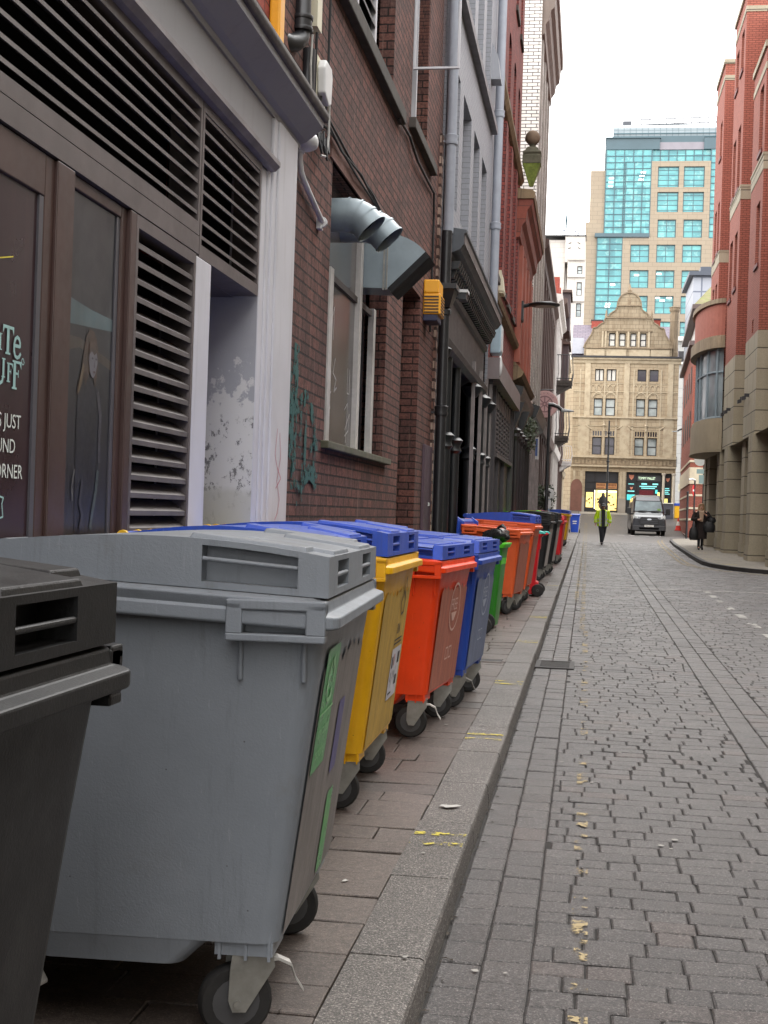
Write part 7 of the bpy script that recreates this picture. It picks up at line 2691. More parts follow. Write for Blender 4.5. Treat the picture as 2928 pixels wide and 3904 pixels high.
# building on the near right, just outside the picture: it shades the street and shows in the shop glass
opp = thing('opposite_building', 'buff stone building on the near right side, outside the picture', 'building', (6.4, 8, gz(8)))
FO = Frame((6.2, 0, 0), (0, 1, 0), (-1, 0, 0))
m = MB()
oh = [(y, y + 1.4, z, z + 2.0) for y in range(-18, 23, 4) for z in (1.2, 5.0, 8.4)]
wall_holes(m, FO, -22, 25.5, -.3, 11, oh, .2)
m.quad((6.2, 25.5, -.3), (14, 25.5, -.3), (14, 25.5, 11), (6.2, 25.5, 11))
m.build('wall', M_BUFF, opp)
m = MB()
for y, b, z, z1 in oh:
    m.quad(FO(y, z, -.18), FO(b, z, -.18), FO(b, z1, -.18), FO(y, z1, -.18))
m.build('glazing', M_DGLASS, opp)
# ================================================================== street furniture, van, people
def lamp_post(label, x, y, top, arm, hd=.5, z0=None, r=.06):
    z0 = gz(y) if z0 is None else z0
    t = thing('lamp_post', label, 'lamp post', (x, y, z0))
    m = MB()
    m.tube([(x, y, z0), (x, y, z0 + 1.0)], r * 1.5, 10)
    m.tube([(x, y, z0 + 1.0), (x, y, z0 + 1.1), (x, y, top)], [r * 1.5, r, r * .75], 10)
    m.build('pole', M_BLACKP, t, smooth=True)
    if arm:
        m = MB()
        m.tube([(x - .04 * (1 if arm > 0 else -1), y, top + .02), (x + arm * .15, y, top + .02), (x + arm * .4, y, top - .05), (x + arm * .6, y, top - .16), (x + arm, y, top - .18)], [.07, .07, .065, .06, .04], 8)
        m.build('arm', M_PBLK, t, smooth=True)
        m = MB()
        s_ = 1 if arm > 0 else -1
        m.hexa([(x + arm * .55, y - .12, top - .22), (x + arm + .1 * s_, y - .08, top - .2), (x + arm + .1 * s_, y + .08, top - .2), (x + arm * .55, y + .12, top - .22), (x + arm * .55, y - .12, top - .14), (x + arm + .1 * s_, y - .06, top - .16), (x + arm + .1 * s_, y + .06, top - .16), (x + arm * .55, y + .12, top - .14)])
        m.build('lantern', paint('lantern_grey', (150, 154, 154), .4, .1), t, bevel=.02)
    return t


lamp_post('black lamp post on the left pavement in front of the pink round sign', -1.37, 45, 5.28, .72, z0=gz(45) + .1)
tc = lamp_post('thin black lamp post rising before the sandstone shops', 1.36, 100, 8.8, 0, r=.08)
m = MB()
for z in (7.9, 5.8, 4.3):
    m.lathe((1.36, 100, z), [(.06, -.08), (.12, -.05), (.12, .05), (.06, .08)], 8)
m.build('collar', M_BLACKP, tc)
lp = lamp_post('black lamp post with yellow plate at the corner of the banded brick building', 6.72, 100, 8.3, -.75, r=.08)
m = MB()
m.box(6.45, 6.95, 99.85, 99.88, 3.75, 4.3)
m.build('plate', paint('pale_plate', (210, 208, 190), .5, .1), lp)
m = MB()
m.box(6.55, 6.85, 99.83, 99.85, 3.95, 4.28)
m.build('plate_print', paint('yellow_plate', (226, 206, 70), .5, .1), lp)

# pink round sign
t = thing('hanging_sign', 'round dusty pink projecting sign with a wheel emblem', 'sign', (-1.6, 47, 5.48))
M_PINK = paint('dusty_pink', (206, 168, 166), .6, .08, 2)
M_PINKD = paint('mauve_print', (146, 112, 116), .6, .08, 2)
m = MB()
m.lathe((-1.6, 47, 5.48), [(.001, -.03), (.45, -.03), (.47, -.015), (.47, .015), (.45, .03), (.001, .03)], 36, 'y')
b = m.build('disc', M_PINK, t)
FSg = Frame((-1.6, 46.96, 5.48), (1, 0, 0), (0, -1, 0))
m = MB()
for r_, w_ in ((.27, .045),):
    ribbon(m, FSg, [(r_ * math.cos(k * PI / 14), r_ * math.sin(k * PI / 14)) for k in range(29)], w_, .002)
for k in range(8):
    a = k * PI / 4
    ribbon(m, FSg, [(.07 * math.cos(a), .07 * math.sin(a)), (.25 * math.cos(a), .25 * math.sin(a))], .035, .003)
ribbon(m, FSg, [(.06 * math.cos(k * PI / 5), .06 * math.sin(k * PI / 5)) for k in range(11)], .05, .003)
s_ = "LER'S PLACE"
for i, ch in enumerate(s_):
    a = R(132 - i * 9.4)
    c_, q = math.cos(a), math.sin(a)
    Fc = lambda u, z, d=0., a=a: FSg(.345 * math.cos(a) + u * math.sin(a) + z * math.cos(a), .345 * math.sin(a) - u * math.cos(a) + z * math.sin(a), d)
    if ch != ' ':
        tm = text_mesh(ch, .085, Fc, -.025, 0, .004)
        m.add(tm.v, tm.f)
tm = text_mesh('KING ST', .085, FSg, -.17, -.40, .004)
m.add(tm.v, tm.f)
m.build('print', M_PINKD, b)
m = MB()
m.tube([(-2.0, 47, 5.98), (-1.3, 47, 5.98)], .02, 6)
m.build('bracket', M_BLACKP, t)
t = thing('box_sign', 'small blue box sign projecting from the dark shopfronts', 'sign', (-1.6, 41.5, 3.6))
m = MB()
m.box(-1.84, -1.55, 41.45, 41.6, 3.3, 4.0)
m.build('case', M_WPLAS, t, bevel=.02)
m = MB()
m.box(-1.81, -1.58, 41.44, 41.45, 3.42, 3.95)
m.build('panel', paint('blue_panel', (70, 96, 150), .4, .15), t)


def leaf_cloud(name, parent, mat, c, rad, n, size, seed):
    r2 = np.random.RandomState(seed)
    m = MB()
    for i in range(n):
        v = r2.normal(0, 1, 3)
        v /= np.linalg.norm(v)
        rr = r2.rand() ** .45
        k = 1 + .25 * math.sin(3 * v[0] + 2.1 * v[2] + seed) + .2 * math.sin(5 * v[1] - 3 * v[2])
        p = Vector((c[0] + v[0] * rad[0] * rr * k, c[1] + v[1] * rad[1] * rr * k, c[2] + v[2] * rad[2] * rr * k))
        a = Vector(r2.normal(0, 1, 3)).normalized()
        b = a.orthogonal().normalized()
        s_ = size * r2.uniform(.6, 1.3)
        m.poly([p - a * s_, p + b * s_ * .4, p + a * s_, p - b * s_ * .4])
    return m.build(name, mat, parent)


M_LEAF = paint('dark_leaves', (62, 74, 52), .6, .5, 4, local=False)
t = thing('potted_tree', 'small bushy tree in a dark pot by the left shopfronts', 'tree', (-1.5, 47.5, gz(47.5) + .1))
leaf_cloud('crown', t, M_LEAF, (-1.5, 47.5, 2.25), (.42, .42, .5), 1500, .05, 3)
m = MB()
zz = gz(47.5) + .1
m.tube([(-1.5, 47.5, zz + .4), (-1.49, 47.5, zz + 1.0), (-1.5, 47.5, 2.1)], [.035, .03, .015], 6)
for dx, dz in ((.2, .4), (-.2, .3), (.1, .5)):
    m.tube([(-1.5, 47.5, 1.8), (-1.5 + dx, 47.5 + dx * .5, 1.9 + dz)], [.018, .006], 5)
m.build('trunk', M_BROWN, t)
m = MB()
m.lathe((-1.5, 47.5, zz), [(.2, 0), (.26, .42), (.28, .45), (.24, .45), (.23, .38), (.001, .38)], 14)
m.build('pot', M_BLACKP, t)
t = thing('climbing_plant', 'wispy dark plant hanging beside the shop bracket', 'plant', (-1.6, 37, 3.9))
leaf_cloud('foliage', t, M_LEAF, (-1.62, 36.8, 3.85), (.22, 1.2, .45), 900, .05, 9)
m = MB()
for k in range(6):
    m.tube([(-1.8, 36 + k * .3, 4.3), (-1.65, 36.1 + k * .3, 4.1), (-1.6 + .05 * math.sin(k), 36 + k * .33, 3.5)], .01, 4)
m.build('stems', M_BROWN, t)
t = thing('post_sign', 'white disc sign with black arrow on a pale blue post', 'sign', (-1.33, 46, gz(46) + .1))
m = MB()
m.tube([(-1.33, 46, gz(46) + .1), (-1.33, 46, 2.2)], .05, 8)
m.build('post', paint('pale_blue_post', (150, 170, 190), .5, .1), t)
m = MB()
m.lathe((-1.32, 45.93, 2.35), [(.001, -.02), (.17, -.02), (.18, 0), (.17, .02), (.001, .02)], 20, 'y')
m.box(-1.42, -1.24, 45.94, 45.96, 1.85, 2.15)
ds = m.build('disc', M_WPLAS, t)
m = MB()
ff = Frame((-1.32, 45.905, 2.35), (1, 0, 0), (0, -1, 0))
m.poly([ff(-.03, -.1, .001), ff(.03, -.1, .001), ff(.03, .02, .001), ff(.09, .02, .001), ff(0, .12, .001), ff(-.09, .02, .001), ff(-.03, .02, .001)])
m.build('arrow', M_INK, ds)

# signs and posts on the right
t = thing('no_entry_sign', 'red no entry sign turned nearly edge on, with a sign light above', 'sign', (5.72, 75, gz(75) + .1))
zz = gz(75) + .1
m = MB()
m.tube([(5.74, 75.03, zz), (5.74, 75.03, 3.85)], .045, 8)
m.build('post', M_BLACKP, t)
rot = R(68)
FN = Frame((5.69, 74.98, 3.28), (math.cos(rot), math.sin(rot), 0), (math.sin(rot), -math.cos(rot), 0))
m = MB()
m.prism([FN(.31 * math.cos(k * PI / 14), .31 * math.sin(k * PI / 14), 0) for k in range(28)], [FN(.31 * math.cos(k * PI / 14), .31 * math.sin(k * PI / 14), .012) for k in range(28)])
ds = m.build('disc', paint('sign_red', (196, 30, 36), .4, .08), t)
m = MB()
fbox(m, FN, -.22, .22, -.05, .05, .013, .016)
m.build('bar', M_WHT, ds)
m = MB()
m.tube([(5.74, 75, 3.85), (5.6, 74.9, 3.9), (5.4, 74.8, 3.86)], [.05, .06, .05], 8)
m.build('sign_light', M_WPLAS, t)
t = thing('sign_post', 'tall black post with the grey back of a round sign and two plates', 'sign', (5.9, 71, 0.7))
m = MB()
m.tube([(5.88, 71.05, gz(71)), (5.88, 71.05, 5.1)], .055, 8)
m.build('post', M_BLACKP, t)
m = MB()
m.lathe((5.66, 71, 4.76), [(.001, -.01), (.30, -.01), (.30, .01), (.001, .01)], 26, 'y')
m.build('round_plate', paint('sign_grey', (164, 166, 162), .5, .1), t)
m = MB()
m.box(5.5, 5.95, 71, 71.02, 4.06, 4.3)
m.box(5.62, 5.92, 71, 71.02, 3.55, 4.0)
m.build('plates', paint('sign_blue_grey', (128, 150, 150), .5, .1), t)
t = thing('black_post', 'slim black bollard post at the pavement corner left of the walking woman', 'post', (5.28, 73.7, gz(73.7)))
m = MB()
m.tube([(5.28, 73.7, gz(73.7)), (5.28, 73.7, 3.15)], .05, 8)
m.lathe((5.28, 73.7, 3.15), [(.05, -.05), (.07, 0), (.03, .05)], 8)
for z in (1.6, 2.3):
    m.lathe((5.28, 73.7, z), [(.05, -.04), (.075, -.03), (.075, .03), (.05, .04)], 8)
m.build('post', M_BLACKP, t)
t = thing('traffic_cone', 'red and white traffic cone behind the van', 'cone', (6.03, 92, gz(92)))
zz = gz(92) - .02
m = MB()
m.box(5.78, 6.28, 91.75, 92.25, zz, zz + .05)
m.lathe((6.03, 92, zz), [(.2, .05), (.135, .35)], 14)
m.lathe((6.03, 92, zz), [(.075, .62), (.04, .86), (.02, .87)], 14)
m.build('cone', paint('cone_red', (196, 52, 44), .6, .1), t)
m = MB()
m.lathe((6.03, 92, zz), [(.135, .35), (.075, .62)], 14)
m.build('sleeve', M_WHT, t)
t = thing('a_board', 'black board in a white frame standing behind the van', 'board', (5.6, 103, gz(103)))
zz = gz(103)
m = MB()
m.box(5.2, 6.35, 102.95, 103.1, zz, zz + 1.15)
m.build('board', paint('slate_board', (62, 62, 70), .5, .2), t)
m = MB()
m.box(5.15, 5.2, 102.9, 103.1, zz, zz + 1.2)
m.box(5.2, 6.35, 102.9, 103.1, zz + 1.15, zz + 1.2)
m.build('frame', M_WHT, t)
t = thing('street_bin', 'yellow fronted street bin with blue top beside the lamp post', 'bin', (6.35, 104, gz(104)))
zz = gz(104)
m = MB()
m.box(6.5, 7.0, 103.8, 104.2, zz, zz + .95)
m.build('body', M_YELLOW, t, bevel=.03)
m = MB()
m.box(6.46, 7.04, 103.76, 104.24, zz + .95, zz + 1.15)
m.build('lid', M_NAVY, t, bevel=.03)

# ---------------------------------------------------------------- van
van = lthing('panel_van', 'dark grey panel van facing the camera at the junction', 'van', (3.62, 80.9, gz(81.5)), R(1.2))
M_VAN = NT('van_paint')
M_VAN.p.inputs['Base Color'].default_value = ln((56, 58, 64))
M_VAN.p.inputs['Metallic'].default_value = .35
M_VAN.p.inputs['Roughness'].default_value = .32
M_VAN.p.inputs['Coat Weight'].default_value = .6
M_VAN = M_VAN.mat
M_TRIM = paint('van_trim', (38, 38, 40), .5, .15, 5)
M_WS = glassy('windscreen', (84, 100, 106), .08, .2, .8, .5, bright=(116, 136, 140))


def vsec(y, hw_b, hw_t, zb, zt, r=.12, zw=None):
    """cross-section of the van at y: half widths at the waist and roof"""
    zw = zw or (zb + (zt - zb) * .5)
    pts = [(-hw_b * .97, zb), (hw_b * .97, zb), (hw_b, zb + .2), (hw_b, min(zw, zt - .05)), (hw_t, zt - r), (hw_t - r, zt), (-hw_t + r, zt), (-hw_t, zt - r), (-hw_b, min(zw, zt - .05)), (-hw_b, zb + .2)]
    return [(x, y, z) for x, z in pts]


m = MB()
m.smooth = False
m.loft([vsec(0, .93, .86, .36, .98, .06), vsec(.12, .98, .92, .32, 1.10, .06), vsec(.75, 1.0, .9, .30, 1.33, .08, 1.0), vsec(1.0, 1.0, .88, .30, 1.42, .08, 1.05), vsec(1.55, 1.0, .84, .30, 2.08, .12, 1.2), vsec(1.85, 1.0, .84, .30, 2.30, .14, 1.25), vsec(2.4, 1.0, .84, .30, 2.42, .16, 1.3), vsec(5.6, 1.0, .84, .30, 2.42, .16, 1.3), vsec(5.75, .97, .8, .34, 2.38, .16, 1.3)])
m.build('body', M_VAN, van, bevel=.02)
zs_ = lambda y: 1.42 + (2.08 - 1.42) * (y - 1.0) / .55
m = MB()
m.poly([(-.84, 1.0 - .025, 1.43), (.84, 1.0 - .025, 1.43), (.76, 1.50 - .03, 2.06), (-.76, 1.50 - .03, 2.06)])
ws = m.build('windscreen', M_WS, van)
m = MB()
for a, b in (((-.84, .97, 1.43), (.84, .97, 1.43)), ((.84, .97, 1.43), (.76, 1.465, 2.06)), ((.76, 1.465, 2.06), (-.76, 1.465, 2.06)), ((-.76, 1.465, 2.06), (-.84, .97, 1.43))):
    m.tube([a, b], .022, 6)
m.tube([(-.6, .96, 1.44), (-.1, .98, 1.50)], .012, 5)
m.tube([(.1, .96, 1.44), (.6, .98, 1.50)], .012, 5)
m.build('seal', M_TRIM, ws)
m = MB()
m.quad((.52, 1.0, 1.47), (.74, 1.0, 1.47), (.69, 1.44, 2.0), (.52, 1.44, 2.0))
m.build('hanging_vest', paint('green_vest', (96, 128, 60), .7, .3, 5), van)
m = MB()
q = [(-.50, .62), (.50, .62), (.58, .74), (.60, .92), (.46, 1.08), (-.46, 1.08), (-.60, .92), (-.58, .74)]
m.prism([(x, -.035, z) for x, z in q], [(x * 1.02, .12, z) for x, z in q])
gr = m.build('grille', M_TRIM, van, bevel=.012)
m = MB()
for z in (.72, .82, .93):
    m.box(-.5, .5, -.045, -.03, z, z + .03)
m.build('grille_bars', paint('grille_grey', (70, 72, 78), .4, .1), gr)
m = MB()
m.prism([(.13 * math.cos(k * PI / 10), -.05, .95 + .05 * math.sin(k * PI / 10)) for k in range(20)], [(.13 * math.cos(k * PI / 10), -.03, .95 + .05 * math.sin(k * PI / 10)) for k in range(20)])
m.build('badge', paint('badge_silver', (206, 212, 220), .3, .05), gr)
for s_ in (-1, 1):
    m = MB()
    q = [(.62, .90), (.92, .94), (.96, 1.10), (.90, 1.22), (.68, 1.08)]
    if s_ < 0:
        q = [(-x, z) for x, z in reversed(q)]
    m.prism([(x, .0 + (abs(x) - .6) * .25, z) for x, z in q], [(x, .16 + (abs(x) - .6) * .25, z) for x, z in q])
    m.build('headlight', paint('headlight_lens', (206, 210, 208), .15, .25, 9), van, bevel=.012)
    m = MB()
    m.box(*sorted((s_ * 1.02, s_ * 1.27)), .95, 1.10, 1.25, 1.62)
    m.box(*sorted((s_ * .9, s_ * 1.1)), .98, 1.08, 1.22, 1.32)
    m.build('mirror', M_TRIM, van, bevel=.03)
m = MB()
m.hexa([(-.95, -.06, .28), (.95, -.06, .28), (1.0, .3, .28), (-1.0, .3, .28), (-.96, -.07, .58), (.96, -.07, .58), (1.0, .3, .62), (-1.0, .3, .62)])
m.build('bumper', paint('bumper_grey', (58, 58, 61), .55, .15, 5), van, bevel=.03)
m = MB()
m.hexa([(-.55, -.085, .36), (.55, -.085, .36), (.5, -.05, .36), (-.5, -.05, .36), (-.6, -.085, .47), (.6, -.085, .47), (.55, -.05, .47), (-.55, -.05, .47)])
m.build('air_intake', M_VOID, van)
m = MB()
m.box(-.27, .27, -.105, -.085, .50, .62)
pl = m.build('number_plate', M_WHT, van)
Fv = Frame((0, -.107, 0), (1, 0, 0), (0, -1, 0))
tm = text_mesh('MF66 WFU', .10, Fv, -.235, .525, .001, sx=.86)
tm.build('characters', M_INK, pl)
m = MB()
for s_ in (-1, 1):
    m.box(*sorted((s_ * .15, s_ * .6)), .82, .86, 1.375, 1.39)
m.build('bonnet_vents', M_VOID, van)
for x in (-.88, .88):
    for y in (.95, 4.6):
        m = MB()
        m.lathe((x, y, .33), [(.2, -.11), (.31, -.11), (.335, -.07), (.335, .07), (.31, .11), (.2, .11)], 22, 'x')
        wo_ = m.build('wheel', M_RUBBER, van, smooth=True)
        m = MB()
        m.lathe((x, y, .33), [(.001, -.1), (.2, -.09), (.21, -.11), (.21, .11), (.2, .09), (.001, .1)], 16, 'x')
        m.build('rim', M_WHEEL, wo_)
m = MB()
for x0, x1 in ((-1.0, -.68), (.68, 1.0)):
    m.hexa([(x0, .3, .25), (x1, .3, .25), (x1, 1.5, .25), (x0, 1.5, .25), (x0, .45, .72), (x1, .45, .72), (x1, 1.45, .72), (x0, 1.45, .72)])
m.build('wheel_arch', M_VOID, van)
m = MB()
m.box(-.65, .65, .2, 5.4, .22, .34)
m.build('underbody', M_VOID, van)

# ---------------------------------------------------------------- people
M_SKIN = paint('skin', (196, 150, 128), .55, .08, 9)
M_NAVY2 = paint('dark_cloth', (38, 40, 46), .85, .25, 20)
M_HIVIS = paint('hi_vis_yellow', (196, 232, 26), .7, .12, 14)
M_REFL = paint('reflective_tape', (190, 192, 186), .35, .1, 10)
M_COATF = paint('dark_brown_fur', (38, 28, 26), .95, .45, 34, bump=.8, bs=40)
M_HAIRB = paint('blonde_hair', (150, 116, 84), .6, .3, 30)
M_SCARF = paint('pale_scarf', (176, 150, 128), .85, .2, 20)
M_BAG = paint('black_bag', (26, 26, 28), .6, .3, 20, bump=.4)
M_SHOE = paint('dark_shoe', (34, 30, 30), .5, .2)


def skin_body(parent, verts, edges, radii, mat, root=0, name='body'):
    me = bpy.data.meshes.new(name)
    me.from_pydata(verts, edges, [])
    me.materials.append(mat)
    o = bpy.data.objects.new(name, me)
    COL.objects.link(o)
    o.parent = parent
    sm = o.modifiers.new('skin', 'SKIN')
    sm.use_smooth_shade = True
    for i, r_ in enumerate(radii):
        sv = me.skin_vertices[0].data[i]
        sv.radius = (r_, r_) if not isinstance(r_, tuple) else r_
        sv.use_root = i == root
    ss = o.modifiers.new('sub', 'SUBSURF')
    ss.levels = 1
    ss.render_levels = 2
    return o


def ell(c, rx, ry, n=14, tilt=0., yaw=0.):
    """elliptical ring at c"""
    out = []
    for k in range(n):
        a = 2 * PI * k / n
        x, y = rx * math.cos(a), ry * math.sin(a)
        x2, y2 = x * math.cos(yaw) - y * math.sin(yaw), x * math.sin(yaw) + y * math.cos(yaw)
        out.append((c[0] + x2, c[1] + y2, c[2] + x2 * tilt))
    return out


def person(label, loc, rz, pose, h=1.75):
    """pose: dict of joint offsets; figure faces -y locally. Returns root."""
    t = lthing('person', label, 'person', loc, rz)
    s_ = h / 1.75
    J = dict(pelvis=(0, 0, .93), waist=(0, 0, 1.08), chest=(0, -.01, 1.30), neck=(0, -.02, 1.46), jaw=(0, -.04, 1.56), head=(0, -.03, 1.65), top=(0, -.02, 1.73))
    for sd, q in ((-1, 'l'), (1, 'r')):
        J['sh' + q] = (sd * .18, 0, 1.41)
        J['el' + q] = (sd * .25, .02, 1.13)
        J['wr' + q] = (sd * .24, -.06, .88)
        J['ha' + q] = (sd * .235, -.08, .79)
        J['hip' + q] = (sd * .095, 0, .89)
        J['kn' + q] = (sd * .10, -.01, .49)
        J['an' + q] = (sd * .10, .02, .09)
        J['to' + q] = (sd * .11, -.14, .03)
        for i in range(4):
            J['f%d%s' % (i, q)] = (0, 0, 0)
    J.update(pose)
    for sd, q in ((-1, 'l'), (1, 'r')):
        hx, hy, hz = J['ha' + q]
        wx, wy, wz = J['wr' + q]
        d = (Vector((hx, hy, hz)) - Vector((wx, wy, wz))).normalized()
        side = Vector((0, 1, 0)) if abs(d.z) > .5 else Vector((0, 0, 1))
        for i in range(4):
            e = Vector((hx, hy, hz)) + side * (.024 * (i - 1.5)) + d * (.075 - .008 * abs(i - 1.3))
            J['f%d%s' % (i, q)] = tuple(e)
        J['th' + q] = tuple(Vector((wx, wy, wz)) + d * .05 - side * .055 + Vector((-sd * .02, 0, 0)))
    names = list(J)
    idx = {n: i for i, n in enumerate(names)}
    E = [('pelvis', 'waist'), ('waist', 'chest'), ('chest', 'neck'), ('neck', 'jaw'), ('jaw', 'head'), ('head', 'top')]
    for q in 'lr':
        E += [('chest', 'sh' + q), ('sh' + q, 'el' + q), ('el' + q, 'wr' + q), ('wr' + q, 'ha' + q), ('pelvis', 'hip' + q), ('hip' + q, 'kn' + q), ('kn' + q, 'an' + q), ('an' + q, 'to' + q), ('wr' + q, 'th' + q)]
        E += [('ha' + q, 'f%d%s' % (i, q)) for i in range(4)]
    rad = dict(pelvis=.14, waist=.12, chest=.15, neck=.055, jaw=.07, head=.092, top=.06)
    for q in 'lr':
        rad.update({'sh' + q: .065, 'el' + q: .045, 'wr' + q: .03, 'ha' + q: .038, 'hip' + q: .09, 'kn' + q: .06, 'an' + q: .042, 'to' + q: .035, 'th' + q: .011})
        for i in range(4):
            rad['f%d%s' % (i, q)] = .009
    skin_body(t, [tuple(c * s_ for c in J[n]) for n in names], [(idx[a], idx[b]) for a, b in E], [rad[n] * s_ for n in names], M_SKIN, idx['pelvis'])
    t['h'] = h
    return t, {k: Vector(v) * s_ for k, v in J.items()}, s_


def limb(m, pts, rs, n=12):
    m.tube(pts, rs, n)


def face(t, J, s_):
    hd = J['head']
    m = MB()
    for sd in (-1, 1):
        m.sphere((hd.x + sd * .033 * s_, hd.y - .088 * s_, hd.z + .0), .012 * s_, 8, 6)
    m.build('eyes', M_INK, t)
    m = MB()
    m.tube([(hd.x, hd.y - .09 * s_, hd.z), (hd.x, hd.y - .112 * s_, hd.z - .04 * s_)], [.008, .015], 6)
    m.sphere((hd.x, hd.y - .085 * s_, hd.z - .075 * s_), .022 * s_, 8, 6, (1.1, .5, .4))
    for sd in (-1, 1):
        m.sphere((hd.x + sd * .09 * s_, hd.y, hd.z - .01), .026 * s_, 8, 6, (.5, .8, 1.2))
    m.build('face', paint('face_tone', (176, 120, 104), .6, .1), t)


# man in hi-vis jacket, walking towards the camera with his head down
t, J, s_ = person('person in yellow hi-vis jacket and dark trousers walking down the middle of the road', (.64, 57.2, gz(57.2)), R(4), dict(
    head=(0.0, -.10, 1.63), jaw=(0, -.10, 1.55), top=(0, -.08, 1.72), wrl=(-.30, -.02, .93), hal=(-.30, -.05, .85), ell=(-.29, .05, 1.14), wrr=(.30, -.02, .93), har=(.30, -.05, .85), elr=(.29, .05, 1.14),
    knl=(-.05, -.14, .50), anl=(-.02, -.08, .09), tol=(-.03, -.24, .04), hipl=(-.085, 0, .89), hipr=(.085, 0, .89), knr=(.05, .02, .50), anr=(.02, .24, .16), tor=(.03, .14, .05)), 1.74)
m = MB()
m.loft([ell((0, 0, .78 * s_), .235, .16), ell((0, 0, .95 * s_), .24, .165), ell((0, 0, 1.15 * s_), .235, .16), ell((0, -.005, 1.34 * s_), .24, .155), ell((0, -.01, 1.43 * s_), .20, .12), ell((0, -.02, 1.49 * s_), .09, .085)])
jk = m.build('jacket', M_HIVIS, t, smooth=True)
for q in 'lr':
    m = MB()
    limb(m, [J['sh' + q] + Vector((0, 0, .02)), J['el' + q], J['wr' + q] + Vector((0, 0, .0))], [.092, .085, .07], 12)
    m.build('sleeve', M_HIVIS, t, smooth=True)
    m = MB()
    for f_ in (.55, .8):
        p = J['el' + q].lerp(J['wr' + q], f_)
        limb(m, [p, p.lerp(J['wr' + q], .18)], [.084, .083], 12)
    m.build('sleeve_tape', M_REFL, t)
m = MB()
for z in (.90, 1.05):
    m.loft([ell((0, 0, z * s_), .244, .170), ell((0, 0, (z + .05) * s_), .243, .168)], False, False)
for sd in (-1, 1):
    m.hexa([(sd * .13 - .025, -.172, .8), (sd * .13 + .025, -.172, .8), (sd * .13 + .025, -.165, .8), (sd * .13 - .025, -.165, .8), (sd * .12 - .025, -.164, 1.42), (sd * .12 + .025, -.164, 1.42), (sd * .12 + .025, -.15, 1.42), (sd * .12 - .025, -.15, 1.42)])
m.build('jacket_tape', M_REFL, jk)
m = MB()
m.hexa([(-.06, -.182, .74), (.085, -.182, .74), (.085, -.155, .74), (-.06, -.155, .74), (-.085, -.168, 1.47), (.085, -.168, 1.47), (.085, -.09, 1.47), (-.085, -.09, 1.47)])
m.build('dark_top', M_NAVY2, t)
m = MB()
m.loft([ell((0, 0, .70 * s_), .16, .13), ell((0, 0, .88 * s_), .175, .135), ell((0, 0, 1.0 * s_), .17, .13)])
for q in 'lr':
    limb(m, [J['hip' + q] + Vector((0, 0, -.02)), J['kn' + q], J['an' + q] + Vector((0, 0, .02))], [.112, .09, .07], 12)
m.build('trousers', M_NAVY2, t, smooth=True)
for q in 'lr':
    m = MB()
    limb(m, [J['an' + q] + Vector((0, .05, -.03)), J['an' + q] + Vector((0, -.03, -.03)), J['to' + q]], [.05, .055, .04], 10)
    m.build('shoe', M_SHOE, t, smooth=True)
m = MB()
hd = J['head']
m.loft([ell((hd.x, hd.y + .01, hd.z - .01), .102, .118), ell((hd.x, hd.y + .01, hd.z + .05), .102, .116), ell((hd.x, hd.y + .01, hd.z + .10), .075, .085), ell((hd.x, hd.y + .01, hd.z + .125), .02, .02)])
m.hexa([(hd.x - .07, hd.y - .19, hd.z + .0), (hd.x + .07, hd.y - .19, hd.z + .0), (hd.x + .08, hd.y - .06, hd.z + .03), (hd.x - .08, hd.y - .06, hd.z + .03), (hd.x - .07, hd.y - .19, hd.z + .015), (hd.x + .07, hd.y - .19, hd.z + .015), (hd.x + .08, hd.y - .06, hd.z + .05), (hd.x - .08, hd.y - .06, hd.z + .05)])
m.build('cap', M_BAG, t, smooth=True)
face(t, J, s_)

# woman in a dark fur coat with bags on both arms
t, J, s_ = person('person in knee-length dark fur coat carrying black bags on the right pavement', (4.18, 51.2, gz(51.2) + .1), R(3), dict(
    ell=(-.27, .0, 1.16), wrl=(-.14, -.20, 1.14), hal=(-.06, -.24, 1.15), elr=(.33, .02, 1.2), wrr=(.18, -.17, 1.3), har=(.12, -.2, 1.36),
    knl=(-.07, -.08, .49), anl=(-.06, -.03, .10), tol=(-.07, -.17, .03), knr=(.07, .0, .49), anr=(.07, .12, .13), tor=(.08, .0, .03)), 1.72)
m = MB()
m.loft([ell((0, 0, .42 * s_), .235, .20), ell((0, 0, .60 * s_), .245, .195), ell((0, 0, .85 * s_), .24, .175), ell((0, 0, 1.1 * s_), .225, .165), ell((0, 0, 1.32 * s_), .235, .155), ell((0, 0, 1.43 * s_), .19, .13), ell((0, -.01, 1.5 * s_), .10, .09)])
m.build('coat', M_COATF, t, smooth=True)
for q in 'lr':
    m = MB()
    limb(m, [J['sh' + q], J['el' + q], J['wr' + q]], [.105, .115, .09], 12)
    m.build('sleeve', M_COATF, t, smooth=True)
m = MB()
m.hexa([(-.05, -.172, 1.05), (.05, -.172, 1.05), (.05, -.15, 1.05), (-.05, -.15, 1.05), (-.09, -.155, 1.44), (.09, -.155, 1.44), (.10, -.06, 1.48), (-.10, -.06, 1.48)])
m.build('scarf', M_SCARF, t, bevel=.02)
m = MB()
for q in 'lr':
    limb(m, [J['hip' + q], J['kn' + q], J['an' + q]], [.08, .062, .046], 10)
m.build('tights', M_NAVY2, t, smooth=True)
for q in 'lr':
    m = MB()
    limb(m, [J['an' + q] + Vector((0, .05, -.02)), J['an' + q] + Vector((0, -.03, -.03)), J['to' + q]], [.045, .048, .035], 10)
    m.build('shoe', M_SHOE, t, smooth=True)
hd = J['head']
m = MB()
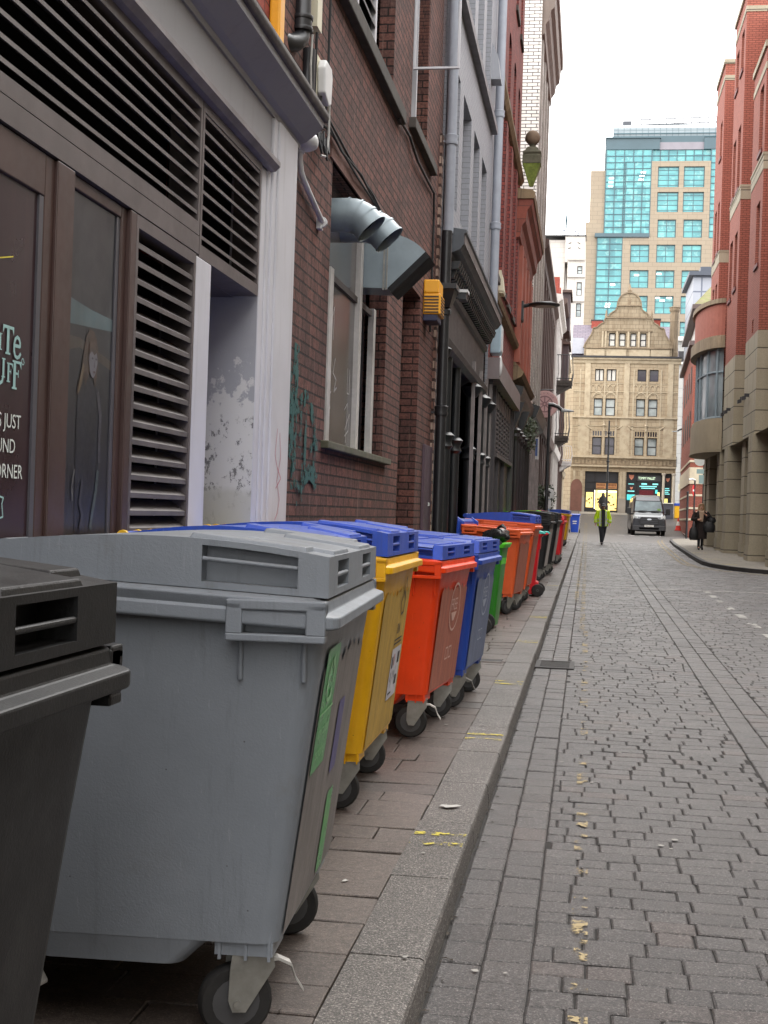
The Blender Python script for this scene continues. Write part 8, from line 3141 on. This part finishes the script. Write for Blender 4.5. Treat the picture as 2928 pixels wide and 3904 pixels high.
m.loft([ell((hd.x, hd.y + .035, hd.z - .17), .15, .10), ell((hd.x, hd.y + .04, hd.z - .08), .125, .10), ell((hd.x, hd.y + .03, hd.z + .03), .110, .105), ell((hd.x, hd.y + .01, hd.z + .09), .09, .095), ell((hd.x, hd.y, hd.z + .115), .03, .03)])
m.build('hair', M_HAIRB, t, smooth=True)
face(t, J, s_)
gb = gz(51.2) + .1
for label, x, z, wx, wz in (('black shopping bag hanging from the woman\'s right hand side, low by her knee', 3.92, .60, .17, .24), ('large black bag on the arm nearest the stone piers', 4.47, .86, .22, .2)):
    bg_ = lthing('hand_bag', label, 'bag', (x, 51.05, gb + z))
    m = MB()
    m.loft([ell((0, 0, -wz), wx * .8, .09), ell((0, 0, -wz * .5), wx * 1.05, .12), ell((0, 0, wz * .3), wx, .11), ell((0, 0, wz), wx * .6, .05)])
    m.build('bag', M_BAG, bg_, smooth=True)
    m = MB()
    m.tube([(-wx * .4, 0, wz * .9), (-wx * .2, 0, wz + .18), (wx * .2, 0, wz + .18), (wx * .4, 0, wz * .9)], .012, 6)
    m.build('handle', M_BAG, bg_)
b3 = lthing('hand_bag', 'second black bag tucked under the woman\'s arm above the large one', 'bag', (4.56, 51.1, gb + 1.12))
m = MB()
m.loft([ell((0, 0, -.12), .1, .08), ell((0, 0, -.03), .17, .11), ell((0, 0, .1), .12, .08)])
m.build('bag', M_BAG, b3, smooth=True)

# dark hooded figure farther back
t, J, s_ = person('person in dark hooded coat far behind the hi-vis jacket, near the lit shop', (1.14, 104.5, gz(104.5)), R(0), {}, 1.74)
m = MB()
m.loft([ell((0, 0, .5 * s_), .22, .17), ell((0, 0, .9 * s_), .22, .17), ell((0, 0, 1.3 * s_), .24, .16), ell((0, 0, 1.44 * s_), .18, .13), ell((0, .01, 1.55 * s_), .125, .125), ell((0, .01, 1.68 * s_), .12, .13), ell((0, .01, 1.77 * s_), .05, .05)])
for q in 'lr':
    limb(m, [J['sh' + q], J['el' + q], J['wr' + q]], [.09, .08, .06], 10)
m.build('coat', M_BAG, t, smooth=True)
m = MB()
for q in 'lr':
    limb(m, [J['hip' + q], J['kn' + q], J['an' + q]], [.10, .08, .06], 10)
m.build('trousers', M_BAG, t, smooth=True)
face(t, J, s_)
